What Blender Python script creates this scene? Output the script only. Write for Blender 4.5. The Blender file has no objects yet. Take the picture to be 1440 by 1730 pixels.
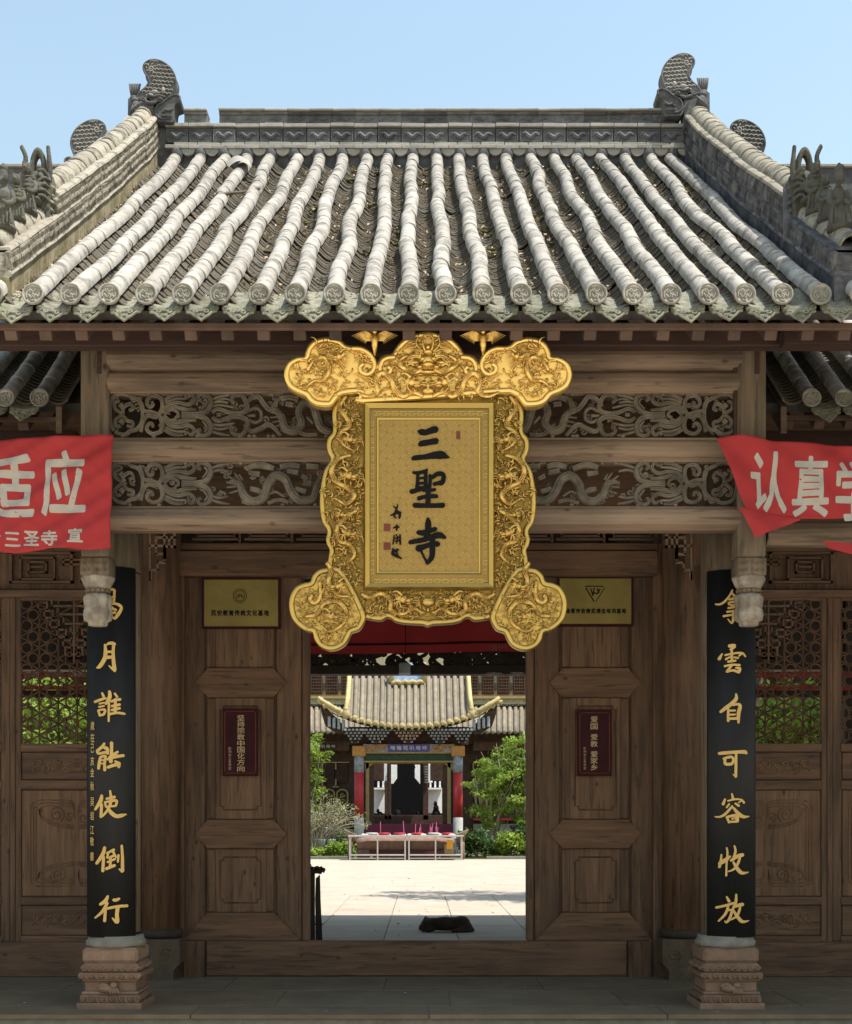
import bpy, bmesh, math, random
from mathutils import Vector, Matrix, Euler, noise
R = math.radians; PI = math.pi
random.seed(7)
SC = bpy.context.scene
# ------------------------------------------------------------------ camera, light, exposure
F = 2197.0; CX = 712.0; CY = 1389.0; H = 1.25          # focal length in photo pixels, horizon, eye height
cam = bpy.data.objects.new('camera', bpy.data.cameras.new('camera'))
SC.collection.objects.link(cam); SC.camera = cam
cam.location = (0, 0, H); cam.rotation_euler = (PI/2, 0, 0)
cam.data.sensor_fit = 'VERTICAL'; cam.data.sensor_height = 24; cam.data.lens = 24*F/1730
cam.data.shift_y = (CY-865)/1730; cam.data.shift_x = (720-CX)/1730
cam.data.clip_start = .1; cam.data.clip_end = 3000
KX, KY = .40, -.20                                      # where the sun stands: to the right and a little in front
sd = Vector((KX, KY, 1)).normalized()
w = bpy.data.worlds.new('World'); SC.world = w; w.use_nodes = True
nt = w.node_tree; nt.nodes.clear()
sky = nt.nodes.new('ShaderNodeTexSky'); sky.sky_type = 'NISHITA'; sky.sun_disc = False
sky.sun_elevation = math.asin(sd.z); sky.sun_rotation = math.atan2(sd.x, sd.y)
sky.air_density = 2.3; sky.dust_density = 2.0; sky.ozone_density = .8; sky.altitude = 300
bg = nt.nodes.new('ShaderNodeBackground'); bg.inputs[1].default_value = .135
wo = nt.nodes.new('ShaderNodeOutputWorld')
nt.links.new(sky.outputs[0], bg.inputs[0]); nt.links.new(bg.outputs[0], wo.inputs[0])
sl = bpy.data.lights.new('sun', 'SUN'); sl.energy = 5.0; sl.angle = R(.5); sl.color = (1, .95, .87)
so = bpy.data.objects.new('sun', sl); SC.collection.objects.link(so)
so.rotation_euler = sd.to_track_quat('Z', 'Y').to_euler(); so.location = (6, -4, 15)
SC.view_settings.view_transform = 'Standard'; SC.view_settings.look = 'None'
SC.view_settings.exposure = .65; SC.view_settings.gamma = 1
SC.render.engine = 'CYCLES'; SC.cycles.max_bounces = 8; SC.cycles.diffuse_bounces = 5
# ------------------------------------------------------------------ helpers
def P(px, py, D): return Vector(((px-CX)*D/F, D, H+(CY-py)*D/F))
def PX(px, D): return (px-CX)*D/F
def PZ(py, D): return H+(CY-py)*D/F
WP = {}
class MB:
    def __init__(s): s.v = []; s.f = []
    def add(s, vs, fs):
        o = len(s.v); s.v += [tuple(v) for v in vs]; s.f += [tuple(i+o for i in f) for f in fs]
    def box(s, x0, x1, y0, y1, z0, z1, c=0):
        if x0 > x1: x0, x1 = x1, x0
        if y0 > y1: y0, y1 = y1, y0
        if z0 > z1: z0, z1 = z1, z0
        c = min(c, (x1-x0)*.45, (y1-y0)*.45, (z1-z0)*.45)
        if c <= 0:
            s.add([(x, y, z) for x in (x0, x1) for y in (y0, y1) for z in (z0, z1)],
                  [(0, 1, 3, 2), (4, 6, 7, 5), (0, 4, 5, 1), (2, 3, 7, 6), (0, 2, 6, 4), (1, 5, 7, 3)]); return
        lo = (x0, y0, z0); hi = (x1, y1, z1); vs = []; idx = {}
        for k in range(8):
            sg = [(k >> 2) & 1, (k >> 1) & 1, k & 1]
            for a in range(3):
                p = [(hi[i] if sg[i] else lo[i]) if i == a else (hi[i]-c if sg[i] else lo[i]+c) for i in range(3)]
                idx[(tuple(sg), a)] = len(vs); vs.append(p)
        fs = []
        for a in range(3):
            b, d = [i for i in range(3) if i != a]
            for sa in (0, 1):
                q = []
                for sb, sdd in ((0, 0), (1, 0), (1, 1), (0, 1)):
                    t = [0, 0, 0]; t[a] = sa; t[b] = sb; t[d] = sdd; q.append(idx[(tuple(t), a)])
                fs.append(q)
        for a in range(3):            # edges along axis a
            b, d = [i for i in range(3) if i != a]
            for sb in (0, 1):
                for sdd in (0, 1):
                    t0 = [0, 0, 0]; t0[b] = sb; t0[d] = sdd; t1 = list(t0); t1[a] = 1
                    t0 = tuple(t0); t1 = tuple(t1)
                    fs.append([idx[(t0, b)], idx[(t1, b)], idx[(t1, d)], idx[(t0, d)]])
        for k in range(8):
            sg = ((k >> 2) & 1, (k >> 1) & 1, k & 1); fs.append([idx[(sg, 0)], idx[(sg, 1)], idx[(sg, 2)]])
        s.add(vs, fs)
    def bxp(s, px0, px1, py0, py1, D, t, c=0):           # box by its front face, drawn at distance D, t deep
        s.box(PX(px0, D), PX(px1, D), D, D+t, PZ(py1, D), PZ(py0, D), c)
    def prism(s, pts, y0, y1):                           # pts (x,z) closed outline, extruded from y0 to y1
        n = len(pts)
        s.add([(x, y0, z) for x, z in pts]+[(x, y1, z) for x, z in pts],
              [tuple(range(n)), tuple(range(2*n-1, n-1, -1))]+[(i, (i+1) % n, n+(i+1) % n, n+i) for i in range(n)])
    def extr(s, pts3, d):                                # outline of 3D points extruded by d
        n = len(pts3); d = Vector(d)
        s.add(list(pts3)+[Vector(p)+d for p in pts3],
              [tuple(range(n)), tuple(range(2*n-1, n-1, -1))]+[(i, (i+1) % n, n+(i+1) % n, n+i) for i in range(n)])
    def tube(s, path, rad, n=8, flat=1., ref=None, caps=True, closed=False):
        path = [Vector(p) for p in path]; m = len(path)
        if m < 2: return
        if not isinstance(rad, (list, tuple)): rad = [rad]*m
        vs = []; o = 0; pn = None
        for i, p in enumerate(path):
            if closed: t = path[(i+1) % m]-path[i-1]
            else: t = path[min(i+1, m-1)]-path[max(i-1, 0)]
            if t.length < 1e-9: t = Vector((0, 0, 1))
            t.normalize()
            if ref is not None: b = Vector(ref)
            elif pn is None: b = Vector((0, 0, 1)) if abs(t.z) < .9 else Vector((0, 1, 0))
            else: b = pn
            b = b-t*b.dot(t)
            if b.length < 1e-6: b = t.orthogonal()
            b.normalize(); pn = b; a = t.cross(b)
            for k in range(n):
                q = 2*PI*k/n; vs.append(p+a*(rad[i]*math.cos(q))+b*(rad[i]*flat*math.sin(q)))
        fs = []
        for i in range(m if closed else m-1):
            j = (i+1) % m
            for k in range(n): fs.append((i*n+k, i*n+(k+1) % n, j*n+(k+1) % n, j*n+k))
        if caps and not closed: fs += [tuple(range(n-1, -1, -1)), tuple(range((m-1)*n, m*n))]
        s.add(vs, fs)
    def lathe(s, prof, cx, cy, n=24, z0=0, lob=0, nl=8):
        vs = []
        for r, z in prof:
            for k in range(n):
                a = 2*PI*k/n; rr = r*(1+lob*(abs(math.cos(nl*a/2))-.5)) if lob else r
                vs.append((cx+rr*math.cos(a), cy+rr*math.sin(a), z0+z))
        fs = []; m = len(prof)
        for i in range(m-1):
            for k in range(n): fs.append((i*n+k, i*n+(k+1) % n, (i+1)*n+(k+1) % n, (i+1)*n+k))
        fs += [tuple(range(n-1, -1, -1)), tuple(range((m-1)*n, m*n))]
        s.add(vs, fs)
    def ball(s, c, r, n=10, m=6, rot=None):
        c = Vector(c); r = Vector(r) if hasattr(r, '__len__') else Vector((r, r, r)); vs = []; fs = []
        for i in range(m+1):
            t = PI*i/m
            for k in range(n):
                a = 2*PI*k/n; v = Vector((r.x*math.sin(t)*math.cos(a), r.y*math.sin(t)*math.sin(a), r.z*math.cos(t)))
                if rot: v = rot @ v
                vs.append(c+v)
        for i in range(m):
            for k in range(n): fs.append((i*n+k, (i+1)*n+k, (i+1)*n+(k+1) % n, i*n+(k+1) % n))
        s.add(vs, fs)
    def grid(s, fn, nu, nv, th=None):
        vs = [fn(i/nu, j/nv) for j in range(nv+1) for i in range(nu+1)]
        fs = [(j*(nu+1)+i, j*(nu+1)+i+1, (j+1)*(nu+1)+i+1, (j+1)*(nu+1)+i) for j in range(nv) for i in range(nu)]
        s.add(vs, fs)
    def merge(s, o): s.add(o.v, o.f)
    def mesh(s, name, mats, smooth=False, recalc=True, org=(0, 0, 0)):
        me = bpy.data.meshes.new(name); o = Vector(org)
        me.from_pydata([(v[0]-o.x, v[1]-o.y, v[2]-o.z) for v in s.v], [], s.f)
        if recalc:
            bm = bmesh.new(); bm.from_mesh(me); bmesh.ops.remove_doubles(bm, verts=bm.verts, dist=1e-6)
            bmesh.ops.recalc_face_normals(bm, faces=bm.faces); bm.to_mesh(me); bm.free()
        me.materials.append(mats)
        if smooth: me.shade_smooth() if hasattr(me, 'shade_smooth') else me.polygons.foreach_set('use_smooth', [True]*len(me.polygons))
        me.update(); return me
def link(name, data, parent=None, loc=(0, 0, 0), rot=None):      # loc in world
    o = bpy.data.objects.new(name, data); SC.collection.objects.link(o)
    p = WP[parent.name] if parent else Vector((0, 0, 0))
    o.parent = parent; o.location = Vector(loc)-p; WP[o.name] = Vector(loc)
    if rot is not None: o.rotation_euler = rot
    return o
def part(mb, name, m, parent=None, smooth=False, kind=None, label=None, recalc=True):
    xs = [v[0] for v in mb.v]; ys = [v[1] for v in mb.v]; zs = [v[2] for v in mb.v]
    c = ((min(xs)+max(xs))/2, (min(ys)+max(ys))/2, min(zs))
    o = link(name, mb.mesh(name, m, smooth, recalc, c), parent, c)
    if kind: o['kind'] = kind
    if label: o['label'] = label
    return o
def tag(o, label, cat, group=None):
    o['label'] = label; o['category'] = cat
    if group: o['group'] = group
    return o
def thing(name, label, cat, loc=(0, 0, 0), group=None): return tag(link(name, None, None, loc), label, cat, group)
def bx(name, m, parent, *a, **k):
    b = MB(); b.box(*a, c=k.pop('c', .004)); return part(b, name, m, parent, **k)
def bp(name, m, parent, *a, **k):
    b = MB(); b.bxp(*a, c=k.pop('c', .004)); return part(b, name, m, parent, **k)
def cat(pts, k=5, closed=False):                                  # Catmull-Rom through tuples of any size
    out = []; n = len(pts)
    rng = range(n) if closed else range(n-1)
    for i in rng:
        g = lambda j: pts[j % n] if closed else pts[max(0, min(n-1, j))]
        a, b, c, d = g(i-1), g(i), g(i+1), g(i+2)
        for q in range(k):
            t = q/k
            out.append(tuple(.5*((2*b[m])+(c[m]-a[m])*t+(2*a[m]-5*b[m]+4*c[m]-d[m])*t*t+(3*b[m]-a[m]-3*c[m]+d[m])*t**3) for m in range(len(b))))
    if not closed: out.append(tuple(pts[-1]))
    return out
def nums(s, k): a = [float(q) for q in s.split()]; return [tuple(a[i:i+k]) for i in range(0, len(a), k)]
def spiral(cx, cz, r, turns, a0=0, d=1, n=18):
    return [(cx+r*(1-.85*i/n)*math.cos(a0+d*turns*2*PI*i/n), cz+r*(1-.85*i/n)*math.sin(a0+d*turns*2*PI*i/n)) for i in range(n+1)]
def rotp(pts, cx, cz, a):
    c, s = math.cos(a), math.sin(a); return [(cx+(x-cx)*c-(z-cz)*s, cz+(x-cx)*s+(z-cz)*c) for x, z in pts]
def setkind(o, k='structure'): o['kind'] = k; return o
# ------------------------------------------------------------------ materials
def mat(name, col, rough=.8, var=.25, scale=3., bump=.3, metal=0., rand=.0, col2=None, fac2=.5, str2=(1, 1, 1), scale2=1.2, knots=False, spec=.3, moss=None, thr=(.45, .7), bscale=None, coat=0, trans=0):
    m = bpy.data.materials.new(name); m.use_nodes = True; N = m.node_tree; n = N.nodes; L = N.links
    b = n['Principled BSDF']; b.inputs['Roughness'].default_value = rough; b.inputs['Metallic'].default_value = metal
    b.inputs['Specular IOR Level'].default_value = spec
    if coat: b.inputs['Coat Weight'].default_value = coat; b.inputs['Coat Roughness'].default_value = .12
    tc = n.new('ShaderNodeTexCoord'); oi = n.new('ShaderNodeObjectInfo')
    mp = n.new('ShaderNodeMapping'); L.new(tc.outputs['Object'], mp.inputs[0]); mp.inputs['Scale'].default_value = str2
    ad = n.new('ShaderNodeVectorMath'); ad.operation = 'MULTIPLY_ADD'
    L.new(oi.outputs['Random'], ad.inputs[0]); ad.inputs[1].default_value = (37, 53, 71); L.new(mp.outputs[0], ad.inputs[2])
    def nz(sc, det=6, rg=.6, vec=None):
        q = n.new('ShaderNodeTexNoise'); q.inputs['Scale'].default_value = sc; q.inputs['Detail'].default_value = det
        q.inputs['Roughness'].default_value = rg; L.new(vec or ad.outputs[0], q.inputs['Vector']); return q
    def ramp(src, lo, hi, c0=(0, 0, 0, 1), c1=(1, 1, 1, 1)):
        q = n.new('ShaderNodeValToRGB'); q.color_ramp.elements[0].position = lo; q.color_ramp.elements[1].position = hi
        q.color_ramp.elements[0].color = c0; q.color_ramp.elements[1].color = c1; L.new(src, q.inputs[0]); return q
    def mix(f, a, c, mode='MIX'):
        q = n.new('ShaderNodeMix'); q.data_type = 'RGBA'; q.blend_type = mode
        if isinstance(f, float): q.inputs[0].default_value = f
        else: L.new(f, q.inputs[0])
        for i, z in ((6, a), (7, c)):
            if isinstance(z, tuple): q.inputs[i].default_value = (*z[:3], 1)
            else: L.new(z, q.inputs[i])
        return q.outputs[2]
    n1 = nz(scale); dk = tuple(c*(1-var) for c in col); lt = tuple(min(1, c*(1+var)) for c in col)
    r1 = ramp(n1.outputs[0], .3, .7, (*dk, 1), (*lt, 1)); out = r1.outputs[0]
    if col2:
        n2 = nz(scale2, 5, .65); r2 = ramp(n2.outputs[0], thr[0], thr[1])
        mm = n.new('ShaderNodeMath'); mm.operation = 'MULTIPLY'; L.new(r2.outputs[0], mm.inputs[0]); mm.inputs[1].default_value = fac2
        out = mix(mm.outputs[0], out, col2)
    if knots:
        vo = n.new('ShaderNodeTexVoronoi'); vo.inputs['Scale'].default_value = 2.6; mp2 = n.new('ShaderNodeMapping')
        mp2.inputs['Scale'].default_value = tuple((1.6 if q < 3 else 2.6) for q in str2); L.new(tc.outputs['Object'], mp2.inputs[0])
        ad2 = n.new('ShaderNodeVectorMath'); ad2.operation = 'MULTIPLY_ADD'; L.new(oi.outputs['Random'], ad2.inputs[0]); ad2.inputs[1].default_value = (19, 31, 47); L.new(mp2.outputs[0], ad2.inputs[2])
        L.new(ad2.outputs[0], vo.inputs['Vector']); rk = ramp(vo.outputs['Distance'], .035, .13, (1, 1, 1, 1), (0, 0, 0, 1))
        out = mix(rk.outputs[0], out, tuple(c*.25 for c in col))
        n5 = nz(4.5, 3, .5); r5 = ramp(n5.outputs[0], .60, .635); m5 = n.new('ShaderNodeMath'); m5.operation = 'MULTIPLY'; L.new(r5.outputs[0], m5.inputs[0]); m5.inputs[1].default_value = .6; out = mix(m5.outputs[0], out, tuple(c*.3 for c in col))
        n6 = nz(1.1, 3, .5, tc.outputs['Object']); r6 = ramp(n6.outputs[0], .5, .72); m6 = n.new('ShaderNodeMath'); m6.operation = 'MULTIPLY'; L.new(r6.outputs[0], m6.inputs[0]); m6.inputs[1].default_value = .5; out = mix(m6.outputs[0], out, tuple(min(1, c*1.7) for c in col))
    if moss:
        n3 = nz(7, 4, .7, tc.outputs['Object']); r3 = ramp(n3.outputs[0], .55, .68); out = mix(r3.outputs[0], out, moss)
    if rand:
        hs = n.new('ShaderNodeHueSaturation'); mr = n.new('ShaderNodeMapRange'); L.new(oi.outputs['Random'], mr.inputs[0])
        mr.inputs[3].default_value = 1-rand; mr.inputs[4].default_value = 1+rand; L.new(mr.outputs[0], hs.inputs['Value']); L.new(out, hs.inputs['Color']); out = hs.outputs[0]
    L.new(out, b.inputs['Base Color'])
    if bump:
        n4 = nz(bscale or scale*4, 6, .65); bu = n.new('ShaderNodeBump'); bu.inputs['Strength'].default_value = bump
        bu.inputs['Distance'].default_value = .01; L.new(n4.outputs[0], bu.inputs['Height']); L.new(bu.outputs[0], b.inputs['Normal'])
    if trans:
        td = n.new('ShaderNodeBsdfTranslucent'); L.new(out, td.inputs[0]); ms = n.new('ShaderNodeMixShader'); ms.inputs[0].default_value = trans
        L.new(b.outputs[0], ms.inputs[1]); L.new(td.outputs[0], ms.inputs[2]); L.new(ms.outputs[0], n['Material Output'].inputs[0])
    return m
WD = (.104, .058, .034)
wood_v = mat('wood_vertical', WD, .68, .42, 3, .55, str2=(9, 9, .7), col2=(.03, .019, .013), fac2=.75, scale2=.9, knots=True)
wood_h = mat('wood_horizontal', WD, .68, .42, 3, .55, str2=(.7, 9, 9), col2=(.034, .022, .015), fac2=.7, scale2=.9, knots=True)
wood_p = mat('pale_panel_wood', (.128, .072, .041), .68, .4, 3, .5, str2=(9, 9, .7), col2=(.06, .034, .02), fac2=.7, scale2=.9, knots=True)
wood_q = mat('pale_rail_wood', (.122, .066, .038), .68, .4, 3, .5, str2=(.7, 9, 9), col2=(.06, .034, .02), fac2=.7, scale2=.9, knots=True)
beam_m = mat('weathered_beam', (.19, .132, .092), .78, .28, 3, .4, str2=(.6, 8, 8), col2=(.05, .042, .033), fac2=.8, scale2=1.1, knots=True)
post_m = mat('weathered_post', (.135, .1, .068), .8, .3, 3, .4, str2=(8, 8, .6), col2=(.055, .045, .033), fac2=.7, knots=True)
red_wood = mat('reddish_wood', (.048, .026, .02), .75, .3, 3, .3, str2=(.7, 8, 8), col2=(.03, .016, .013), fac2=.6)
raft_m = mat('rafter_wood', (.095, .06, .045), .8, .3, 4, .4, rand=.25, col2=(.06, .04, .033), fac2=.7, scale2=6)
carve_m = mat('carved_wood', (.15, .125, .096), .85, .35, 14, .4, col2=(.05, .044, .036), fac2=.8, scale2=5)
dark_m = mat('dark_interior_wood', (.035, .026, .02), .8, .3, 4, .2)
bud_m = mat('bleached_bud_wood', (.27, .235, .19), .85, .3, 12, .5, col2=(.16, .125, .095), fac2=.9, scale2=9, thr=(.42, .6))
tile_m = mat('barrel_tile_clay', (.33, .31, .275), .92, .2, 11, .6, rand=.13, col2=(.115, .108, .09), fac2=.8, scale2=8, thr=(.5, .64))
cap_m = mat('tile_end_clay', (.25, .235, .2), .9, .3, 25, .6, rand=.15, col2=(.2, .2, .14), fac2=.7, scale2=12)
pan_m = mat('pan_tile_clay', (.115, .105, .083), .95, .35, 20, .5, col2=(.085, .068, .045), fac2=.85, scale2=5, thr=(.42, .58))
drip_m = mat('drip_tile_clay', (.2, .195, .15), .9, .45, 30, .6, rand=.2, col2=(.12, .125, .075), fac2=.8, scale2=9)
ridge_m = mat('ridge_clay_dark', (.085, .086, .09), .85, .4, 14, .5, rand=.3, col2=(.17, .17, .16), fac2=.6, scale2=6)
ridge_l = mat('ridge_clay_pale', (.3, .285, .25), .9, .25, 10, .5, rand=.15, col2=(.2, .2, .18), fac2=.7, scale2=5)
gable_m = mat('gable_ridge_plaster', (.31, .28, .22), .95, .35, 9, 1.0, rand=.15, col2=(.09, .085, .068), fac2=.85, scale2=9, thr=(.47, .6))
gable_d = mat('shaded_stained_plaster', (.12, .118, .12), .95, .45, 8, .9, rand=.2, col2=(.035, .036, .042), fac2=.9, scale2=6, thr=(.42, .6))  # right ridge copy: shade of its face put into the colour, with black stains
mossy_m = mat('mossy_base_plaster', (.28, .235, .15), .95, .4, 16, 1.0, str2=(1, 1.5, .6), col2=(.15, .13, .06), fac2=.9, scale2=5, thr=(.42, .6))
statue_m = mat('mossy_statue_clay', (.075, .072, .062), .9, .4, 14, .7, col2=(.095, .095, .06), fac2=.8, scale2=5, thr=(.42, .62))
deck_m = mat('roof_deck', (.06, .055, .05), .95, .4, 9, .6)
gold_m = mat('gilded_relief', (.56, .37, .11), .3, .15, 30, .3, metal=.85, spec=.5, col2=(.2, .11, .02), fac2=.6, scale2=40, thr=(.48, .62))
gold_c = mat('lit_crest_relief_gilding', (.8, .54, .17), .3, .15, 30, .3, metal=.85, spec=.5, col2=(.3, .17, .03), fac2=.6, scale2=40, thr=(.48, .62))  # brighter copy: ground light caught by the crest put into the gilding colour
gold_d = mat('shaded_gilded_ground', (.27, .18, .045), .45, .2, 12, .2, metal=.8, col2=(.14, .08, .015), fac2=.7, scale2=20)  # darker than the relief: shade of the cavities put into its colour
gold_t = mat('lit_crest_moulding_gilding', (.84, .58, .19), .36, .06, 6, .04, metal=.85, spec=.5)  # crest moulding with the reflected ground light painted into its gold
gold_s = mat('gilded_moulding', (.46, .33, .095), .36, .06, 6, .04, metal=.85, spec=.5)
gold_p = mat('gilded_panel', (.26, .175, .055), .46, .08, 10, .08, metal=.7, spec=.4)
ink_m = mat('black_lettering', (.008, .008, .009), .75, .2, 8, 0, spec=.08)
gletter = mat('gilt_lettering', (.5, .33, .11), .5, .1, 12, .1, metal=.25)
lac_m = mat('black_lacquer', (.010, .0105, .011), .55, .4, 6, .03, spec=.22, str2=(1, 1, .2))
seal_m = mat('seal_red', (.13, .03, .018), .6, .2, 20, 0)
banner_m = mat('red_banner_cloth', (.31, .03, .032), .75, .08, 5, .06, spec=.15)
white_p = mat('banner_lettering', (.36, .33, .29), .8, .06, 9, 0)
plum_m = mat('plum_plate', (.03, .006, .009), .6, .2, 9, .02, spec=.12)
brass_m = mat('brass_plate', (.21, .165, .05), .42, .16, 3, .03, metal=.55, col2=(.13, .1, .03), fac2=.6, scale2=4)
stone_p = mat('pedestal_sandstone', (.2, .13, .09), .9, .2, 14, .5, rand=.1, col2=(.13, .08, .058), fac2=.6, scale2=4)
stone_g = mat('grey_stone', (.17, .165, .14), .85, .25, 12, .4, col2=(.14, .14, .12), fac2=.6, scale2=5)
drum_m = mat('carved_drum_stone', (.075, .055, .035), .85, .3, 12, .4, col2=(.07, .06, .05), fac2=.6, scale2=5)
floor_m = mat('porch_slab', (.15, .115, .072), .85, .2, 4, .12, rand=.08, col2=(.085, .068, .045), fac2=.5, scale2=1.5)
court_m = mat('courtyard_slab', (.38, .325, .26), .95, .1, 3, .1, rand=.045, col2=(.28, .235, .18), fac2=.5, scale2=.8)
street_m = mat('street_paving', (.5, .44, .35), .9, .15, 2, .2)
leaf_l = mat('bright_leaves', (.22, .31, .045), .55, .4, 1.5, 0, col2=(.11, .18, .025), fac2=.8, scale2=2.5, trans=.4)
leaf_d = mat('deep_leaves', (.07, .13, .035), .6, .4, 1.5, 0, col2=(.03, .07, .02), fac2=.8, scale2=2.5, trans=.3)
leaf_p = mat('pale_leaves', (.3, .32, .16), .7, .3, 2, 0, trans=.3)
bark_m = mat('pale_bark', (.3, .26, .19), .9, .3, 12, .4)
bark_d = mat('tree_bark', (.13, .1, .075), .95, .3, 9, .6)
debris_m = mat('dry_leaf_litter', (.42, .33, .22), .9, .5, 30, 0, col2=(.2, .14, .09), fac2=.9, scale2=40)
mossg_m = mat('roof_moss', (.13, .125, .05), 1, .4, 30, .8)
# ------------------------------------------------------------------ lettering
GL = {}
def glyph(ch, bold=0.):
    k = (ch, bold)
    if k in GL: return GL[k]
    cu = bpy.data.curves.new('g', 'FONT'); cu.body = ch; cu.offset = bold; cu.resolution_u = 3; cu.extrude = 0
    o = bpy.data.objects.new('g', cu); SC.collection.objects.link(o); bpy.context.view_layer.update()
    me = o.evaluated_get(bpy.context.evaluated_depsgraph_get()).to_mesh()
    v = [(q.co.x, q.co.y) for q in me.vertices]; f = [tuple(p.vertices) for p in me.polygons]
    bpy.data.objects.remove(o); bpy.data.curves.remove(cu)
    if v:
        x0 = min(a[0] for a in v); x1 = max(a[0] for a in v); y0 = min(a[1] for a in v); y1 = max(a[1] for a in v)
        v = [((a[0]-x0)/max(x1-x0, 1e-6), (a[1]-y0)/max(y1-y0, .01)) for a in v]
    GL[k] = (v, f); return GL[k]
def put_glyph(mb, ch, px0, px1, py0, py1, fn, bold=.01):          # fn(px,py) -> point on the surface
    v, f = glyph(ch, 0); W_ = px1-px0; Hh = py1-py0; q = bold*1.1; k = 0
    offs = ((0, 0),) if bold < .005 else ((-q, 0), (q, 0), (0, -q), (0, q), (-q*.7, -q*.7), (q*.7, q*.7), (-q*.7, q*.7), (q*.7, -q*.7))
    for dx, dy in offs:
        mb.add([fn(px0+W_*(q+a*(1-2*q))+dx*W_, py1-Hh*(q+b*(1-2*q))+dy*Hh)+Vector((0, -.00025*k, 0)) for a, b in v], f); k += 1
def cut_grid(mb, step=.04):                                        # slice a flat mesh so that it can follow cloth
    me = bpy.data.meshes.new('c'); me.from_pydata(mb.v, [], mb.f); bm = bmesh.new(); bm.from_mesh(me)
    for ax in (0, 2):
        lo = min(v.co[ax] for v in bm.verts); hi = max(v.co[ax] for v in bm.verts); q = lo+step
        while q < hi:
            co = [0, 0, 0]; co[ax] = q; no = [0, 0, 0]; no[ax] = 1
            bmesh.ops.bisect_plane(bm, geom=bm.verts[:]+bm.edges[:]+bm.faces[:], plane_co=co, plane_no=no); q += step
    bm.verts.ensure_lookup_table(); out = MB(); out.v = [tuple(v.co) for v in bm.verts]; out.f = [tuple(v.index for v in f.verts) for f in bm.faces]
    bm.free(); bpy.data.meshes.remove(me); return out
def brush(mb, s, ox, oy, k, fn, th=.006, i0=0):                    # ink strokes: "x y width ..." in crop pixels
    for i, st in enumerate(s.split(';')):
        p = nums(st, 3)
        if len(p) == 1: p = [p[0], (p[0][0]+1, p[0][1]+1, p[0][2])]
        p = cat(p, 5); m = len(p); L = []; Rr = []; WB = 1.12
        for j, (x, y, wd) in enumerate(p):
            a = p[max(j-1, 0)]; b = p[min(j+1, m-1)]; tx, ty = b[0]-a[0], b[1]-a[1]; l = math.hypot(tx, ty) or 1
            nx, ny = -ty/l*wd/2*WB, tx/l*wd/2*WB; L.append((x+nx, y+ny)); Rr.append((x-nx, y-ny))
        def capp(j, sg):
            x, y, wd = p[j]; a = p[max(j-1, 0)]; b = p[min(j+1, m-1)]; an = math.atan2(b[1]-a[1], b[0]-a[0])+(0 if sg > 0 else PI)
            return [(x+wd*.42*math.cos(an+q), y+wd*.42*math.sin(an+q)) for q in (.9, 0, -.9)]
        out = L+capp(m-1, 1)+Rr[::-1]+capp(0, -1); t = th+i*.0006
        n = len(out); vs = [fn(ox+x/k, oy+y/k, t) for x, y in out]+[fn(ox+x/k, oy+y/k, 0) for x, y in out]
        ml = [(j, 2*m+2-j, 2*m+3-j-1) for j in range(0)]
        fs = [(j, j+1, 2*m+3-(j+1)-1+0, 2*m+3-j-1+0) for j in range(0)]
        # quads between left side j and right side index
        ri = lambda j: m+3+(m-1-j)
        fs = [(j, j+1, ri(j+1), ri(j)) for j in range(m-1)]
        fs += [(m-1, m, m+1, m+2, ri(m-1)), (ri(0), n-3, n-2, n-1, 0)]
        fs += [(j, (j+1) % n, n+(j+1) % n, n+j) for j in range(n)]
        mb.add(vs, fs)
# ------------------------------------------------------------------ ground
b = MB(); b.grid(lambda u, v: (-400+800*u, -300+1000*v, -.32), 8, 8); setkind(part(b, 'ground', street_m))
DE = 8.44
pf = MB(); pf.box(-7, 7, DE+.03, 10.9, -.31, -.006); pfo = setkind(part(pf, 'porch_floor', stone_g))
def slabs(par, nm, m, x0, x1, y0, y1, sx, sy, z, g=.004, jit=0., off=.5):
    k = 0; y = y0; mesh = {}; r = 0
    while y < y1-.01:
        ye = min(y+sy, y1); x = x0-(sx*off if r % 2 else 0)
        while x < x1-.01:
            a = max(x, x0); c = min(x+sx, x1)
            if c-a > .03:
                key = (round(c-a, 3), round(ye-y, 3))
                if key not in mesh:
                    q = MB(); q.box(-(c-a)/2+g, (c-a)/2-g, -(ye-y)/2+g, (ye-y)/2-g, 0, .03, .003); mesh[key] = q.mesh(nm, m)
                link(nm, mesh[key], par, ((a+c)/2, (y+ye)/2, z-.03+random.uniform(-jit, jit))); k += 1
            x += sx
        y = ye; r += 1
slabs(pfo, 'stone_slab', floor_m, -4.6, 4.6, DE, DE+.42, 1.55, .42, .0, .003, .0, .35)
slabs(pfo, 'stone_slab', floor_m, -4.6, 4.6, DE+.42, 10.5, 1.2, .8, .0, .003, .0, .4)
b = MB(); b.box(-9, 9, 7.95, DE+.01, -.31, -.17, .01); setkind(part(b, 'entrance_step', stone_p))
b = MB(); b.box(-30, 30, 10.9, 43.9, -.31, -.034); cfo = setkind(part(b, 'courtyard', court_m))
slabs(cfo, 'paving_slab', court_m, -2.8, 2.8, 10.9, 22.1, .8, .8, .0, .004, .001, 0)
b = MB(); b.box(-30, -2.8, 10.9, 22.1, -.033, 0); b.box(2.8, 30, 10.9, 22.1, -.033, 0); b.box(-30, 30, 22.1, 43.9, -.033, 0)
setkind(part(b, 'courtyard_paving', court_m, cfo), 'stuff')
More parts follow.
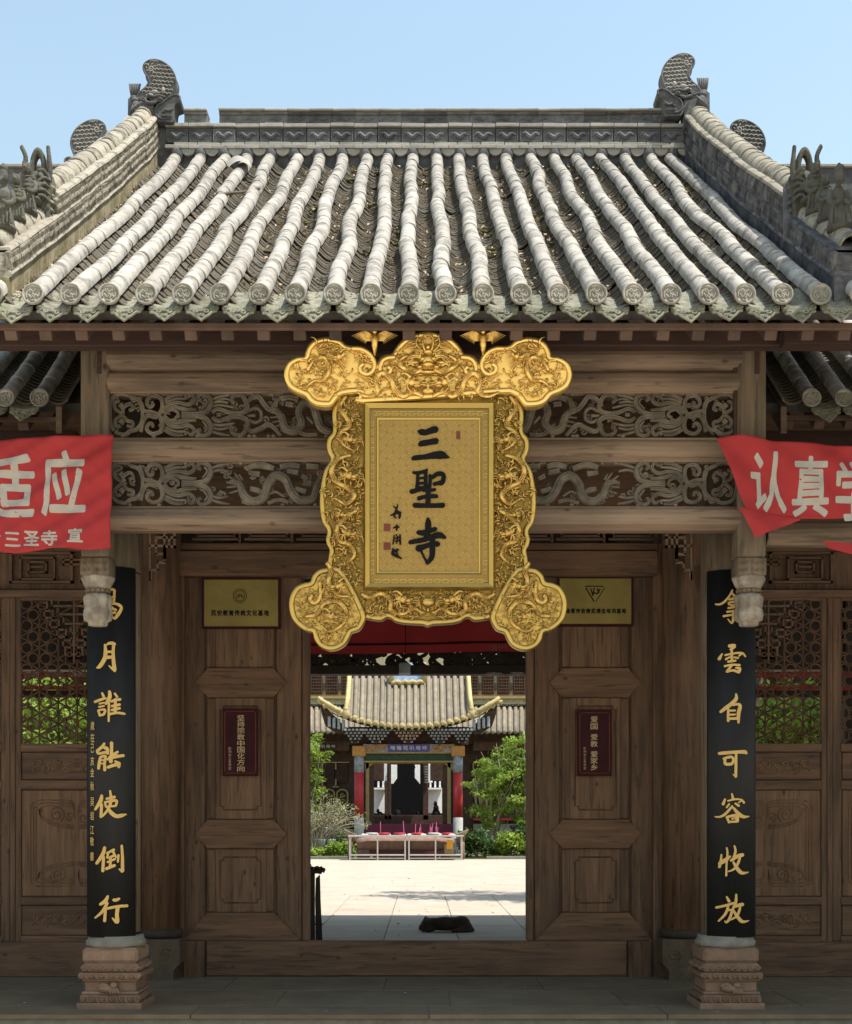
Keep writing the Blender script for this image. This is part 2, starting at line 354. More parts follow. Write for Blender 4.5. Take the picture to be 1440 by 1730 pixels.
# ------------------------------------------------------------------ gatehouse
gate = thing('gatehouse', 'old timber gatehouse with grey tiled roof and open double doors in the middle', 'gatehouse', (0, 10.5, 0))
EY, EZ, RY, RZ = 7.5, 4.255, 11.87, 7.26                      # eave tile ends, ridge foot
SLL = math.hypot(RY-EY, RZ-EZ); UA = math.atan2(RZ-EZ, RY-EY); U = Vector((0, math.cos(UA), math.sin(UA))); NN = Vector((0, -math.sin(UA), math.cos(UA)))
def roofp(x, s, h=0, e=(EY, EZ)):
    sag = -.10*math.sin(PI*min(max(s/SLL, 0), 1))*.35
    return Vector((x, e[0], e[1]))+U*s+NN*(h+sag)
# deck, underside
b = MB()
f0 = roofp(0, .12, -.13); f1 = roofp(0, SLL+.1, -.13)
for t in (0,):
    b.extr([(-3.15, f0.y, f0.z), (3.15, f0.y, f0.z), (3.15, f1.y, f1.z), (-3.15, f1.y, f1.z)], NN*.05)
main_roof = part(b, 'main_roof', deck_m, gate)
b = MB(); b.extr([(-2.86, 11.9, 7.2), (2.86, 11.9, 7.2), (2.86, 16.6, 4.0), (-2.86, 16.6, 4.0)], (0, .05, .08)); part(b, 'rear_roof_slope', tile_m, gate)
# barrel tiles
ROWS = [-2.226+.215*i for i in range(22)]; TL = .262; NT = int(SLL/TL)+1
def barrel_mesh(name, m, L, r0, r1, n=10, seed=0, cov=PI*1.12):
    random.seed(seed); b = MB(); vs = []; ring = [(0, r0), (.02, r0*1.005), (L*.35, r0*.985), (L*.7, r0*.955), (L*1.06, r1)]
    for s, r in ring:
        for k in range(n+1):
            a = -cov/2+cov*k/n+PI/2; rr = r*(1+random.uniform(-.03, .03))
            vs.append((rr*math.cos(a), s, rr*math.sin(a)))
    fs = [(i*(n+1)+k, i*(n+1)+k+1, (i+1)*(n+1)+k+1, (i+1)*(n+1)+k) for i in range(4) for k in range(n)]
    o = len(vs)
    for k in range(n+1):
        a = -cov/2+cov*k/n+PI/2; vs.append(((r0-.014)*math.cos(a), 0, (r0-.014)*math.sin(a)))
    for k in range(n+1):
        a = -cov/2+cov*k/n+PI/2; vs.append(((r0-.018)*math.cos(a), L, (r0-.018)*math.sin(a)))
    fs += [(k, k+1, o+k+1, o+k) for k in range(n)]+[(o+k, o+k+1, o+n+2+k, o+n+1+k) for k in range(n)]
    b.add(vs, fs); return b
bm_ = [barrel_mesh('barrel_tile', tile_m, TL, .0545, .0525, seed=q) for q in range(8)]
bms = [q.mesh('barrel_tile', tile_m, True) for q in bm_]
def rowx(i, s): 
    q = noise.noise(Vector((i*3.7, s*.9, 1.3)))*.042+noise.noise(Vector((i*9.1, s*2.3, 7.3)))*.009
    return ROWS[i]+q*(.25+min(1, s/1.2)*.75)
random.seed(11)
def place_row(xf, ns, s0, par, e, meshes, mbs, TLn, limit, stuff, jl=.0):
    for j in range(ns):
        s = s0+j*TLn; a = roofp(xf(s), s, .035, e); c = roofp(xf(s+TLn), s+TLn, .035, e)
        d = (c-a).normalized(); x = d.cross(Vector((0, 0, 1))).normalized(); z = x.cross(d)
        tw = random.uniform(-.03, .03); M = Matrix((x, d, z)).transposed() @ Matrix.Rotation(tw, 3, 'Y') @ Matrix.Rotation(random.uniform(-.02, .02), 3, 'Z')
        a = a+Vector((random.uniform(-.003, .003), 0, random.uniform(-.002, .003)))
        k = random.randrange(8)
        if j < limit: link('barrel_tile', meshes[k], par, a, M.to_euler())
        else:
            vs = [M @ Vector(v)+a for v in mbs[k].v]; stuff.add(vs, mbs[k].f)
st = MB()
for i in range(22): place_row(lambda s, i=i: rowx(i, s), NT, -.0, main_roof, (EY, EZ), bms, bm_, TL, 13, st)
part(st, 'upper_barrel_tiles', tile_m, main_roof, True, 'stuff', recalc=False)
# round end caps with relief
b = MB(); b.lathe([(.0, 0), (.061, 0), (.063, .006), (.063, .02), (.056, .024), (.052, .016), (.05, .012), (0, .012)], 0, 0, 24)
for st_ in ["-28 -22 6 -30 5 6 -14 22 5", "-14 24 5 0 10 6 16 26 5", "-22 -2 5 -6 -18 6 2 4 5", "4 -24 6 12 -4 5 26 -16 5", "26 -14 5 30 10 5 18 24 4", "-10 -30 5 12 -32 5", "-4 4 7 6 -6 6", "-20 14 5 -8 6 4"]:
    p = cat(nums(st_, 3), 3); b.tube([Vector((x/1000*1.25, y/1000*1.25, .013)) for x, y, r in p], [r/1000*1.1 for x, y, r in p], 6, .8)
capmesh = b.mesh('tile_end', cap_m, True)
def cap_at(par, p, s=1): 
    o = link('tile_end', capmesh, par, p+Vector((0, -.012, -.0)), (PI/2-.12, random.uniform(-.2, .2), random.uniform(-.08, .08))); o.scale = (s, s, s)
for i in range(22): cap_at(main_roof, roofp(rowx(i, 0), -.005, .03))
for x in (-2.46, 2.52): cap_at(main_roof, roofp(x, -.005, .03)); link('barrel_tile', bms[0], main_roof, roofp(x, 0, .035), (UA, 0, 0))
# drip tiles
def drip_mesh():
    b = MB(); pts = []
    top = [(-.098+.196*k/10, .0-.028*math.sin(PI*k/10)) for k in range(11)]
    side = [(.098, -.03), (.085, -.058), (.06, -.066), (.04, -.09), (.018, -.108), (0, -.128), (-.018, -.108), (-.04, -.09), (-.06, -.066), (-.085, -.058), (-.098, -.03)]
    pts = top+side; cur = lambda x, z: (x, -.5*abs(z)+.9*x*x, z)
    n = len(pts); c = (0, 0.0-.01, -.05)
    b.add([cur(*p) for p in pts]+[(q[0], q[1]+.014, q[2]) for q in (cur(*p) for p in pts)],
          [tuple(range(n)), tuple(range(2*n-1, n-1, -1))]+[(i, (i+1) % n, n+(i+1) % n, n+i) for i in range(n)])
    b.tube([Vector(cur(*p))+Vector((0, -.003, 0)) for p in side[1:-1]], .008, 6)
    for sx in (-1, 1):
        for (cx, cz, r, t) in ((.032, -.058, .02, 1.3), (.068, -.042, .014, 1.2), (.012, -.09, .012, 1.)):
            q = spiral(cx*sx, cz, r, t, 1.2*sx, sx, 10); b.tube([Vector(cur(*p))+Vector((0, -.003, 0)) for p in q], .0075, 5)
    b.tube([Vector(cur(x, -.028-.028*math.cos(x*15)))+Vector((0, -.002, 0)) for x in [-.09+.018*k for k in range(11)]], .006, 6)
    # the pan it ends
    vs = []
    for j in range(3):
        for k in range(9):
            x = -.098+.196*k/8; vs.append((x, .12*j, .09*j-.028*math.sin(PI*k/8)+.003))
    b.add(vs, [(j*9+k, j*9+k+1, (j+1)*9+k+1, (j+1)*9+k) for j in range(2) for k in range(8)])
    return b.mesh('drip_tile', drip_m, False)
dm = drip_mesh()
for i in range(23):
    x = ROWS[0]-.108+.215*i+random.uniform(-.008, .008); p = roofp(x, .0, -.0)
    link('drip_tile', dm, main_roof, p+Vector((0, -.01, -.015-random.uniform(0, .012))), (random.uniform(-.06, .06), random.uniform(-.07, .07), random.uniform(-.05, .05)))
# pan tiles
def pans(x_of, e, s1, step, mb, W=.15, seed=3):
    rr = random.Random(seed); s = .03
    while s < s1:
        a = roofp(x_of(s), s, 0, e); jx = rr.uniform(-.006, .006); lift = rr.uniform(-.002, .003); slip = rr.uniform(-.006, .006)
        if rr.random() < .03: lift += .012
        n = 6; vs = []; tl = rr.uniform(-.1, .1)
        for (ds, hh) in ((.0, -.006), (.001, .004), (.010, .0095), (step*1.2, -.0035)):
            for k in range(n+1):
                x = -W/2+W*k/n; vs.append(a+Vector((x+jx, 0, 0))+U*(ds+slip)+NN*(hh+lift-.052*math.sin(PI*k/n)+.006+tl*x))
        mb.add(vs, [(r*(n+1)+k, r*(n+1)+k+1, (r+1)*(n+1)+k+1, (r+1)*(n+1)+k) for r in range(3) for k in range(n)]); s += step*rr.uniform(.9, 1.12)
b = MB()
for i in range(23):
    xf = (lambda s, i=i: (rowx(i-1, s)+rowx(i, s))/2 if 0 < i < 22 else ((rowx(0, s)-.11) if i == 0 else rowx(21, s)+.11))
    pans(xf, (EY, EZ), SLL-.02, .06, b, seed=i)
part(b, 'pan_tiles', pan_m, main_roof, False, 'stuff', recalc=False)
# fallen leaves and moss on the roof
def litter(n, xr, sr, e, mb, seed, troughs=None):
    rr = random.Random(seed)
    for _ in range(n):
        if troughs:
            i = rr.randrange(1, 22); s = rr.uniform(*sr)
            if noise.noise(Vector((i*1.7, s*1.4, 5))) < rr.uniform(-.35, .35): continue
            x = (rowx(i-1, s)+rowx(i, s))/2+rr.gauss(0, .028)
        else: s = rr.uniform(*sr); x = rr.uniform(*xr)
        c = roofp(x, s, rr.uniform(-.012, .012), e); z = rr.uniform(.008, .022); q = Euler((rr.uniform(-1, 1), rr.uniform(-1, 1), rr.uniform(0, 6))).to_matrix()
        pts = [q @ Vector(v) for v in ((-z, 0, 0), (-z*.2, -z*.5, z*.15), (z, 0, 0), (0, z*.55, z*.2))]
        mb.add([c+p for p in pts], [(0, 1, 2, 3)])
b = MB(); litter(3300, None, (.15, SLL-.1), (EY, EZ), b, 5, True); litter(320, (-2.42, -2.27), (.1, 4.5), (EY, EZ), b, 6)
part(b, 'fallen_leaves', debris_m, main_roof, False, 'stuff', recalc=False)
b = MB(); rr = random.Random(9)
for _ in range(150):
    i = rr.randrange(1, 22); s = rr.uniform(1.5, SLL-.2); x = (rowx(i-1, s)+rowx(i, s))/2+rr.gauss(0, .02)
    if noise.noise(Vector((i*.9, s*1.1, 9))) < .1: continue
    for k in range(4):
        c = roofp(x+rr.gauss(0, .02), s+rr.gauss(0, .06), -.012); b.ball(c, (rr.uniform(.01, .025), rr.uniform(.01, .03), rr.uniform(.006, .014)), 6, 4)
part(b, 'moss_clumps', mossg_m, main_roof, True, 'stuff', recalc=False)
# a slipped end tile near the ridge and a broken twig lower down
b = MB(); b.grid(lambda u, v: roofp(-1.66+.2*u-.05*v, 4.55+.28*v, .09+.05*math.sin(PI*u)), 6, 3); part(b, 'slipped_tile', ridge_l, main_roof, True)
b = MB(); b.tube([roofp(-1.62+.045*k, 3.28+.05*k+.03*math.sin(k), .075) for k in range(8)], [.012+.004*math.sin(k) for k in range(8)], 6); part(b, 'stray_twig', bark_d, main_roof, True)
# eave boards and rafters
bp('eave_board', raft_m, gate, -120, 1560, 545, 556, 7.64, .03)
b = MB(); b.box(-.055/1, .055/1, 0, 1.3, -.09, 0, .004)
rm = MB(); rm.box(-.037, .037, 0, 1.5, -.062, .0, .004); rme = rm.mesh('rafter', raft_m)
for i in range(24):
    x = -2.44+.215*i+random.uniform(-.008, .008); o = link('rafter', rme, main_roof, (x, 7.69, PZ(554, 7.66)), (UA+random.uniform(-.01, .01), 0, random.uniform(-.02, .02)))
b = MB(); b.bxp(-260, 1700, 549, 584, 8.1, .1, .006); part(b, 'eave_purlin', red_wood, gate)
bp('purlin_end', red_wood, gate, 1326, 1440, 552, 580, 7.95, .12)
# posts and beams of the front
DP = 8.36
def chuihua(pxc, lab):
    xc = PX(pxc, DP)+0; r = .091; yc = DP+.09
    b = MB(); b.box(xc-r, xc+r, yc-r, yc+r, PZ(940, DP), PZ(568, DP), .012)
    o = part(b, 'hanging_post', post_m, gate)
    bx('peg', red_wood, o, xc-.012+.03, xc+.03+.014, yc-r-.012, yc-r+.01, PZ(632, DP), PZ(586, DP), c=.002)
    b = MB(); b.box(xc-r-.002, xc+r+.002, yc-r-.002, yc+r+.002, PZ(972, DP), PZ(941, DP), .008)
    for i in range(5):
        for j in range(2):
            cx = xc-r+.02+i*(2*r-.04)/4; z = PZ(951+12*j, DP); b.tube([(x, yc-r-.004, zz) for x, zz in spiral(cx, z, .014, 1.1, i, 1 if i % 2 else -1, 8)], .004, 5)
    part(b, 'carved_band', post_m, o, True)
    k = DP/F; z = lambda py: PZ(py, DP)
    b = MB(); b.lathe([(.07, z(992)), (.085, z(986)), (.102, z(976)), (.104, z(972)), (.09, z(970)), (.02, z(969))], xc, yc, 40, 0, .12, 8); part(b, 'petal_collar', bud_m, o, True)
    b = MB()
    for i in range(14):
        a = 2*PI*i/14; b.ball((xc+.066*math.cos(a), yc+.066*math.sin(a), z(995)), (.019, .019, .016), 8, 5)
    b.lathe([(.062, z(1001)), (.07, z(996)), (.062, z(990))], xc, yc, 24); part(b, 'bead_ring', post_m, o, True)
    b = MB(); b.lathe([(.02, z(1055)), (.058, z(1054)), (.062, z(1048)), (.084, z(1045)), (.09, z(1036)), (.088, z(1028)), (.081, z(1024)), (.087, z(1014)), (.09, z(1006)), (.078, z(1001)), (.02, z(1000))], xc, yc, 64, 0, .13, 8)
    part(b, 'lotus_bud', bud_m, o, True)
chuihua(160, ''); chuihua(1271, '')
# logs (rounded beams) between the posts
def log(name, px0, px1, py0, py1, D, m, par=gate, dep=.11):
    b = MB(); x0, x1 = PX(px0, D), PX(px1, D); z0, z1 = PZ(py1, D), PZ(py0, D); h = z1-z0
    prof = [(.0, .10), (-.028, .2), (-.036, .42), (-.034, .62), (-.022, .85), (-.004, .98), (.02, 1), (dep, 1), (dep, 0), (.03, .0)]
    vs = []; nx = 30; rr = random.Random(int(py0))
    for i in range(nx+1):
        x = x0+(x1-x0)*i/nx; j = noise.noise(Vector((x*2, py0, 0)))*.004
        for (d, t) in prof: vs.append((x, D+.03+d+j*(1 if d < .05 else 0), z0+h*t))
    q = len(prof); b.add(vs, [(i*q+k, i*q+(k+1) % q, (i+1)*q+(k+1) % q, (i+1)*q+k) for i in range(nx) for k in range(q)]+[tuple(range(q)), tuple(range((nx+1)*q-1, nx*q-1, -1))])
    return part(b, name, m, par, False)
log('upper_beam', 180, 1254, 585, 624, DP, beam_m); log('second_beam', 181, 1252, 625, 664, DP+.005, beam_m)
log('middle_beam', 182, 1253, 740, 779, DP, beam_m); log('lower_beam', 182, 1253, 855, 893, DP, beam_m)
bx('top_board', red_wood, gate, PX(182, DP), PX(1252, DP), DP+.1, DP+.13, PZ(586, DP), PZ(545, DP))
bp('side_stile', red_wood, gate, 1240, 1254, 580, 740, DP+.02, .05)
# carved panels: strokes traced as crop pixels (x y r), mirrored left/right
CARVE = """150 72 9 110 52 10 60 62 10 28 108 10 20 160 10 24 220 10 40 268 10 72 300 10 120 308 10 150 286 10 190 275 10 222 232 10 228 172 10 222 120 10 190 88 10 150 76 9|
104 180 7 108 140 9 150 118 9 168 148 8 142 160 7|104 180 7 60 152 9 52 112 9 84 102 7|104 184 7 60 220 9 64 258 9 92 254 7|104 186 7 132 222 9 166 232 9 160 262 8 130 252 7|
90 120 16 110 150 10|88 240 15 108 215 10|215 292 9 232 222 10 262 190 10 310 198 11 345 160 12 350 110 11 330 74 10 280 68 10 254 108 10 270 136 9 292 124 8 284 104 7|
212 72 9 212 112 9 236 160 10 282 168 10 330 192 11 350 240 12 340 288 11 290 304 10 254 278 10 262 246 9 286 240 8 290 264 7|
350 168 8 390 126 9 450 110 9 512 122 9 550 92 9 532 60 8 508 78 6|350 174 7 420 136 8 480 152 9 562 156 6|366 112 7 430 86 8 496 82 6 488 60 6|364 96 9 420 64 8 480 62 5|
380 150 6 440 134 7 520 150 5|350 206 8 390 246 9 450 262 9 512 250 9 550 280 9 532 312 8 508 294 6|350 200 7 420 238 8 480 222 9 562 218 6|366 262 7 430 288 8 496 290 6 488 312 6|364 278 9 420 310 8 480 312 5|380 224 6 440 240 7 520 224 5|
362 186 7 400 152 8 440 164 8 450 192 8 428 204 6|362 188 7 400 222 8 440 212 8|470 176 8 560 180 11 622 166 13 652 118 13 638 70 11 592 56 10 570 82 9 592 98 7|
470 198 8 560 194 11 622 208 13 652 256 13 638 304 11 592 318 10 570 292 9 592 276 7|600 150 5 630 110 6 612 80 5|600 222 5 630 264 6 612 294 5|
660 170 8 700 150 9 770 172 10 838 176 12 882 148 13 868 92 12 842 62 10 800 66 9 780 92 8 802 112 7|660 204 8 700 224 9 770 202 10 838 198 12 882 226 13 868 282 12 842 312 10 800 308 9 780 282 8 802 262 7|
640 120 6 700 100 7 760 110 5|650 90 6 710 70 8 770 60 5|640 254 6 700 274 7 760 264 5|650 284 6 710 304 8 770 314 5|690 186 9 720 186 9|660 130 6 720 125 7 800 140 5|660 244 6 720 249 7 800 236 5|
862 132 9 902 84 11 950 72 12 980 110 13 1022 152 12 1062 104 10 1108 58 8|862 244 9 902 288 11 960 272 13 1010 246 12 1050 270 10 1090 320 8|
890 160 8 930 140 8 962 160 8 968 190 8|890 214 8 930 232 8 962 216 8 968 192 8|880 190 7 930 188 8|700 92 5 740 84 5 782 96 4"""
DRAG1 = """1030 150 8 1090 190 18 1120 270 22 1180 288 22 1222 240 21 1205 170 20 1240 112 20 1292 128 22 1318 200 22 1345 270 20 1400 296 18|
1080 160 6 1040 130 4|1070 180 6 1025 170 4|1075 200 6 1022 205 4|1085 225 6 1035 235 4|1100 250 6 1050 262 4|1060 150 6 1070 110 4|
1090 90 12 1150 80 14 1200 96 12|1120 120 12 1170 128 12|1160 250 8 1230 310 10 1320 312 9|1250 200 8 1290 240 7|1360 150 16 1400 120 12|1340 90 10 1380 80 12"""
DRAG2 = """770 180 8 830 190 17 862 262 21 920 300 22 985 270 22 1010 190 22 1060 138 22 1120 160 23 1160 240 23 1210 290 22 1290 280 20 1320 200 18 1360 140 18|
800 170 6 762 140 4|800 185 6 750 180 4|812 205 6 752 212 4|825 230 6 770 248 4|850 165 6 830 130 4|840 175 6 800 120 4|
890 90 14 950 72 18 1010 82 16 1050 96 13|890 120 10 960 130 14|1085 86 14 1150 74 17 1210 84 14|900 220 12 950 232 14 970 250 10|1130 110 14 1200 120 13|1250 80 15 1330 84 12|
1010 312 9 1080 290 9 1140 308 9|1180 220 14 1250 240 13|1220 140 12 1262 160 10|1020 250 7 1060 240 6 1110 270 6|850 300 9 900 320 7"""
def thing2(n): return link(n, None, gate, (0, DP, 3.3))
def carved_panel(name, y0, dragon, hide):
    s = 3.692; K = DP/F; pan = None
    for grp, deep, mir in ((CARVE, 0, 0), (CARVE, 0, 1), (dragon, -.012, 0), (dragon, -.012, 1)):
        o = MB()
        for st_ in grp.replace('\n', '').split('|'):
            p0 = nums(st_, 3)
            if grp is CARVE and hide and min(q[0] for q in p0) > 655: continue
            p = cat(p0, 5)
            if 1:
                for dx, rr_, dy in ((0, 1.12, .0), (-.55, .3, -.014), (.55, .3, -.014)):
                    path = []
                    for qi, (x, y, r) in enumerate(p):
                        if dx:
                            a_ = p[max(qi-1, 0)]; c_ = p[min(qi+1, len(p)-1)]; tx, ty = c_[0]-a_[0], c_[1]-a_[1]; l_ = math.hypot(tx, ty) or 1; x, y = x-ty/l_*r*dx*1.2, y+tx/l_*r*dx*1.2
                        if mir: x += 5*noise.noise(Vector((x*.01, y*.01, y0))); y += 4*noise.noise(Vector((x*.01, y*.01, y0+9)))
                        px = 180+x/s; px = 2*715.5-px if mir else px
                        q = P(px, y0+(y-45)/s, DP+.055); path.append(q+Vector((0, dy+deep, 0)))
                    rad = [r/s*K*rr_*1.22 for x, y, r in p]
                    if dy == 0 or max(r for x, y, r in p) > 8: o.tube(path, rad, 8, .9 if dy == 0 else .8, ref=(0, 1, 0))
        if grp is dragon:
            p = cat(nums(dragon.replace('\n', '').split('|')[0], 3), 7)
            for qi, (x, y, r) in enumerate(p[4:]):
                a_ = p[qi+3]; tx, ty = x-a_[0], y-a_[1]; l_ = math.hypot(tx, ty) or 1
                for e in (-.6, 0, .6):
                    X_, Y_ = x-ty/l_*r*e, y+tx/l_*r*e; px = 180+X_/s; px = 2*715.5-px if mir else px; q = P(px, y0+(Y_-45)/s, DP+.055); o.ball(q+Vector((0, deep-r/s*K*(1.05 if e == 0 else .8), 0)), (r/s*K*.42, .008, r/s*K*.42), 6, 4)
        if pan is None: pan = thing2(name)
        part(o, 'scroll_carving' if grp is CARVE else 'carved_dragon', carve_m, pan, True, 'stuff', recalc=False)
    o = MB()
    rq = random.Random(int(y0))
    for i in range(150):                                                    # small back curls filling the ground
        x = rq.uniform(195, 1238); yq = y0+rq.uniform(8, 68); o.tube([P(u, v, DP+.068) for u, v in spiral(x, yq, rq.uniform(4, 8), 1.3, rq.uniform(0, 6), rq.choice((-1, 1)), 9)], .0075, 5, 1., ref=(0, 1, 0))
    for i in range(34):                                                     # beads and knots between the scrolls
        x = 190+random.random()*1050
        z = random.choice((y0+3, y0+74)); o.ball(P(x, z, DP+.05), (.016, .012, .014), 8, 5)
    part(o, 'carved_beads', carve_m, pan, True, 'stuff', recalc=False)
    bp('panel_rail', beam_m, pan, 182, 1252, y0-6, y0+1, DP+.03, .05); bp('panel_rail', beam_m, pan, 182, 1252, y0+76, y0+82, DP+.03, .05)
    bp('panel_stile', beam_m, pan, 181, 186, y0, y0+77, DP+.035, .045); bp('panel_stile', beam_m, pan, 1248, 1253, y0, y0+77, DP+.035, .045)
carved_panel('upper_carved_panel', 663, DRAG1, False); carved_panel('lower_carved_panel', 779, DRAG2, True)
# columns, boards, pedestals of the porch
DC = 8.9
def column_front(sg):
    xc = sg*2.083-.004
    b = MB(); b.lathe([(.163, PZ(1586, 8.8)), (.166, 2.2), (.163, 4.35)], xc, DC, 40); part(b, 'round_column', post_m, gate, True)
    b = MB(); b.lathe([(.17, PZ(1602, 8.75)), (.2, PZ(1599, 8.75)), (.203, PZ(1592, 8.75)), (.188, PZ(1588, 8.75)), (.187, PZ(1582, 8.75)), (.16, PZ(1581, 8.75))], xc, DC, 40); part(b, 'stone_ring', stone_g, gate, True)
    z = lambda py: PZ(py, 8.66)
    PS = .83; ped = MB(); ped.box(xc-.225*PS, xc+.225*PS, DC-.225*PS, DC+.225*PS, z(1629), z(1603), .02)
    p = part(ped, 'column_pedestal', stone_p, gate)
    def tier(nm, h, y0, y1, c=.008):
        h *= PS; return bx(nm, stone_p, p, xc-h, xc+h, DC-h, DC+h, z(y1), z(y0), c=c)
    tier('cushion_tier', .243, 1629, 1645, .03); tier('fret_tier', .25, 1645, 1655); tier('collar_tier', .228, 1655, 1660)
    tier('waist_tier', .207, 1660, 1678); tier('sloped_tier', .232, 1677, 1683, .018); tier('lower_fret_tier', .24, 1683, 1696); tier('foot_tier', .262, 1696, 1711, .005)
    m = MB()
    def relief(h, y0, y1, n, fl):
        h *= PS; hh = z(y0)-z(y1)
        for face in range(2):
            for i in range(n):
                t0 = -h+.01+(2*h-.02)*i/n; wd = (2*h-.02)/n
                if fl: rects = [(0, .94, .82, 1.0), (.0, .14, .3, 1.0), (.0, .55, .3, .45), (.42, .55, .3, .62), (.84, .96, .3, 1), (.55, .96, .0, .14)]
                if fl:
                    for a, c, u, v in ((.02, .9, .86, 1.), (.02, .14, .3, .9), (.02, .5, .28, .44), (.38, .5, .28, .68), (.66, .78, .05, .86), (.66, 1.02, .0, .14), (.0, .0, .0, .0)):
                        if c <= a: continue
                        x0, x1 = t0+wd*a, t0+wd*c; z0, z1 = z(y1)+hh*u, z(y1)+hh*v
                        if face == 0: m.box(xc+x0, xc+x1, DC-h-.006, DC-h+.003, z0, z1)
                        else: m.box(xc-sg*(h-.003), xc-sg*(h+.006), DC+x0, DC+x1, z0, z1)
                else:
                    q = spiral(t0+wd/2, z(y1)+hh/2, wd*.42, 1.3, i*2, 1 if i % 2 else -1, 10)
                    if face == 0: m.tube([(xc+u, DC-h-.001, v) for u, v in q], .005, 5)
                    else: m.tube([(xc-sg*(h+.001), DC+u, v) for u, v in q], .005, 5)
    relief(.252, 1646, 1655, 6, True); relief(.242, 1684, 1695, 6, True); relief(.243, 1631, 1643, 9, False)
    fx = xc-.02; fy = DC-.207*PS
    m.ball((fx, fy-.02, z(1672)), (.055, .04, .028), 10, 6); m.ball((fx+.05, fy-.03, z(1666)), (.025, .025, .022)); m.tube([(fx-.05, fy-.02, z(1668)), (fx-.02, fy-.03, z(1664)), (fx+.01, fy-.03, z(1667))], .012)
    for q in range(4): m.tube([(fx+.02+.016*q, fy-.04, z(1671)), (fx+.035+.018*q, fy-.05, z(1679))], .009, 6)
    part(m, 'carved_relief', stone_p, p, False, 'stuff')
column_front(-1); column_front(1)
for sg, a, c in ((-1, 186, 246), (1, 1185, 1248)):                   # beam ends running back from the porch columns
    bx('tie_beam', wood_h, gate, PX(a, 9.1), PX(c-4, 9.1), 9.04, 9.12, 3.02, PZ(893, 9.0), c=.01)
def bracket_scroll(xo, sg):
    b = MB(); K = 10.35; pts = [(0, 955), (9, 955), (10, 972), (6, 980), (5, 992), (1, 1004), (0, 1004)]
    b.prism([(PX(xo+sg*x, 9.1), PZ(y, 9.1)) for x, y in pts], 9.1, 9.16); part(b, 'bracket', wood_v, gate)
bracket_scroll(240, 1); bracket_scroll(1184, -1)
# ------------------------------------------------------------------ door wall
DW = 10.5
def sp(nm, px0, px1, py0, py1, D=DW, t=.06, m=None, par=gate, c=.006): return bp(nm, m or wood_v, par, px0, px1, py0, py1, D, t, c=c)
for sg in (-1, 1):
    xc = sg*2.1; b = MB(); b.lathe([(.155, PZ(1583, 10.4)), (.158, 2.5), (.155, 4.9)], xc, DW, 32); part(b, 'wall_column', wood_v, gate, True)
    px0, px1 = (240, 307) if sg < 0 else (1112, 1190)
    b = MB(); b.lathe([(.15, PZ(1586, 10.35)), (.178, PZ(1583, 10.35)), (.178, PZ(1573, 10.35)), (.15, PZ(1570, 10.35))], xc, DW, 32); part(b, 'column_collar', dark_m, gate, True)
    b = MB(); x0, x1 = xc-.19, xc+.19; zt, zb = PZ(1587, 10.3), PZ(1640, 10.3)
    b.prism([(x0, zt), (x1, zt), (x1, zb+.06), (x1-.05, zb), (x1-.05, 0), (x0+.05, 0), (x0+.05, zb), (x0, zb+.06)], DW-.22, DW+.2); d = part(b, 'stone_drum', drum_m, gate)
    b = MB()
    for q in (-.1, .08): b.tube([(xc+q+u, DW-.222, (zt+zb)/2+v) for u, v in spiral(0, 0, .055, 1.6, q*9, 1, 14)], .006, 5)
    part(b, 'carved_relief', drum_m, d, True, 'stuff')
# header, lattice strip, boards above
sp('door_header', 303, 1112, 930, 972, DW-.02, .16, wood_h); sp('header_rail', 303, 1112, 917, 929, DW, .1, wood_h)
ls = sp('lattice_head_frame', 240, 1190, 560, 896, DW+.0, .05, wood_h)
b = MB()
for i in range(9):
    c0 = 325+i*88
    for (a, c, y0, y1) in ((c0, c0+80, 909, 912), (c0+7, c0+73, 904, 906), (c0+7, c0+10, 896, 910), (c0+70, c0+73, 896, 910), (c0+78, c0+82, 890, 917)): b.bxp(a, c, y0, y1, DW+.02, .03)
part(b, 'lattice_strip', wood_h, gate)
sp('jamb', 296, 311, 917, 1652, DW+.02, .1); sp('jamb', 1104, 1126, 917, 1652, DW+.02, .1)
# hanging angular fretwork in the bay corners
for sg in (0, 1):
    b = MB(); R_ = [(252, 297, 895, 899), (252, 255, 897, 980), (276, 280, 897, 945), (293, 297, 897, 925), (252, 280, 920, 924), (276, 297, 921, 925), (262, 266, 909, 937), (262, 280, 934, 938), (276, 280, 921, 950), (265, 280, 948, 952), (265, 268, 948, 964), (254, 268, 961, 965), (252, 257, 965, 980), (262, 297, 906, 910), (284, 288, 906, 925)]
    for (a, c, y0, y1) in R_:
        if sg: a, c = 1422-c, 1422-a
        b.bxp(a, c, y0, y1, DW-.26, .03)
    part(b, 'corner_fretwork', beam_m, gate)
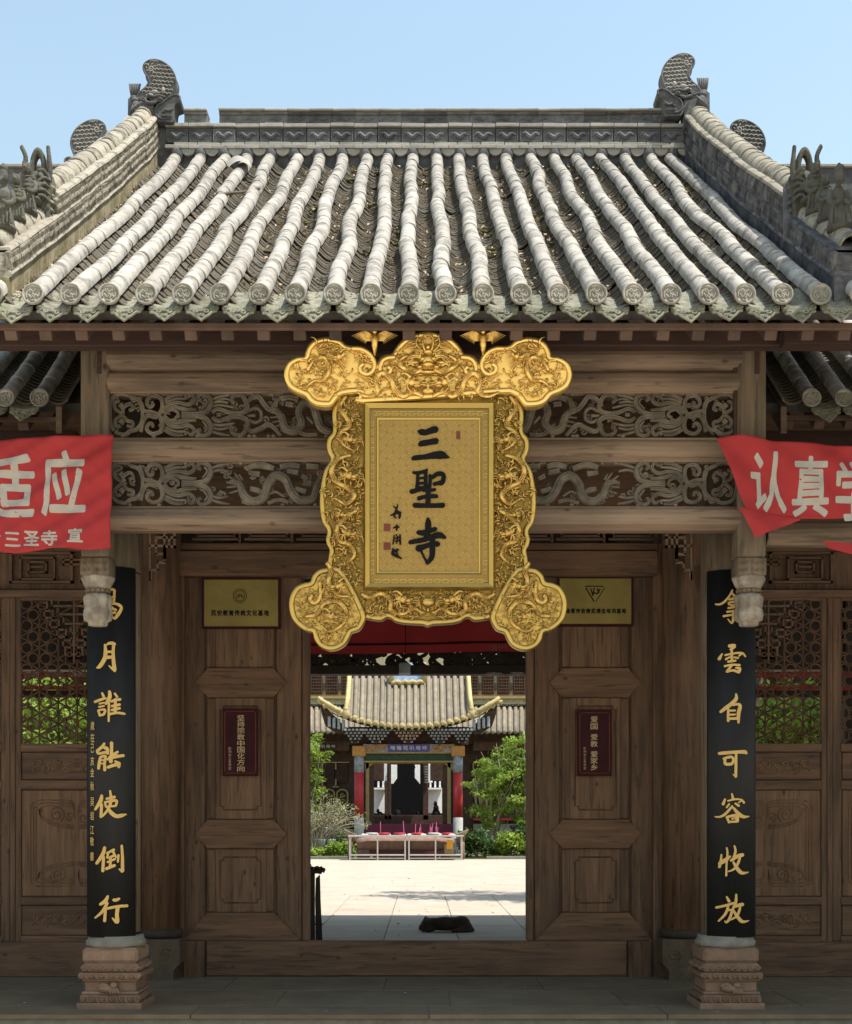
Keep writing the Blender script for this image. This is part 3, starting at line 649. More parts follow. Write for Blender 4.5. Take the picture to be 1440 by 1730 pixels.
# door leaves with their panels
def leaf(sg):
    mx = (lambda x: x) if sg < 0 else (lambda x: 1413-x)
    D = DW+.1; lo = MB()
    def q(nm, x0, x1, y0, y1, dd=0, t=.04, m=wood_v, c=.005, par=None):
        a, c_ = sorted((mx(x0), mx(x1))); return bp(nm, m, par or L, a, c_, y0, y1, D+dd, t, c=c)
    a, c_ = sorted((mx(308), mx(514))); lo.bxp(a, c_, 974, 1589, D+.03, .05, .003)
    L = part(lo, 'door_leaf', wood_v, gate)
    q('stile', 308, 346, 974, 1589); q('stile', 468, 510, 974, 1589); q('edge_stile', 511, 523, 985, 1589, -.02, .12)
    q('top_rail', 346, 468, 974, 984, 0, .038)
    for (y0, y1, inner) in ((984, 1128, False), (1179, 1384, True), (1434, 1541, True)):
        q('panel', 350, 463, y0, y1, .016, .02, wood_p, .003)
        q('panel_strip', 350, 364, y0+1, y1-1, .004, .03); q('panel_strip', 450, 463, y0+1, y1-1, .004, .03)
        if inner:
            b = MB(); X0, X1 = (372, 441); pts = [(X0+6, y0+14), (X1-6, y0+14), (X1-6, y0+20), (X1, y0+20), (X1, y1-22), (X1-6, y1-22), (X1-6, y1-16), (X0+6, y1-16), (X0+6, y1-22), (X0, y1-22), (X0, y0+20), (X0+6, y0+20)]
            b.tube([P(mx(x), y, D+.012) for x, y in pts], .006, 4, closed=True); part(b, 'panel_molding', wood_v, L)
    for (y0, y1, low) in ((1129, 1178, 0), (1385, 1433, 0), (1542, 1589, 1)):
        ym = (y0+y1)/2; pts = [(330, ym), (351, y0), (462, y0), (484, ym), (462, y1), (351, y1)] if not low else [(310, y1), (350, y0), (463, y0), (508, y1)]
        b = MB(); b.prism([(PX(mx(x), D-.022), PZ(y, D-.022)) for x, y in pts], D-.022, D+.03); part(b, 'mitred_rail', wood_q, L)
leaf(-1); leaf(1)
th = sp('threshold', 348, 1060, 1590, 1650, DW-.02, .1, wood_h, c=.012)
sp('threshold_block', 309, 347, 1590, 1652, DW, .1); sp('threshold_block', 1061, 1101, 1590, 1652, DW, .1)
# ------------------------------------------------------------------ main ridge
RD = 11.86; K_ = RD/F
zz = lambda py: PZ(py, RD)
ridge = part((lambda b: (b.box(-2.46, 2.46, RD+.02, RD+.26, zz(290), zz(210), .01), b)[1])(MB()), 'main_ridge', ridge_m, gate)
b = MB()                                                          # mortar humps between the tile rows
for i in range(22):
    x = ROWS[i]; b.ball((x, RD-.0, zz(262)), (.068, .06, .085), 10, 6)
b.box(-2.46, 2.46, RD+.0, RD+.05, zz(292), zz(262), .005)
part(b, 'mortar_humps', ridge_m, ridge, True, 'stuff')
pl = MB(); pts = [(-.062, .075), (.062, .075), (.062, .03), (.05, 0), (.025, -.018), (0, -.024), (-.025, -.018), (-.05, 0), (-.062, .03)]
pl.prism(pts, 0, .03); plm = pl.mesh('scallop_tile', ridge_l)
rb = MB(); rb.box(-.105, .105, 0, .07, 0, .032, .004); rbm = rb.mesh('moulding_tile', ridge_l)
rb = MB(); rb.box(-.104, .104, 0, .06, 0, zz(219)-zz(242), .004)
hz = (zz(219)-zz(242)); fz = .012
for (a, c, u, v) in ((-.1, .1, .004, .014), (-.1, .1, hz-.014, hz-.004), (-.1, -.09, .01, hz-.01), (.09, .1, .01, hz-.01)): rb.box(a, c, -.006, .004, u, v)
p = cat(nums("-72 78 8 -50 88 10 -28 66 13 0 52 13 25 74 12 50 84 9 78 70 5", 3), 4); rb.tube([(x/1000, -.004, y/1000-.005) for x, y, r in p], [r/1000*1.6 for x, y, r in p], 6)
for st_ in ("-72 78 9 -82 66 7 -66 60 5", "-40 72 6 -50 50 5 -64 48 4", "10 56 6 20 38 5 36 40 4", "50 84 6 66 96 4", "-20 50 5 -8 34 4"):
    p = cat(nums(st_, 3), 3); rb.tube([(x/1000, -.004, y/1000-.005) for x, y, r in p], [r/1000 for x, y, r in p], 5)
dgm = rb.mesh('dragon_tile', ridge_m)
rb = MB(); hb = zz(187)-zz(208); rb.box(-.105, .105, .02, .14, 0, hb, .004); rb.box(-.106, .106, 0, .16, hb-.02, hb+.004, .006); rb.box(-.106, .106, .002, .158, -.002, .02, .006)
p = cat([(-.07, .05, .008), (-.03, .07, .012), (.01, .05, .01), (.05, .065, .008)], 3); rb.tube([(x, .018, y) for x, y, r in p], [r for x, y, r in p], 5)
cpm = rb.mesh('crest_tile', ridge_m)
cr = MB(); cr.box(-.106, .106, -.012, .17, 0, .02, .005); crm = cr.mesh('crest_lid', ridge_l)
for i in range(22):
    x = ROWS[i]; j = lambda a: random.uniform(-a, a)
    link('scallop_tile', plm, ridge, (x+.107, RD-.035, zz(262)+j(.004)), (0, j(.03), 0))
    link('moulding_tile', rbm, ridge, (x, RD-.05+j(.004), zz(255)+j(.003)), (0, j(.01), j(.02)))
    link('moulding_tile', rbm, ridge, (x+.08, RD-.03+j(.004), zz(249)+j(.003)), (0, j(.01), j(.02)))
    link('dragon_tile', dgm, ridge, (x, RD-.01+j(.004), zz(242)+j(.002)), (0, j(.012), j(.02)))
    link('moulding_tile', rbm, ridge, (x, RD-.035+j(.004), zz(217)+j(.003)), (0, j(.01), j(.02)))
    sag = .02*((i-10.5)/10.5)**2
    if i != 2 and 350 < 0: pass
    xx = PX(312+i*38.6+(18 if i == 0 else 0), RD)
    if i == 1 or xx > PX(1128, RD): continue
    o = link('crest_tile', cpm, ridge, (xx, RD+.01+j(.004), zz(209)+j(.002)+(.01 if i > 18 else 0)), (0, j(.01), j(.02)))
    link('crest_lid', crm, ridge, (xx, RD+.0+j(.004), zz(209)+hb+.006+j(.001)), (0, j(.01), j(.02)))
# ------------------------------------------------------------------ ridge-end beast ("dragon swallowing the ridge"), traced facing left
def beast(sg, ox, oz, D, sc, par):
    K = D/F/6.545*sc
    if sg > 0: f = lambda x, y, d=0: Vector((ox+(x-430)*K, D+d, oz-(y-700)*K))
    else: f = lambda x, y, d=0: Vector((ox-(x-430)*K, D+d, oz-(y-700)*K))
    out = nums("300 520 240 470 205 400 186 320 200 240 245 165 315 108 395 76 470 78 525 110 545 160 530 215 495 262 482 310 512 368 560 412 602 462 606 500 500 530 400 540", 2)
    o = cat(out, 3, True)
    b = MB(); b.extr([f(x, y, .0) for x, y in o], (0, .13, 0)); r = part(b, 'ridge_beast', ridge_m, par)
    b = MB(); b.tube([f(x, y, .0) for x, y in o], 11*K, 6, closed=True); b.tube([f(x, y, .13) for x, y in o], 11*K, 6, closed=True); part(b, 'beast_rim', ridge_m, r, True)
    b = MB()
    from_poly = [(x, y) for x, y in o]
    def inside(x, y):
        c = False; n = len(from_poly); j = n-1
        for i in range(n):
            xi, yi = from_poly[i]; xj, yj = from_poly[j]
            if (yi > y) != (yj > y) and x < (xj-xi)*(y-yi)/(yj-yi)+xi: c = not c
            j = i
        return c
    for r_ in range(9):
        for c_ in range(9):
            x = 215+c_*46+(23 if r_ % 2 else 0); y = 118+r_*43-c_*4
            if not (inside(x-20, y) and inside(x+20, y) and inside(x, y-18) and inside(x, y+18)) or math.hypot(x-460, y-170) < 62 or y > 470: continue
            b.tube([f(x+21*math.cos(a), y-18*math.sin(a), -.004) for a in (0, .6, 1.2, 1.9, 2.5, 3.14)], 6.5*K, 5)
    b.tube([f(x, y, -.006) for x, y in spiral(460, 170, 34, 1.3, .5, 1, 14)], 8*K, 6)
    for a in range(8): b.tube([f(460+38*math.cos(a*.8), 170-38*math.sin(a*.8), -.004), f(460+58*math.cos(a*.8+.3), 170-58*math.sin(a*.8+.3), -.004)], 6*K, 5)
    b.ball(f(325, 410, 0), (24*K, .02, 36*K)); b.ball(f(420, 430, 0), (40*K, .02, 24*K)); b.ball(f(470, 470, 0), (50*K, .025, 22*K))
    part(b, 'beast_scales', ridge_l, r, True)
    b = MB(); hd = cat(nums("135 560 128 510 165 482 230 500 300 552 370 590 412 650 420 720 390 770 300 775 205 770 200 640 185 580", 2), 3, True)
    b.extr([f(x, y, -.03) for x, y in hd], (0, .2, 0)); h = part(b, 'beast_head', ridge_m, r)
    b = MB(); b.tube([f(x, y, -.035) for x, y in cat(nums("140 550 135 505 175 482 240 505 310 560 375 600 405 660 385 720 320 748 225 735", 2), 4)], 12*K, 6)
    for i in range(5): b.ball(f(232+22*i, 722, -.045), (9*K, .014, 15*K), 6, 4)
    b.tube([f(x, y, -.04) for x, y in cat(nums("215 640 250 660 300 650 320 680", 2), 4)], 14*K, 6)
    b.ball(f(350, 540, -.04), (34*K, .03, 24*K)); b.ball(f(350, 540, -.065), (14*K, .012, 12*K))
    b.tube([f(x, y, -.03) for x, y in cat(nums("300 510 360 490 430 500 490 480", 2), 4)], 16*K, 6)
    b.tube([f(x, y, -.03) for x, y in cat(nums("390 560 440 575 500 560 520 520", 2), 4)], 18*K, 6)
    part(b, 'beast_face', ridge_m, h, True)
    b = MB(); b.extr([f(x, y, .0) for x, y in ((490, 495), (715, 500), (718, 900), (430, 900), (430, 560))], (0, .16, 0)); part(b, 'beast_block', ridge_m, r)
    b = MB()
    for i in range(6): b.tube([f(625+14*i, 440, .07), f(612+19*i, 365, .07), f(600+23*i, 292, .07)], [8*K, 10*K, 11*K], 6)
    b.ball(f(662, 465, .07), (58*K, .05, 36*K)); b.ball(f(640, 520, .0), (46*K, .03, 30*K)); b.ball(f(625, 590, -.0), (50*K, .04, 60*K))
    for i in range(4): b.tube([f(560+30*i, 560+12*i, -.03), f(600+26*i, 600+22*i, -.04), f(620+22*i, 660+10*i, -.03)], 10*K, 6)
    part(b, 'beast_fan', ridge_m, r, True)
    return r
def at2(px, py, D): q = P(px, py, D); return q.x, q.z
x, z = at2(1090+430/6.545, 80+700/6.545, 11.8); beast(1, x, z, 11.8, 1., ridge)
x, z = at2(200+393/6.545, 80+765/6.545, 11.8); beast(-1, x, z, 11.8, 1., ridge)
# ------------------------------------------------------------------ gable ridges with their patterned courses, caps and figures
def sweep(mb, prof, path, closed=True):
    n = len(prof); vs = []
    for (y, z, dx) in path:
        for (x, h) in prof: vs.append((x+dx, y, z+h))
    m = len(path); fs = [(i*n+k, i*n+(k+1) % n, (i+1)*n+(k+1) % n, (i+1)*n+k) for i in range(m-1) for k in range(n)]
    fs += [tuple(range(n)), tuple(range(m*n-1, (m-1)*n-1, -1))]; mb.add(vs, fs)
def gable(sg):
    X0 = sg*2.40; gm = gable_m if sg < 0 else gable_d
    def gp(s, up=0.):
        q = roofp(0, s); lift = .02*max(0, (s-4.3))**2+.012*noise.noise(Vector((s*1.3, sg, 2)))+.006*noise.noise(Vector((s*5, sg, 8)))
        return q.y, q.z+lift+up, .012*noise.noise(Vector((s*2, sg*4, 5)))
    S1 = 1.28; S2 = SLL+.03
    seg = lambda a, c, n: [gp(a+(c-a)*i/n) for i in range(n+1)]
    pr = lambda q: [(X0+sg*x, h) for x, h in q]
    b = MB(); sweep(b, pr([(-.0, -.12), (0, .12), (.03, .13), (.3, .13), (.3, -.12)]), seg(.08, S2, 60))
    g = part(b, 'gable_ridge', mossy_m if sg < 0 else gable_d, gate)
    b = MB(); sweep(b, pr([(-.014, .126), (-.018, .138), (-.010, .15), (.0, .16), (.28, .16), (.28, .12), (0, .12)]), seg(.1, S2, 60)); part(b, 'lower_moulding', gm, g)
    b = MB(); sweep(b, pr([(.012, .158), (.012, .28), (.27, .28), (.27, .158)]), seg(.1, S2, 60)); part(b, 'ridge_core', gm, g)
    b = MB(); sweep(b, pr([(-.008, .268), (-.013, .278), (-.006, .29), (0, .296), (.27, .296), (.27, .26)]), seg(.1, S2, 60)); part(b, 'middle_moulding', gm, g)
    b = MB(); sweep(b, pr([(.02, .29), (.02, .42), (.26, .42), (.26, .29)]), seg(S1, S2, 40)); part(b, 'upper_core', gm, g)
    b = MB(); sweep(b, pr([(-.008, .402), (-.016, .416), (-.010, .432), (.01, .44), (.26, .44), (.26, .40)]), seg(S1, S2, 50)); part(b, 'upper_moulding', gable_m, g)
    # patterned tiles: one relief mesh per course
    def rel(L, h, seed):
        q = MB(); q.box(-.016, .01, -L/2+.003, L/2-.003, 0, h, .003); r = random.Random(seed)
        for i in range(6):
            y = -L/2+.02+i*(L-.04)/5; t = r.uniform(-.006, .006)
            q.tube([(-.014, y+t, h*.12), (-.016, y-t-.008, h*.4), (-.014, y+t+.008, h*.65), (-.013, y, h*.9)], .009, 5)
            q.tube([(-.014, y-.012, h*.5), (-.016, y+.014, h*.55)], .008, 5)
        return q.mesh('relief_tile', gm)
    L = .235; me = [rel(L, .1, k) for k in range(3)]
    if sg > 0: me = [rel(L, .1, k+5) for k in range(3)]
    def course(s0, s1, up, xo):
        s = s0+L/2
        while s < s1:
            y, z, dx = gp(s, up); y2, z2, _ = gp(s+.05, up); o = link('relief_tile', random.choice(me), g, (X0+sg*xo+dx, y, z-.02), (math.atan2(z2-z, y2-y)+random.uniform(-.015, .015), random.uniform(-.03, .03), 0))
            if sg < 0: o.scale = (-1, 1, 1)
            s += L
    course(.12, S2, .172, .006); course(S1, S2, .306, .010)
    # caps
    cmesh = [barrel_mesh('ridge_cap_tile', gable_m, .2, .086, .08, 10, 40+k, PI*1.2).mesh('ridge_cap_tile', gable_m, True) for k in range(3)]
    def caps(s0, s1, up, sc=1.):
        s = s0
        while s < s1:
            y, z, dx = gp(s, up); y2, z2, _ = gp(s+.1, up)
            o = link('ridge_cap_tile', random.choice(cmesh), g, (X0+sg*.12+dx, y, z), (math.atan2(z2-z, y2-y)+random.uniform(-.02, .02), 0, random.uniform(-.03, .03))); o.scale = (sc, 1, sc); s += .185
    caps(S1+.02, S2, .42); caps(.15, S1-.15, .285, .9)
    # end face of the upper part and the figures standing on the lower part
    y, z, dx = gp(S1); b = MB(); b.box(X0-.02, X0+sg*.28, y-.05, y+.0, z+.1, z+.47, .012)
    for i in range(7): b.tube([(X0+sg*(-.005+.012*(i % 2)), y-.055, z+.13+.05*i), (X0+sg*.03, y-.065, z+.15+.05*i)], .014, 5)
    part(b, 'end_scroll', gm, g, True)
    def figure(nm, build, m=statue_m, vox=.0055, scl=(.8, .88, 1)):
        b = MB(); build(b); me_ = b.mesh(nm, m, True, False); o = bpy.data.objects.new('t', me_); SC.collection.objects.link(o)
        md = o.modifiers.new('r', 'REMESH'); md.mode = 'VOXEL'; md.voxel_size = vox; md.use_smooth_shade = True
        bpy.context.view_layer.update(); e = o.evaluated_get(bpy.context.evaluated_depsgraph_get()); mm = bpy.data.meshes.new_from_object(e)
        bpy.data.objects.remove(o); mm.name = nm; bb = [Vector(v.co) for v in mm.vertices]
        c = Vector(((min(v.x for v in bb)+max(v.x for v in bb))/2, (min(v.y for v in bb)+max(v.y for v in bb))/2, min(v.z for v in bb)))
        mm.transform(Matrix.Translation(-c)); mm.transform(Matrix.Diagonal((*scl, 1))); mm.materials.clear(); mm.materials.append(m); return link(nm, mm, g, c)
    yb, zb, _ = gp(S1-.08, .33); xb = X0+sg*.10
    tb = lambda b, pts, r, n=8: b.tube([q[:3] for q in cat([tuple(p)+(0,) for p in pts], 4)], [x[0] for x in cat([(v, 0) for v in r], 4)], n)
    def head(b):                                                  # horned beast head on its block
        b.box(xb-.12, xb+.12, yb-.04, yb+.1, zb-.1, zb+.12, .02); b.ball((xb, yb, zb+.15), (.115, .1, .1), 14, 9)
        b.ball((xb, yb-.12, zb+.1), (.085, .09, .04)); b.ball((xb, yb-.11, zb+.02), (.08, .08, .025)); b.ball((xb, yb-.19, zb+.125), (.055, .03, .028))
        for q in (-1, 1):
            b.ball((xb+q*.055, yb-.09, zb+.18), (.038, .03, .03)); b.ball((xb+q*.055, yb-.12, zb+.18), .017)
            tb(b, [(xb+q*.03, yb-.1, zb+.215), (xb+q*.08, yb-.08, zb+.225), (xb+q*.13, yb-.02, zb+.19)], [.014, .02, .01])
            tb(b, [(xb+q*.09, yb, zb+.16), (xb+q*.125, yb-.02, zb+.25), (xb+q*.115, yb-.02, zb+.34), (xb+q*(.16 if q*sg > 0 else .105), yb-.02, zb+.41)], [.03, .027, .023, .019])
            for w_ in range(4): tb(b, [(xb+q*.05, yb-.16, zb+.04+.03*w_), (xb+q*.1, yb-.11, zb+.05+.04*w_), (xb+q*.135, yb-.03, zb+.03+.05*w_)], [.008, .013, .007], 6)
            tb(b, [(xb+q*.1, yb+.02, zb+.1), (xb+q*.135, yb+.04, zb+.16), (xb+q*.12, yb+.06, zb+.24)], [.03, .03, .012])
        for a_ in (0, 1): tb(b, [(xb-.065, yb+.01+.04*a_, zb+.22), (xb-.05, yb+.0+.04*a_, zb+.33), (xb, yb+.0+.04*a_, zb+.385), (xb+.05, yb+.0+.04*a_, zb+.33), (xb+.065, yb+.01+.04*a_, zb+.22)], [.028, .026, .028, .026, .028])
        for t_ in range(5): b.ball((xb-.05+.025*t_, yb-.175, zb+.06), (.008, .008, .018), 6, 4)
    figure('beast_head_finial', head, scl=(.66, .8, 1))
    def seated(s, hgt, kind):
        y, z, dx = gp(s, .36); x = xb
        def f(b):
            k = hgt/.36; T = lambda pts, r, n=7: tb(b, [(x+p[0]*k, y+p[1]*k, z+p[2]*k) for p in pts], [v*k for v in r], n)
            b.lathe([(.078*k, 0), (.07*k, .04*k), (.056*k, .1*k), (.058*k, .16*k), (.05*k, .2*k), (.026*k, .235*k), (.018*k, .25*k)], x, y, 16, z, .06, 7); b.ball((x, y-.02*k, z+.17*k), (.05*k, .045*k, .055*k))
            for q in range(6): T([((q-2.5)*.018, -.045, .14), ((q-2.5)*.026, -.066, .07), ((q-2.5)*.03, -.078, .0)], [.007, .01, .009], 6)
            b.ball((x, y-.03*k, z+.285*k), (.038*k, .04*k, .046*k), 12, 8)
            for q in (-1, 1): T([(q*.052, 0, .21), (q*.074, -.03, .15), (q*.05, -.075, .115), (q*.012, -.085, .13)], [.022, .02, .016, .013])
            if kind:
                b.ball((x, y-.075*k, z+.275*k), (.024*k, .036*k, .018*k)); b.ball((x, y-.07*k, z+.255*k), (.02*k, .03*k, .009*k)); T([(0, 0, .33), (0, .05, .3), (0, .065, .2), (.02, .07, .1)], [.018, .022, .018, .014])
                for q in (-1, 1): b.ball((x+q*.032*k, y-.02*k, z+.325*k), (.012*k, .01*k, .026*k)); b.ball((x+q*.018*k, y-.068*k, z+.3*k), .009*k)
                for w_ in range(4): T([(-.045, -.03+.0*w_, .235-.03*w_), (0, -.068, .222-.03*w_), (.045, -.03, .235-.03*w_)], [.006, .009, .006], 5)
            else:
                b.ball((x, y-.025*k, z+.33*k), (.036*k, .04*k, .022*k)); b.ball((x, y-.02*k, z+.352*k), .015*k); T([(-.012, -.068, .27), (0, -.075, .245), (.012, -.068, .27)], [.006, .008, .006], 5)
            b.ball((x, y, z), (.085*k, .085*k, .03*k))
        figure('ridge_figure', f)
    seated(S1-.36, .34, 1); seated(S1-.62, .3, 1); seated(S1-.92, .38, 0)
gable(-1); gable(1)
# ------------------------------------------------------------------ side wings: lower roof, lattice doors, beam
WE = (8.82, PZ(681, 8.82)); WA = math.radians(38)
def wing(sg):
    lab = 'lower side wing with carved lattice doors under its own tiled roof, '+('left of the gateway' if sg < 0 else 'right of the gateway')
    W = thing('side_wing', lab, 'building', (sg*4.2, 10.5, 0), 'side wings of the gatehouse')
    Uw = Vector((0, math.cos(WA), math.sin(WA))); Nw = Vector((0, -math.sin(WA), math.cos(WA)))
    rp = lambda x, s, h=0: Vector((x, WE[0], WE[1]))+Uw*s+Nw*h
    b = MB(); xs = sorted((sg*2.3, sg*7.5)); s1 = 3.9
    b.extr([rp(xs[0], .1, -.1), rp(xs[1], .1, -.1), rp(xs[1], s1, -.1), rp(xs[0], s1, -.1)], Nw*.06); rf = part(b, 'wing_roof', deck_m, W)
    b = MB(); b.extr([(xs[0], 11.9, 6.5), (xs[1], 11.9, 6.5), (xs[1], 16.6, 3.9), (xs[0], 16.6, 3.9)], (0, .05, .08)); part(b, 'rear_slope', tile_m, W)
    rows = ([-2.583-.215*k for k in range(8)] if sg < 0 else [2.635+.215*k for k in range(8)])
    stf = MB(); caps_ = []
    for i, x in enumerate(rows):
        xf = lambda s, x=x, i=i: x+noise.noise(Vector((x*3, s*1.2, 4)))*.02
        for j in range(15):
            s = j*TL; a = rp(xf(s), s, .035); c = rp(xf(s+TL), s+TL, .035); d = (c-a).normalized(); xx = d.cross(Vector((0, 0, 1))).normalized(); z = xx.cross(d); M = Matrix((xx, d, z)).transposed(); k = random.randrange(8)
            if i < 3 and j < 8: link('barrel_tile', bms[k], rf, a, M.to_euler())
            else: stf.add([M @ Vector(v)+a for v in bm_[k].v], bm_[k].f)
        cap_at(rf, rp(xf(0), -.005, .03), 1.02)
        dx = x-sg*.108+(0 if i else 0)
        if i: link('drip_tile', dm, rf, rp(dx, 0)+Vector((0, -.01, -.02)), (random.uniform(-.05, .05), random.uniform(-.05, .05), 0))
    part(stf, 'upper_barrel_tiles', tile_m, rf, True, 'stuff', recalc=False)
    pm = MB(); rr = random.Random(3)
    for i in range(9):
        x = rows[0]-sg*.108+sg*.215*i; s = .03
        while s < s1-.1:
            vs = []
            for (ds, hh) in ((0, -.006), (.009, .0095), (.068, .0015)):
                for k in range(7): vs.append(rp(x-.075+.15*k/6, s+ds, hh-.035*math.sin(PI*k/6)+.012+rr.uniform(-.001, .001)))
            pm.add(vs, [(r*7+k, r*7+k+1, (r+1)*7+k+1, (r+1)*7+k) for r in range(2) for k in range(6)]); s += .056
    part(pm, 'pan_tiles', pan_m, rf, False, 'stuff', recalc=False)
    # ridge of the wing, its beast beside the main gable
    b = MB(); zr = PZ(330, 12.1); b.box(xs[0]+(.0), xs[1], 12.0, 12.2, zr-.3, PZ(292, 12.1), .01); wr = part(b, 'wing_ridge', ridge_m, W); bx('ridge_lid', ridge_l, wr, xs[0], xs[1], 11.97, 12.23, PZ(293, 12.1), PZ(288, 12.1))
    if sg < 0: x, z = at2(162, 309, 12.1)
    else: x, z = at2(1251, 309, 12.1)
    beast(-sg, x, z, 12.05, 1.06, wr)
    # eave board, rafters
    ys = 707 if sg < 0 else 704
    ex = sorted((sg*2.47, sg*7)); z0 = PZ(ys+5, 8.9); b = MB(); b.box(ex[0], ex[1], 8.9, 8.93, z0, PZ(ys-3, 8.9), .003); part(b, 'eave_board', raft_m, W)
    for i in range(12):
        o = link('rafter', rme, rf, (sg*(2.53+.215*i), 8.95, PZ(ys+6, 8.95)), (WA, 0, 0))
    b = MB(); xe = sg*2.45; q = sorted((xe, xe+sg*.04)); b.extr([(q[0], 8.86, PZ(735, 8.9)), (q[0], 8.86, PZ(690, 8.9)), (q[0], 11, PZ(690, 8.9)+1.7), (q[0], 11, PZ(735, 8.9)+1.7)], (q[1]-q[0], 0, 0)); part(b, 'verge_board', beam_m, W)
    bx('wing_purlin', red_wood, W, ex[0], ex[1], 9.3, 9.4, PZ(735, 9.0), PZ(705, 9.0))
    # long log at the height of the lowest beam
    if sg > 0: log('wing_log', 1299, 1800, 878, 918, DP+.01, beam_m, W)
    else: log('wing_log', -400, 134, 878, 918, DP+.01, beam_m, W)
    # door wall
    D = DW; mx = (lambda x: x) if sg < 0 else (lambda x: 1424-x)
    def q(nm, x0, x1, y0, y1, dd=0, t=.05, m=wood_v, par=W, c=.005):
        a, c_ = sorted((mx(x0), mx(x1))); return bp(nm, m, par, a, c_, y0, y1, D+dd, t, c=c)
    q('wall_head', -500, 240, 600, 925, 0, .06, wood_h); q('head_rail', -500, 240, 918, 930, -.03, .06, wood_h); q('transom_rail', -500, 240, 996, 1009, -.03, .08, wood_h)
    q('transom_board', -500, 240, 930, 996, .05, .02, wood_v)
    b = MB()
    def r4(x0, x1, y0, y1, t=3):
        for a, c_, u, v in ((x0, x1, y0, y0+t), (x0, x1, y1-t, y1), (x0, x0+t, y0, y1), (x1-t, x1, y0, y1)):
            a, c_ = sorted((mx(a), mx(c_))); b.bxp(a, c_, u, v, D+.01, .035)
    for o_ in (18, -222, -462):
        r4(o_-2, o_+105, 932, 985, 4); r4(o_+15, o_+75, 941, 980); r4(o_+29, o_+61, 948, 968); b.bxp(*sorted((mx(o_+34), mx(o_+56))), 956, 959, D+.01, .03); r4(o_+88, o_+130, 944, 955)
        r4(o_+118, o_+150, 935, 984, 4)
    part(b, 'transom_fretwork', wood_h, W, kind='stuff')
    q('wing_threshold', -500, 240, 1592, 1650, -.03, .1, wood_h); q('end_board', 226, 250, 925, 1650, .06, .04)
    for li, x0 in enumerate((17, -201, -419)):                    # three leaves, the nearest one right beside the porch column
        x1 = x0+216
        b = MB(); a, c_ = sorted((mx(x0+16), mx(x1-12))); b.bxp(a, c_, 1256, 1590, D+.035, .02, .002); Lf = part(b, 'lattice_door', wood_v, W)
        q('stile', x0, x0+9, 1009, 1590, 0, .05, wood_v, Lf); q('stile', x0+9.5, x0+19, 1009, 1590, .006, .045, wood_v, Lf)
        q('stile', x1-13, x1+2, 1009, 1590, .008, .05, wood_v, Lf)
        for (y0, y1) in ((1009, 1014), (1256, 1270), (1318, 1334), (1515, 1529), (1581, 1592)): q('rail', x0+18, x1-12, y0, y1, 0, .045, wood_h, Lf)
        q('panel', x0+20, x1-14, 1271, 1317, .018, .02, wood_h, Lf); q('panel', x0+20, x1-14, 1335, 1514, .018, .02, wood_p, Lf); q('panel', x0+20, x1-14, 1530, 1580, .018, .02, wood_h, Lf)
        if li == 2: continue
        # relief on the panels
        b = MB(); cx = (x0+x1)/2+4; T = lambda pts, r=1.3: b.tube([P(mx(x), y, D+.018) for x, y in pts], r*DW/F, 5)
        for k in (0, 5, 10):
            hw = 78-k; T(cat([(cx-hw+14, 1352+k), (cx-hw+3, 1358+k), (cx-hw, 1372), (cx-hw, 1478), (cx-hw+3, 1492-k), (cx-hw+14, 1497-k)], 4)); T(cat([(cx+hw-14, 1352+k), (cx+hw-3, 1358+k), (cx+hw, 1372), (cx+hw, 1478), (cx+hw-3, 1492-k), (cx+hw-14, 1497-k)], 4))
            for e in (-1, 1):
                T(cat([(cx+e*(hw-14), 1352+k), (cx+e*36, 1352+k), (cx+e*8, 1354+k), (cx+e*3, 1366+k)], 4)); T(cat([(cx+e*(hw-14), 1497-k), (cx+e*30, 1497-k), (cx+e*7, 1494-k), (cx+e*4, 1478-k)], 4))
                T(cat([(cx+e*4, 1400-k*.6), (cx+e*34, 1396-k*.6), (cx+e*58, 1384-k*.5), (cx+e*62, 1368)], 4)); T(cat([(cx+e*2, 1456+k*.6), (cx+e*34, 1460+k*.6), (cx+e*58, 1468+k*.5), (cx+e*64, 1482)], 4))
        for e in (-1, 1):
            T(spiral(cx+e*34, 1376, 14, 1.7, 1, e), 2); T(spiral(cx+e*28, 1478, 13, 1.7, 2, -e), 2); T(spiral(cx+e*12, 1382, 9, 1.2, 0, e), 1.8); T(spiral(cx+e*44, 1484, 9, 1.2, 3, e), 1.8)
        for yc, n in ((1295, 9), (1554, 9)):
            for i in range(n):
                xx = cx-66+i*132/(n-1); T(spiral(xx, yc+(4 if i % 2 else -4), 9, 1.4, i*1.3, 1 if i % 2 else -1, 12), 1.5); T(cat([(xx-8, yc+8), (xx, yc-2), (xx+9, yc-8)], 3), 1.4)
        part(b, 'panel_carving', wood_p, Lf, True)
        # lattice: three families of bars with a ring in every triangle
        b = MB(); X0, X1, Y0, Y1 = x0+19, x1-13, 1014, 1256; h = 32.; a = h/(math.sqrt(3)/2); K = DW/F; dd = D+.012
        def clipbar(px, py, ang):
            dx, dy = math.cos(ang), math.sin(ang); t0, t1 = -1e9, 1e9
            for p, d, lo, hi in ((px, dx, X0, X1), (py, dy, Y0, Y1)):
                if abs(d) < 1e-9:
                    if not lo <= p <= hi: return
                else:
                    u, v = sorted(((lo-p)/d, (hi-p)/d)); t0 = max(t0, u); t1 = min(t1, v)
            if t1-t0 > 3: b.tube([P(mx(px+dx*t0), py+dy*t0, dd), P(mx(px+dx*t1), py+dy*t1, dd)], 1.5*K, 4, 1.4, ref=(0, 1, 0))
        xa = x0+50
        for i in range(-3, 9): clipbar(xa+i*h, Y0, PI/2)
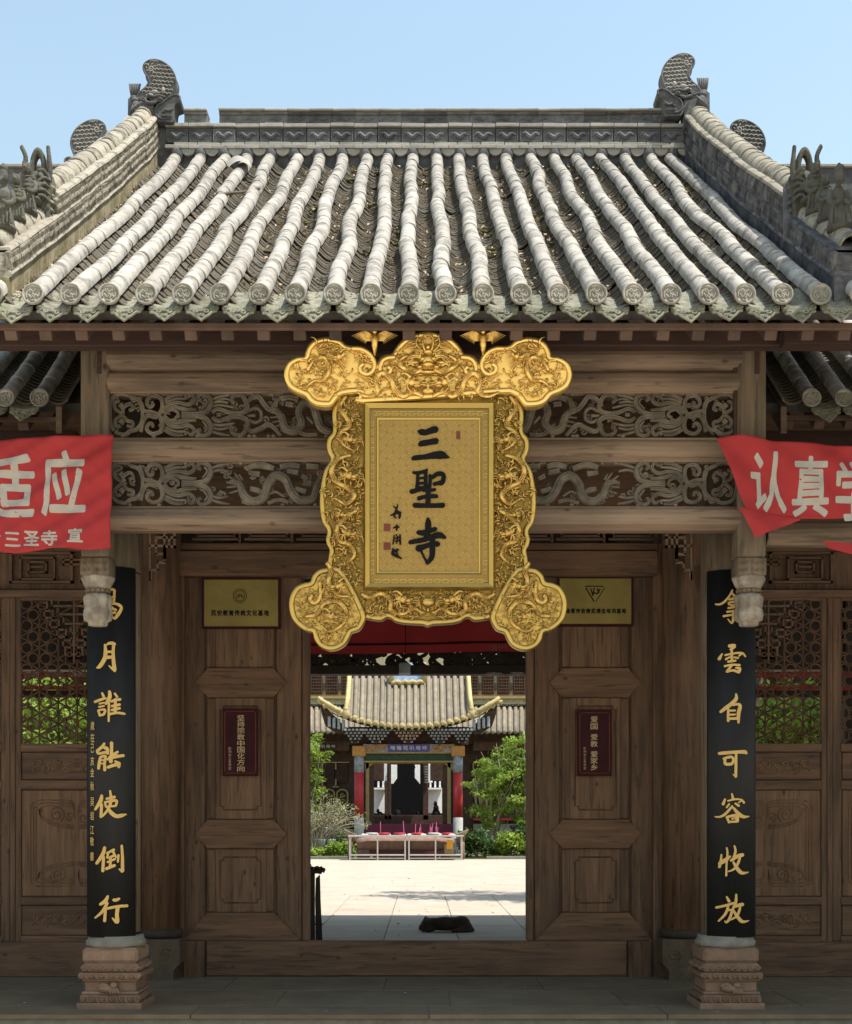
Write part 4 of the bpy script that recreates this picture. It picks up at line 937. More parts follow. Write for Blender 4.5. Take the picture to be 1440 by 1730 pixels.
        for i in range(-8, 16):
            clipbar(xa, 1020+i*a, PI/6); clipbar(xa, 1020+i*a, -PI/6)
        for i in range(-3, 8):
            for j in range(-3, 10):
                for tri in (0, 1):
                    cx_ = xa+i*h+(h/3 if tri == 0 else 2*h/3); cy_ = 1020+j*a+(0 if (tri == 0) != (i % 2 == 0) else a/2)
                    if not (X0-3 < cx_ < X1+3 and Y0-3 < cy_ < Y1+3): continue
                    if cy_ < 1120 and abs(cx_-(x0+108)) < (1120-cy_)*.45+4 and cy_ < 1100: continue
                    pts = [P(mx(max(X0, min(X1, cx_+9.2*math.cos(t)))), max(Y0, min(Y1, cy_+9.2*math.sin(t))), dd) for t in [2*PI*k/14 for k in range(14)]]
                    b.tube(pts, 1.45*K, 4, 1.2, ref=(0, 1, 0), closed=True)
        xm = x0+108                                               # stepped angular fret hanging from the top middle
        for k, (w_, y_) in enumerate(((62, 1016), (52, 1030), (42, 1046), (30, 1062), (20, 1080), (10, 1098))):
            for e in (-1, 1):
                for (u0, u1, v0, v1) in ((w_-14, w_, y_, y_+3), (w_-3, w_, y_, y_+15), (w_-18, w_, y_+12, y_+15), (w_-18, w_-15, y_, y_+15), (0, w_-22, y_+6, y_+9), (w_-26, w_-23, y_-3, y_+9)):
                    a_, c2 = sorted((mx(xm+e*u0), mx(xm+e*u1)))
                    if c2-a_ > .5: b.bxp(a_, c2, v0, v1, dd-.016, .03)
        b.bxp(*sorted((mx(xm-1.5), mx(xm+1.5))), 1014, 1118, dd-.018, .03)
        part(b, 'lattice_screen', wood_v, Lf)
    # side and rear walls of the wing, rear lintel
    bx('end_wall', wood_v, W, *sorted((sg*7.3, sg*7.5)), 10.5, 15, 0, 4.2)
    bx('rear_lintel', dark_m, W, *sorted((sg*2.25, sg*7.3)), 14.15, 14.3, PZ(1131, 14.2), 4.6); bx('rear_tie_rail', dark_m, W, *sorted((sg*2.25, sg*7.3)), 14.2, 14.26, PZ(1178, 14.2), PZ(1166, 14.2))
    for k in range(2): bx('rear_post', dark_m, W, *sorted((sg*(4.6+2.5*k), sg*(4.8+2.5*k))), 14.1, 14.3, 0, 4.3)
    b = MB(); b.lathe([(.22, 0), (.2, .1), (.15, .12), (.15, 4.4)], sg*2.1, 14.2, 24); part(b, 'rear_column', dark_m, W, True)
    # red cloth hung along the rear of the wing
    b = MB(); b.grid(lambda u, v: Vector((sg*(2.3+4.9*u), 14.02+.02*math.sin(u*30)+.015*math.sin(v*5+u*9), PZ(1134+10*v, 14.0))), 60, 2); b.grid(lambda u, v: Vector((sg*(2.3+4.9*u), 14.05+.02*math.sin(u*30), PZ(1158+7*v, 14.0))), 60, 2)
    rbn = part(b, 'red_streamer', banner_m, None, True); tag(rbn, 'red slogan cloth hung across the back of the '+('left' if sg < 0 else 'right')+' wing, seen through the lattice doors', 'banner', 'red cloths at the back of the gatehouse')
    b = MB()
    for i, ch in enumerate('寺圣三宣市州彭教'):
        put_glyph(b, ch, i*40-330+(0 if sg < 0 else 0)+(330 if sg < 0 else 1150)-0, i*40-300+(330 if sg < 0 else 1150), 1135.5, 1143, lambda x, y: P(x, y, 13.97), .02)
    part(b, 'slogan_lettering', white_p, rbn)
wing(-1); wing(1)
# rear of the gate: lintel with pierced carving, posts
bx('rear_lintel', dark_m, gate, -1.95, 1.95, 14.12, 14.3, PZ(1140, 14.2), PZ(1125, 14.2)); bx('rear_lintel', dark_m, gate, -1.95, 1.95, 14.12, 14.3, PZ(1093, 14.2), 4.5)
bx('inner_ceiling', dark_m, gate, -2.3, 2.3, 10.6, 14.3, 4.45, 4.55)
b = MB(); rr = random.Random(4)
for i in range(92):
    x = 500+i*4.5+rr.uniform(-3, 3); 
    if 655 < x < 730 and rr.random() < .5: continue
    b.tube([P(u, v, 14.2) for u, v in spiral(x, rr.choice((1104, 1118)), rr.uniform(6, 10), 1.4, rr.uniform(0, 6), rr.choice((-1, 1)), 12)], rr.uniform(.02, .034), 5)
for i in range(16): x = 505+i*26; b.tube([P(u, v, 14.2) for u, v in cat([(x, 1095), (x+8, 1104), (x-6, 1114), (x+6, 1126)], 4)], .022, 5)
part(b, 'pierced_carving', dark_m, gate, True)
# ------------------------------------------------------------------ gilded name board, leaning forward
def DPL(py): return 7.86+(py-575)*(.30/530)
def G(x, y, up=0.):                                              # crop pixels of the board -> point, "up" metres in front of its back sheet
    px = 470+x/2.8235; py = 550+y/2.8235; return P(px, py, DPL(py))+Vector((0, -up, 0))
GK = 8.0/F/2.8235
T = link('name_board', None, None, (0, 8.1, 2.5)); tag(T, 'large gilded name board framed with carved dragons, hung leaning out over the gate', 'name board')
def half(s): return nums(s, 2)
def sym(h): return h+[(1430-x, y) for x, y in h[-2:0:-1]]+[(1430-h[0][0], h[0][1])]*0
cap_h = half("715 62 680 66 640 76 608 92 580 116 560 142 545 166 520 170 495 182 478 204 474 222 468 200 452 172 425 148 392 134 356 130 330 124 308 104 276 92 240 88 200 94 168 110 148 134 138 162 134 178 104 180 74 192 50 214 38 250 42 288 60 322 96 346 136 362 158 388 186 406 224 412 262 408 286 378 316 356 400 352 412 396")
body_h = half("715 330 320 330 290 372 268 410 262 450 266 500 262 528 242 550 236 590 244 626 256 652 232 690 220 720 206 800 204 880 216 950 240 990 232 1030 240 1062 250 1080 244 1120 240 1180 270 1230 330 1300 400 1390 425 1405 460 1412 496 1414 520 1400 540 1404 560 1418 600 1428 660 1432 692 1434 715 1442")
foot_h = half("300 1172 240 1170 200 1178 172 1204 160 1234 130 1240 92 1258 66 1300 60 1352 74 1408 106 1446 142 1468 170 1474 180 1508 204 1540 246 1558 290 1552 326 1528 346 1492 356 1474 390 1462 412 1430 420 1396 400 1340 360 1260")
def slab(name, outl, up0, up1, m, par=T, bevel=.016):
    o = cat(outl, 3, True); b = MB(); n = len(o); cx = sum(p[0] for p in o)/n; cy = sum(p[1] for p in o)/n
    vs = []
    ar = sum(o[i][0]*o[(i+1) % n][1]-o[(i+1) % n][0]*o[i][1] for i in range(n)); sg = 1 if ar > 0 else -1
    for up, inn in ((up0, 0), (up1-bevel*.6, 0), (up1, bevel/GK*.6)):
        for i in range(n):
            a, c = o[i-1], o[(i+1) % n]; tx, ty = c[0]-a[0], c[1]-a[1]; l = math.hypot(tx, ty) or 1
            vs.append(G(o[i][0]-ty/l*inn*sg, o[i][1]+tx/l*inn*sg, up))
    b.add(vs, [(r*n+i, r*n+(i+1) % n, (r+1)*n+(i+1) % n, (r+1)*n+i) for r in range(2) for i in range(n)]+[tuple(range(2*n, 3*n)), tuple(range(n-1, -1, -1))])
    return part(b, name, m, par), o
def rim(name, o, up, r, par, inset=9, closed=True, m=None):
    n = len(o); ar = sum(o[i][0]*o[(i+1) % n][1]-o[(i+1) % n][0]*o[i][1] for i in range(n)); sg = 1 if ar > 0 else -1; pts = []
    for i in range(n):
        a, c = o[i-1], o[(i+1) % n]; tx, ty = c[0]-a[0], c[1]-a[1]; l = math.hypot(tx, ty) or 1
        pts.append(G(o[i][0]-ty/l*inset*sg, o[i][1]+tx/l*inset*sg, up))
    b = MB(); b.tube(pts, r*GK, 8, .75, ref=(0, 1, 0), closed=True); return part(b, name, m or gold_s, par, True)
body, ob = slab('board_body', sym(body_h), 0, .06, gold_d)
rim('scalloped_rim', ob, .066, 13, body, 12)
capo, oc = slab('crest', [(715, 60)]+sym(cap_h)[1:], .03, .105, gold_t); rim('crest_rim', oc, .112, 13, capo, 12, m=gold_t)
feet = []
for mir in (0, 1):
    fh = [(1430-x, y) for x, y in foot_h] if mir else foot_h
    fo, of = slab('foot_medallion', fh, .02, .085, gold_s); rim('medallion_rim', of, .092, 13, fo, 12); feet.append((fo, of))
# relief: curls, flames, scaly bodies
rr = random.Random(21)
def inpoly(o, x, y):
    c = False; j = len(o)-1
    for i in range(len(o)):
        xi, yi = o[i]; xj, yj = o[j]
        if (yi > y) != (yj > y) and x < (xj-xi)*(y-yi)/(yj-yi)+xi: c = not c
        j = i
    return c
def mirr(mb, pts, r, up, n=6, flat=.9):                           # pts in crop px; tube on both halves
    for mir in (0, 1):
        q = [G(1430-x if mir else x, y, up if not isinstance(up, list) else up[i]) for i, (x, y) in enumerate(pts)]
        mb.tube(q, [k*GK for k in r] if isinstance(r, list) else r*GK, n, flat, ref=(0, 1, 0))
def serpent(mb, pts, r, up, scales=True):
    p = cat(pts, 8); m = len(p); rad = [r*(.35+.65*math.sin(PI*min(1, .12+.9*i/m))) for i in range(m)]
    ups = [up+.006*math.sin(i*.5) for i in range(m)]; mirr(mb, p, rad, ups, 8)
    if scales:
        for i in range(1, m-1):
            tx, ty = p[i+1][0]-p[i-1][0], p[i+1][1]-p[i-1][1]; l = math.hypot(tx, ty) or 1; nx, ny = -ty/l, tx/l
            for mir in (0, 1):
                for sd_ in (-.55, .0, .55):
                    x = p[i][0]+nx*rad[i]*sd_; y = p[i][1]+ny*rad[i]*sd_; x = 1430-x if mir else x
                    mb.ball(G(x, y, up+rad[i]*GK*(.85 if sd_ == 0 else .6)), rad[i]*GK*.34, 5, 3)
            if i % 2 == 0: mirr(mb, [(p[i][0]+nx*rad[i]*.8, p[i][1]+ny*rad[i]*.8), (p[i][0]+nx*rad[i]*1.5-tx/l*4, p[i][1]+ny*rad[i]*1.5-ty/l*4)], [3, .8], up+.006, 4)
def flame(mb, x, y, a, L, w, up):
    k = rr.choice((-1, 1))*rr.uniform(.5, 1.3); p = []
    for i in range(7):
        t = i/6; p.append((x+L*t*math.cos(a+k*t), y+L*t*math.sin(a+k*t)))
    mirr(mb, p, [w*(1-t/6.6)**.8 for t in range(7)], [up+.012*math.sin(PI*t/6) for t in range(7)], 5)
def cloud(mb, x, y, r, up): 
    s = rr.choice((-1, 1)); mirr(mb, spiral(x, y, r, 1.6, rr.uniform(0, 6), s, 14), r*.2, up, 5); mirr(mb, [(x-r*1.7, y+r*.5), (x-r*.6, y+r*.95), (x+r*.6, y+r*.9), (x+r*1.8, y+r*.3)], r*.17, up, 5)
def beardhead(mb, x, y, s, up, d=1):                              # dragon head: brow, snout, jaws, whiskers, horns
    for (dx, dy, rx, rz, u) in ((0, 0, 24, 20, .02), (d*26, 8, 20, 12, .03), (d*38, 4, 9, 9, .04), (d*24, 22, 18, 6, .02), (-d*18, -6, 18, 16, .015)):
        for mir in (0, 1):
            X = x+dx*s; X = 1430-X if mir else X; mb.ball(G(X, y+dy*s, up+u*s), (rx*s*GK, .022*s, rz*s*GK), 8, 6)
    for mir in (0, 1):
        X = x+d*8*s; X = 1430-X if mir else X; mb.ball(G(X, y-8*s, up+.045*s), 6*s*GK, 6, 4)
    mirr(mb, cat([(x-d*5*s, y-14*s), (x-d*30*s, y-34*s), (x-d*52*s, y-30*s)], 4), [7*s]*4+[5*s]*3+[2*s]*2, up+.04, 6)
    for i in range(9):
        a = 2.2+i*.28 if d > 0 else .9-i*.28; flame(mb, x-d*14*s, y+6*s, a+rr.uniform(-.15, .15), 48*s, 5*s, up+.02)
    for i in range(3): mirr(mb, cat([(x+d*38*s, y+(4+6*i)*s), (x+d*(60+6*i)*s, y+(-8+16*i)*s), (x+d*(72+4*i)*s, y+(6+22*i)*s)], 4), 2.2*s, up+.035, 5)
# --- crest
c = MB(); U0 = .11
serpent(c, [(690, 372), (640, 350), (600, 372), (560, 340), (540, 290), (500, 262), (470, 300), (480, 350), (430, 372), (380, 350)], 15, U0+.02)
serpent(c, [(690, 250), (650, 262), (600, 240), (580, 210), (620, 180)], 13, U0+.03)
serpent(c, [(150, 250), (180, 200), (230, 190), (250, 240), (230, 290), (180, 300), (140, 330)], 12, U0+.02)
beardhead(c, 640, 310, 1., U0+.03); beardhead(c, 300, 190, .8, U0+.03, -1); beardhead(c, 210, 360, .5, U0+.02)
for i in range(9):                                                # the frontal dragon's mane
    a = -PI/2-.15-i*.16; flame(c, 705-6*i, 205+3*i, a, 100-4*i, 8, U0+.02)
for (x, y, rx, rz, u) in ((715, 200, 34, 26, .04), (715, 232, 26, 14, .06), (715, 168, 22, 14, .04), (715, 262, 40, 10, .03), (715, 145, 14, 16, .03), (715, 296, 20, 16, .03), (715, 345, 30, 18, .02)): c.ball(G(x, y, U0+u), (rx*GK, .025, rz*GK), 12, 8)
for dx in (26,): 
    for mir in (-1, 1):
        c.ball(G(715+mir*26, 206, U0+.06), (12*GK, .016, 10*GK), 8, 6); c.ball(G(715+mir*38, 240, U0+.04), (16*GK, .02, 9*GK)); c.ball(G(715+mir*60, 216, U0+.03), (24*GK, .02, 10*GK))
for x in range(7): c.ball(G(690+8*x, 250, U0+.06), (3.2*GK, .01, 6*GK), 5, 4)
mirr(c, cat([(690, 170), (660, 130), (672, 92)], 4), [6, 6, 5, 5, 4, 4, 3, 3, 2], U0+.05); mirr(c, cat([(700, 165), (690, 120), (706, 82)], 4), [6, 6, 5, 5, 4, 4, 3, 3, 2], U0+.05)
ci = [(x, y) for x, y in oc]
for _ in range(420):
    x = rr.uniform(60, 712); y = rr.uniform(85, 405)
    if not all(inpoly(ci, x+a, y+b_) for a, b_ in ((-30, 0), (30, 0), (0, -26), (0, 26))): continue
    if rr.random() < .35: cloud(c, x, y, rr.uniform(7, 13), U0+.008)
    else: flame(c, x, y, rr.uniform(0, 6.28), rr.uniform(22, 46), rr.uniform(3.5, 7), U0+rr.uniform(.002, .02))
for i in range(6): mirr(c, cat([(190+i*4, 150+i*9), (230, 130+i*12), (290, 128+i*16), (320, 150+i*18)], 4), 3, U0+.012, 5)
part(c, 'crest_relief', gold_c, capo, True, recalc=False)
b = MB()
for (cx_, cy_) in ((392+20, 205),):
    mirr(b, cat([(356, 146), (400, 148), (440, 170), (462, 206), (458, 246), (432, 266), (404, 256), (396, 232), (412, 218)], 5), 11, U0+.02, 8)
    mirr(b, cat([(560, 186), (524, 190), (500, 206), (490, 236), (504, 262), (530, 262), (540, 244), (528, 232)], 5), 11, U0+.02, 8)
part(b, 'crest_volutes', gold_t, capo, True, 'stuff', recalc=False)
# --- side borders, bottom border, medallions
s = MB(); U1 = .065
serpent(s, [(330, 360), (300, 410), (330, 460), (345, 500), (300, 540), (320, 590), (370, 620)], 13, U1+.025)
serpent(s, [(350, 640), (290, 660), (262, 710), (280, 760), (330, 790), (370, 830), (330, 870), (290, 850)], 15, U1+.03)
serpent(s, [(380, 900), (330, 930), (290, 980), (300, 1040), (345, 1060), (370, 1110), (330, 1150)], 14, U1+.03)
beardhead(s, 350, 570, .8, U1+.04); beardhead(s, 345, 740, .95, U1+.04); beardhead(s, 340, 1010, .9, U1+.04); beardhead(s, 310, 920, .6, U1+.03)
bi = ob
for _ in range(520):
    x = rr.uniform(225, 405); y = rr.uniform(360, 1260)
    if not all(inpoly(bi, x+a, y+b_) for a, b_ in ((-26, 0), (0, -16), (0, 16))) or x > 400: continue
    if rr.random() < .3: cloud(s, x, y, rr.uniform(6, 12), U1+.01)
    else: flame(s, x, y, rr.uniform(0, 6.28), rr.uniform(20, 44), rr.uniform(3.5, 7), U1+rr.uniform(.004, .028))
part(s, 'border_dragons', gold_m, body, True, recalc=False)
s = MB()
serpent(s, [(400, 1290), (440, 1310), (490, 1290), (540, 1320), (540, 1370), (600, 1385), (650, 1360), (690, 1385)], 13, U1+.02)
beardhead(s, 600, 1320, 1., U1+.03); s.ball(G(708, 1330, U1+.03), (24*GK, .022, 20*GK), 14, 8); s.ball(G(724, 1330, U1+.03), (24*GK, .022, 20*GK), 14, 8)
for _ in range(230):
    x = rr.uniform(400, 715); y = rr.uniform(1283, 1400)
    if not inpoly(bi, x, y+22): continue
    if rr.random() < .35: cloud(s, x, y, rr.uniform(6, 11), U1+.008)
    else: flame(s, x, y, rr.uniform(0, 6.28), rr.uniform(18, 40), rr.uniform(3, 5), U1+rr.uniform(.004, .02))
part(s, 'lower_border_relief', gold_m, body, True, recalc=False)
s = MB(); U2 = .09; of0 = feet[0][1]
mirr(s, cat([(206, 1236), (210, 1280), (200, 1324), (176, 1336), (160, 1318), (170, 1298)], 5), 12, U2+.015, 8)
serpent(s, [(140, 1400), (190, 1390), (230, 1340), (290, 1330), (330, 1380), (310, 1440), (250, 1470), (210, 1440)], 14, U2+.015)
beardhead(s, 262, 1400, .9, U2+.02); beardhead(s, 292, 1262, .9, U2+.05, -1); serpent(s, [(240, 1150), (262, 1190), (250, 1240), (290, 1300), (350, 1310)], 13, U2+.04)
for _ in range(360):
    x = rr.uniform(85, 410); y = rr.uniform(1170, 1540)
    if not all(inpoly(of0, x+a, y+b_) for a, b_ in ((-32, 0), (32, 0), (0, -26), (0, 26))): continue
    if rr.random() < .4: cloud(s, x, y, rr.uniform(7, 13), U2+.006)
    else: flame(s, x, y, rr.uniform(0, 6.28), rr.uniform(20, 44), rr.uniform(3, 5.5), U2+rr.uniform(.002, .02))
part(s, 'medallion_relief', gold_m, body, True, recalc=False)
# --- small birds on the crest
for cx_ in (466, 972):
    b = MB(); b.tube([G(cx_, 92-8, .16), G(cx_, 115-8, .175), G(cx_, 150-8, .16), G(cx_, 195-8, .15)], [9*GK, 17*GK, 15*GK, 3*GK], 8); b.ball(G(cx_, 88-8, .17), 10*GK, 8, 6)
    for e in (-1, 1):
        for k in range(9):
            a = k/8; b.tube([G(cx_+e*12, 100+a*26-8, .16), G(cx_+e*(40+6*(1-a)), 82+a*44-8, .165), G(cx_+e*(108-64*a), 102+a*38-8, .15)], [4.5*GK, 5*GK, 1.5*GK], 5)
    part(b, 'gilt_bird', gold_c, T, True)
# --- inner frame and panel
def frame(nm, x0, x1, y0, y1, w_, up0, up1, m, par):
    b = MB(); o = [(x0, y0), (x1, y0), (x1, y1), (x0, y1)]; i_ = [(x0+w_, y0+w_), (x1-w_, y0+w_), (x1-w_, y1-w_), (x0+w_, y1-w_)]; mi = [(x0+w_*.35, y0+w_*.35), (x1-w_*.35, y0+w_*.35), (x1-w_*.35, y1-w_*.35), (x0+w_*.35, y1-w_*.35)]
    vs = [G(x, y, up0) for x, y in o]+[G(x, y, up1) for x, y in mi]+[G(x, y, (up0+up1)/2) for x, y in i_]
    b.add(vs, [(r*4+k, r*4+(k+1) % 4, (r+1)*4+(k+1) % 4, (r+1)*4+k) for r in range(2) for k in range(4)]); return part(b, nm, m, par)
b = MB(); x0, x1, y0, y1 = 412, 1030, 392, 1272; b.add([G(x0, y0, .055), G(x1, y0, .055), G(x1, y1, .055), G(x0, y1, .055)]+[G(x0, y0, .088), G(x1, y0, .088), G(x1, y1, .088), G(x0, y1, .088)], [(4, 5, 6, 7), (0, 1, 5, 4), (1, 2, 6, 5), (2, 3, 7, 6), (3, 0, 4, 7)])
pnl = part(b, 'inscribed_panel', gold_p, T)
frame('outer_frame', 410, 1032, 390, 1274, 30, .088, .125, gold_s, pnl); frame('inner_frame', 470, 966, 460, 1200, 12, .089, .1, gold_s, pnl)
b = MB()
def kbox(x0, x1, y0, y1, u0=.088, u1=.094):
    b.add([G(x0, y0, u0), G(x1, y0, u0), G(x1, y1, u0), G(x0, y1, u0), G(x0, y0, u1), G(x1, y0, u1), G(x1, y1, u1), G(x0, y1, u1)], [(4, 5, 6, 7), (0, 1, 5, 4), (1, 2, 6, 5), (2, 3, 7, 6), (3, 0, 4, 7)])
for y in (432, 1222):
    for i in range(13):
        x = 462+i*40; kbox(x, x+34, y, y+3.5); kbox(x+20, x+54, y+8, y+11.5); kbox(x, x+34, y+16, y+19.5); kbox(x+8, x+12, y, y+12); kbox(x+26, x+30, y+8, y+20)
for i in range(18):
    y = 478+i*41
    for x in (454, 986): kbox(x-9, x+9, y, y+3); kbox(x-9, x-6, y, y+14); kbox(x+2, x+5, y+7, y+20); kbox(x-9, x+5, y+19, y+22)
part(b, 'key_border', gold_s, pnl, False, 'stuff', recalc=False)
gold_w = mat('gilded_ribs', (.52, .36, .12), .42, .08, 8, .05, metal=.7)
b = MB(); ca = math.cos(PI/4)
def diag(cx_, cy_, L, a, w_=3.2):
    dx, dy = math.cos(a)*L/2, math.sin(a)*L/2; 
    p0 = [cx_-dx, cy_-dy]; p1 = [cx_+dx, cy_+dy]
    t0, t1 = 0., 1.
    for k, lo, hi in ((0, 484, 952), (1, 474, 1186)):
        d = p1[k]-p0[k]
        if abs(d) < 1e-9: continue
        u, v = sorted(((lo-p0[k])/d, (hi-p0[k])/d)); t0 = max(t0, u); t1 = min(t1, v)
    if t1-t0 < .08: return
    q0 = (p0[0]+(p1[0]-p0[0])*t0, p0[1]+(p1[1]-p0[1])*t0); q1 = (p0[0]+(p1[0]-p0[0])*t1, p0[1]+(p1[1]-p0[1])*t1)
    nx, ny = -math.sin(a)*w_/2, math.cos(a)*w_/2
    b.add([G(q0[0]+nx, q0[1]+ny, .088), G(q1[0]+nx, q1[1]+ny, .088), G(q1[0]-nx, q1[1]-ny, .088), G(q0[0]-nx, q0[1]-ny, .088), G(q0[0]+nx*.5, q0[1]+ny*.5, .0915), G(q1[0]+nx*.5, q1[1]+ny*.5, .0915), G(q1[0]-nx*.5, q1[1]-ny*.5, .0915), G(q0[0]-nx*.5, q0[1]-ny*.5, .0915)],
          [(4, 5, 6, 7), (0, 1, 5, 4), (1, 2, 6, 5), (2, 3, 7, 6), (3, 0, 4, 7)])
s_ = 44.
for i in range(-14, 26):
    for j in range(-14, 26):
        cx_ = 720+(i-j)*s_*ca*1.0-200; cy_ = 474+(i+j)*s_*ca-100
        if not (430 < cx_ < 1000 and 430 < cy_ < 1230): continue
        a = PI/4 if (i+j) % 2 else -PI/4
        a = PI/4 if (i % 2) == (j % 2) else -PI/4
        for k in range(-2, 3): diag(cx_-math.sin(a)*k*8.4, cy_+math.cos(a)*k*8.4, 60 if abs(k) < 2 else 34, a)
part(b, 'woven_relief', gold_w, pnl, False, 'stuff', recalc=False)
fnp = lambda px, py, t: P(px, py, DPL(py))+Vector((0, -.093-t, 0))
S_SAN = "450 178 30 480 185 58 530 190 54 600 165 62 645 155 66;460 325 40 490 312 56 560 300 54 650 285 60;385 480 40 430 470 48 520 462 48 600 448 62 700 440 78 745 455 50 790 470 10"
S_SHENG = "390 635 26 440 640 34 500 628 34 545 605 26;440 650 32 438 740 36 430 840 42;530 620 34 528 720 38 522 830 42;440 700 22 520 695 22;440 758 24 520 750 24;365 850 44 410 838 44 470 815 46 520 812 40;604 690 40 650 655 42 705 650 44 728 680 44 716 740 46 690 765 30;620 765 34 700 745 38;575 665 30 578 740 36 558 830 44;450 822 24 540 835 30 635 824 26;448 925 40 520 905 34 590 898 38 655 900 34;556 820 50 556 920 50 552 990 54;400 1000 46 500 1004 42 640 1004 42 725 1000 48"
S_SI = "553 1145 30 556 1200 62 552 1270 58 535 1360 60;440 1300 40 500 1305 54 580 1280 46 640 1262 44;350 1412 38 430 1395 48 520 1378 48 600 1348 56 680 1330 62 745 1360 30;440 1480 66 500 1462 54 560 1440 46 620 1425 50 668 1432 52;604 1360 56 602 1470 58 596 1570 54 550 1640 34;548 1645 30 515 1585 22 478 1510 26 460 1475 50"
S_SIG = "220 988 10 200 1050 22 178 1120 18;135 1112 12 190 1090 20 252 1080 20;170 1010 12 200 1030 12;205 1060 20 240 1090 26 235 1140 22;180 1125 14 200 1140 16;168 1252 12 200 1240 16 232 1240 16;208 1218 18 206 1275 18;178 1330 14 165 1428 12;200 1322 12 215 1360 14 205 1420 14;243 1325 16 246 1430 20;175 1372 12 245 1352 12;185 1400 12 235 1390 12;165 1480 16 160 1540 30;178 1510 30 225 1490 18;160 1540 28 215 1568 24 262 1592 8;205 1495 18 212 1560 22"
for S_ in (S_SAN, S_SHENG, S_SI): b = MB(); brush(b, S_, 640, 710, 6.654, fnp, .008); part(b, 'name_character', ink_m, pnl)
b = MB(); brush(b, S_SIG, 640, 710, 6.654, fnp, .004); part(b, 'signature_lettering', ink_m, pnl, kind='stuff')
for (x0, x1, y0, y1) in ((64, 136, 1205, 1284), (62, 138, 1410, 1490), (868, 912, 174, 260)):
    b = MB(); b.add([fnp(640+x/6.654, 710+y/6.654, t) for t in (0, .004) for x, y in ((x0, y0), (x1, y0), (x1, y1), (x0, y1))], [(4, 5, 6, 7), (0, 1, 5, 4), (1, 2, 6, 5), (2, 3, 7, 6), (3, 0, 4, 7)]); part(b, 'seal_mark', seal_m, pnl)
b = MB(); b.tube([P(628, 600, 8.0), P(640, 585, 8.05), P(645, 560, 8.1)], .005, 5); part(b, 'hanging_wire', ink_m, T)
# ------------------------------------------------------------------ couplet boards on the porch columns
LA = [(140, 960, 8.65, "362 335 30 365 430 30 366 520 28;380 345 20 400 318 30 440 312 34 470 335 34;465 335 34 462 420 30 458 515 26;375 425 24 458 420 24;375 485 24 458 485 22;300 330 26 300 520 28 296 740 30 270 715 18;250 430 24 345 420 22;250 590 20 345 540 22;375 545 22 450 520 28 520 535 36 560 575 36 540 640 42 500 700 44 465 738 28 425 695 14;368 625 34 415 590 34 440 575 28;430 590 34 490 615 30;370 640 26 430 655 28 478 650 30"),
      (140, 960, 8.65, "328 1115 24 338 1200 44 332 1300 52 295 1380 52 250 1440 46 215 1455 24;345 1130 14 385 1100 34 435 1098 44 475 1112 32;455 1115 38 446 1230 40 452 1360 46 466 1480 48 468 1510 26;465 1500 30 425 1462 28 385 1425 12;345 1225 32 440 1222 32;345 1305 46 430 1300 38"),
      (140, 1150, 8.65, "288 180 24 312 235 34;185 312 32 260 282 36 345 255 24;250 338 24 322 322 22;245 385 24 320 370 22;236 432 26 262 515 30;245 432 24 330 425 28 315 490 30 265 505 28;395 155 34 400 230 48 372 300 48 340 345 26;388 300 28 386 450 30 384 598 24;468 188 28 505 242 28;420 305 34 480 285 34 545 275 38;425 375 32 540 350 36;425 432 32 540 405 34;478 270 36 474 470 38;400 490 30 500 472 30 560 478 34 608 488 26"),
      (140, 1150, 8.65, "322 915 28 290 965 38 222 1025 40;222 1025 40 242 1065 34 330 1048 34 375 1062 40;312 975 34 352 990 48 375 1030 40;270 1112 32 252 1200 40 240 1288 32;270 1115 28 335 1105 38 326 1200 34 328 1310 38;262 1165 20 322 1160 20;262 1212 20 322 1210 20;424 905 42 424 1040 38 414 1190 48;395 1120 36 460 1080 46 512 1038 30;370 1150 34 480 1112 42 592 1095 38;370 1268 38 450 1238 42 525 1228 44 522 1270 28;470 1178 26 535 1212 42"),
      (140, 1310, 6.18, "203 208 24 190 270 36 135 358 20;202 300 26 196 435 26;250 245 22 335 225 28;288 160 18 298 260 28 270 350 24 212 425 18;235 275 18 248 330 20;240 280 20 348 262 26 345 320 20;245 328 18 345 318 20;265 335 20 300 390 36 350 425 36 405 418 34 452 405 10"),
      (140, 1310, 6.18, "232 750 26 215 820 34 150 920 26;222 850 26 214 1000 28;255 812 20 328 775 26;275 800 18 262 860 20 340 830 24;318 795 22 348 855 18;262 905 20 338 872 22;292 860 22 290 960 26;248 975 28 335 938 28;372 830 22 366 905 18;404 730 20 411 850 26 412 1000 30;410 1005 24 378 975 12"),
      (140, 1310, 6.18, "265 1258 20 240 1310 36 185 1348 24;260 1330 26 210 1420 28 135 1488 14;242 1385 26 232 1522 26;322 1300 28 350 1300 30 382 1285 22;262 1388 24 360 1368 26 462 1360 26;366 1370 34 356 1450 34 358 1530 36 310 1488 12")]
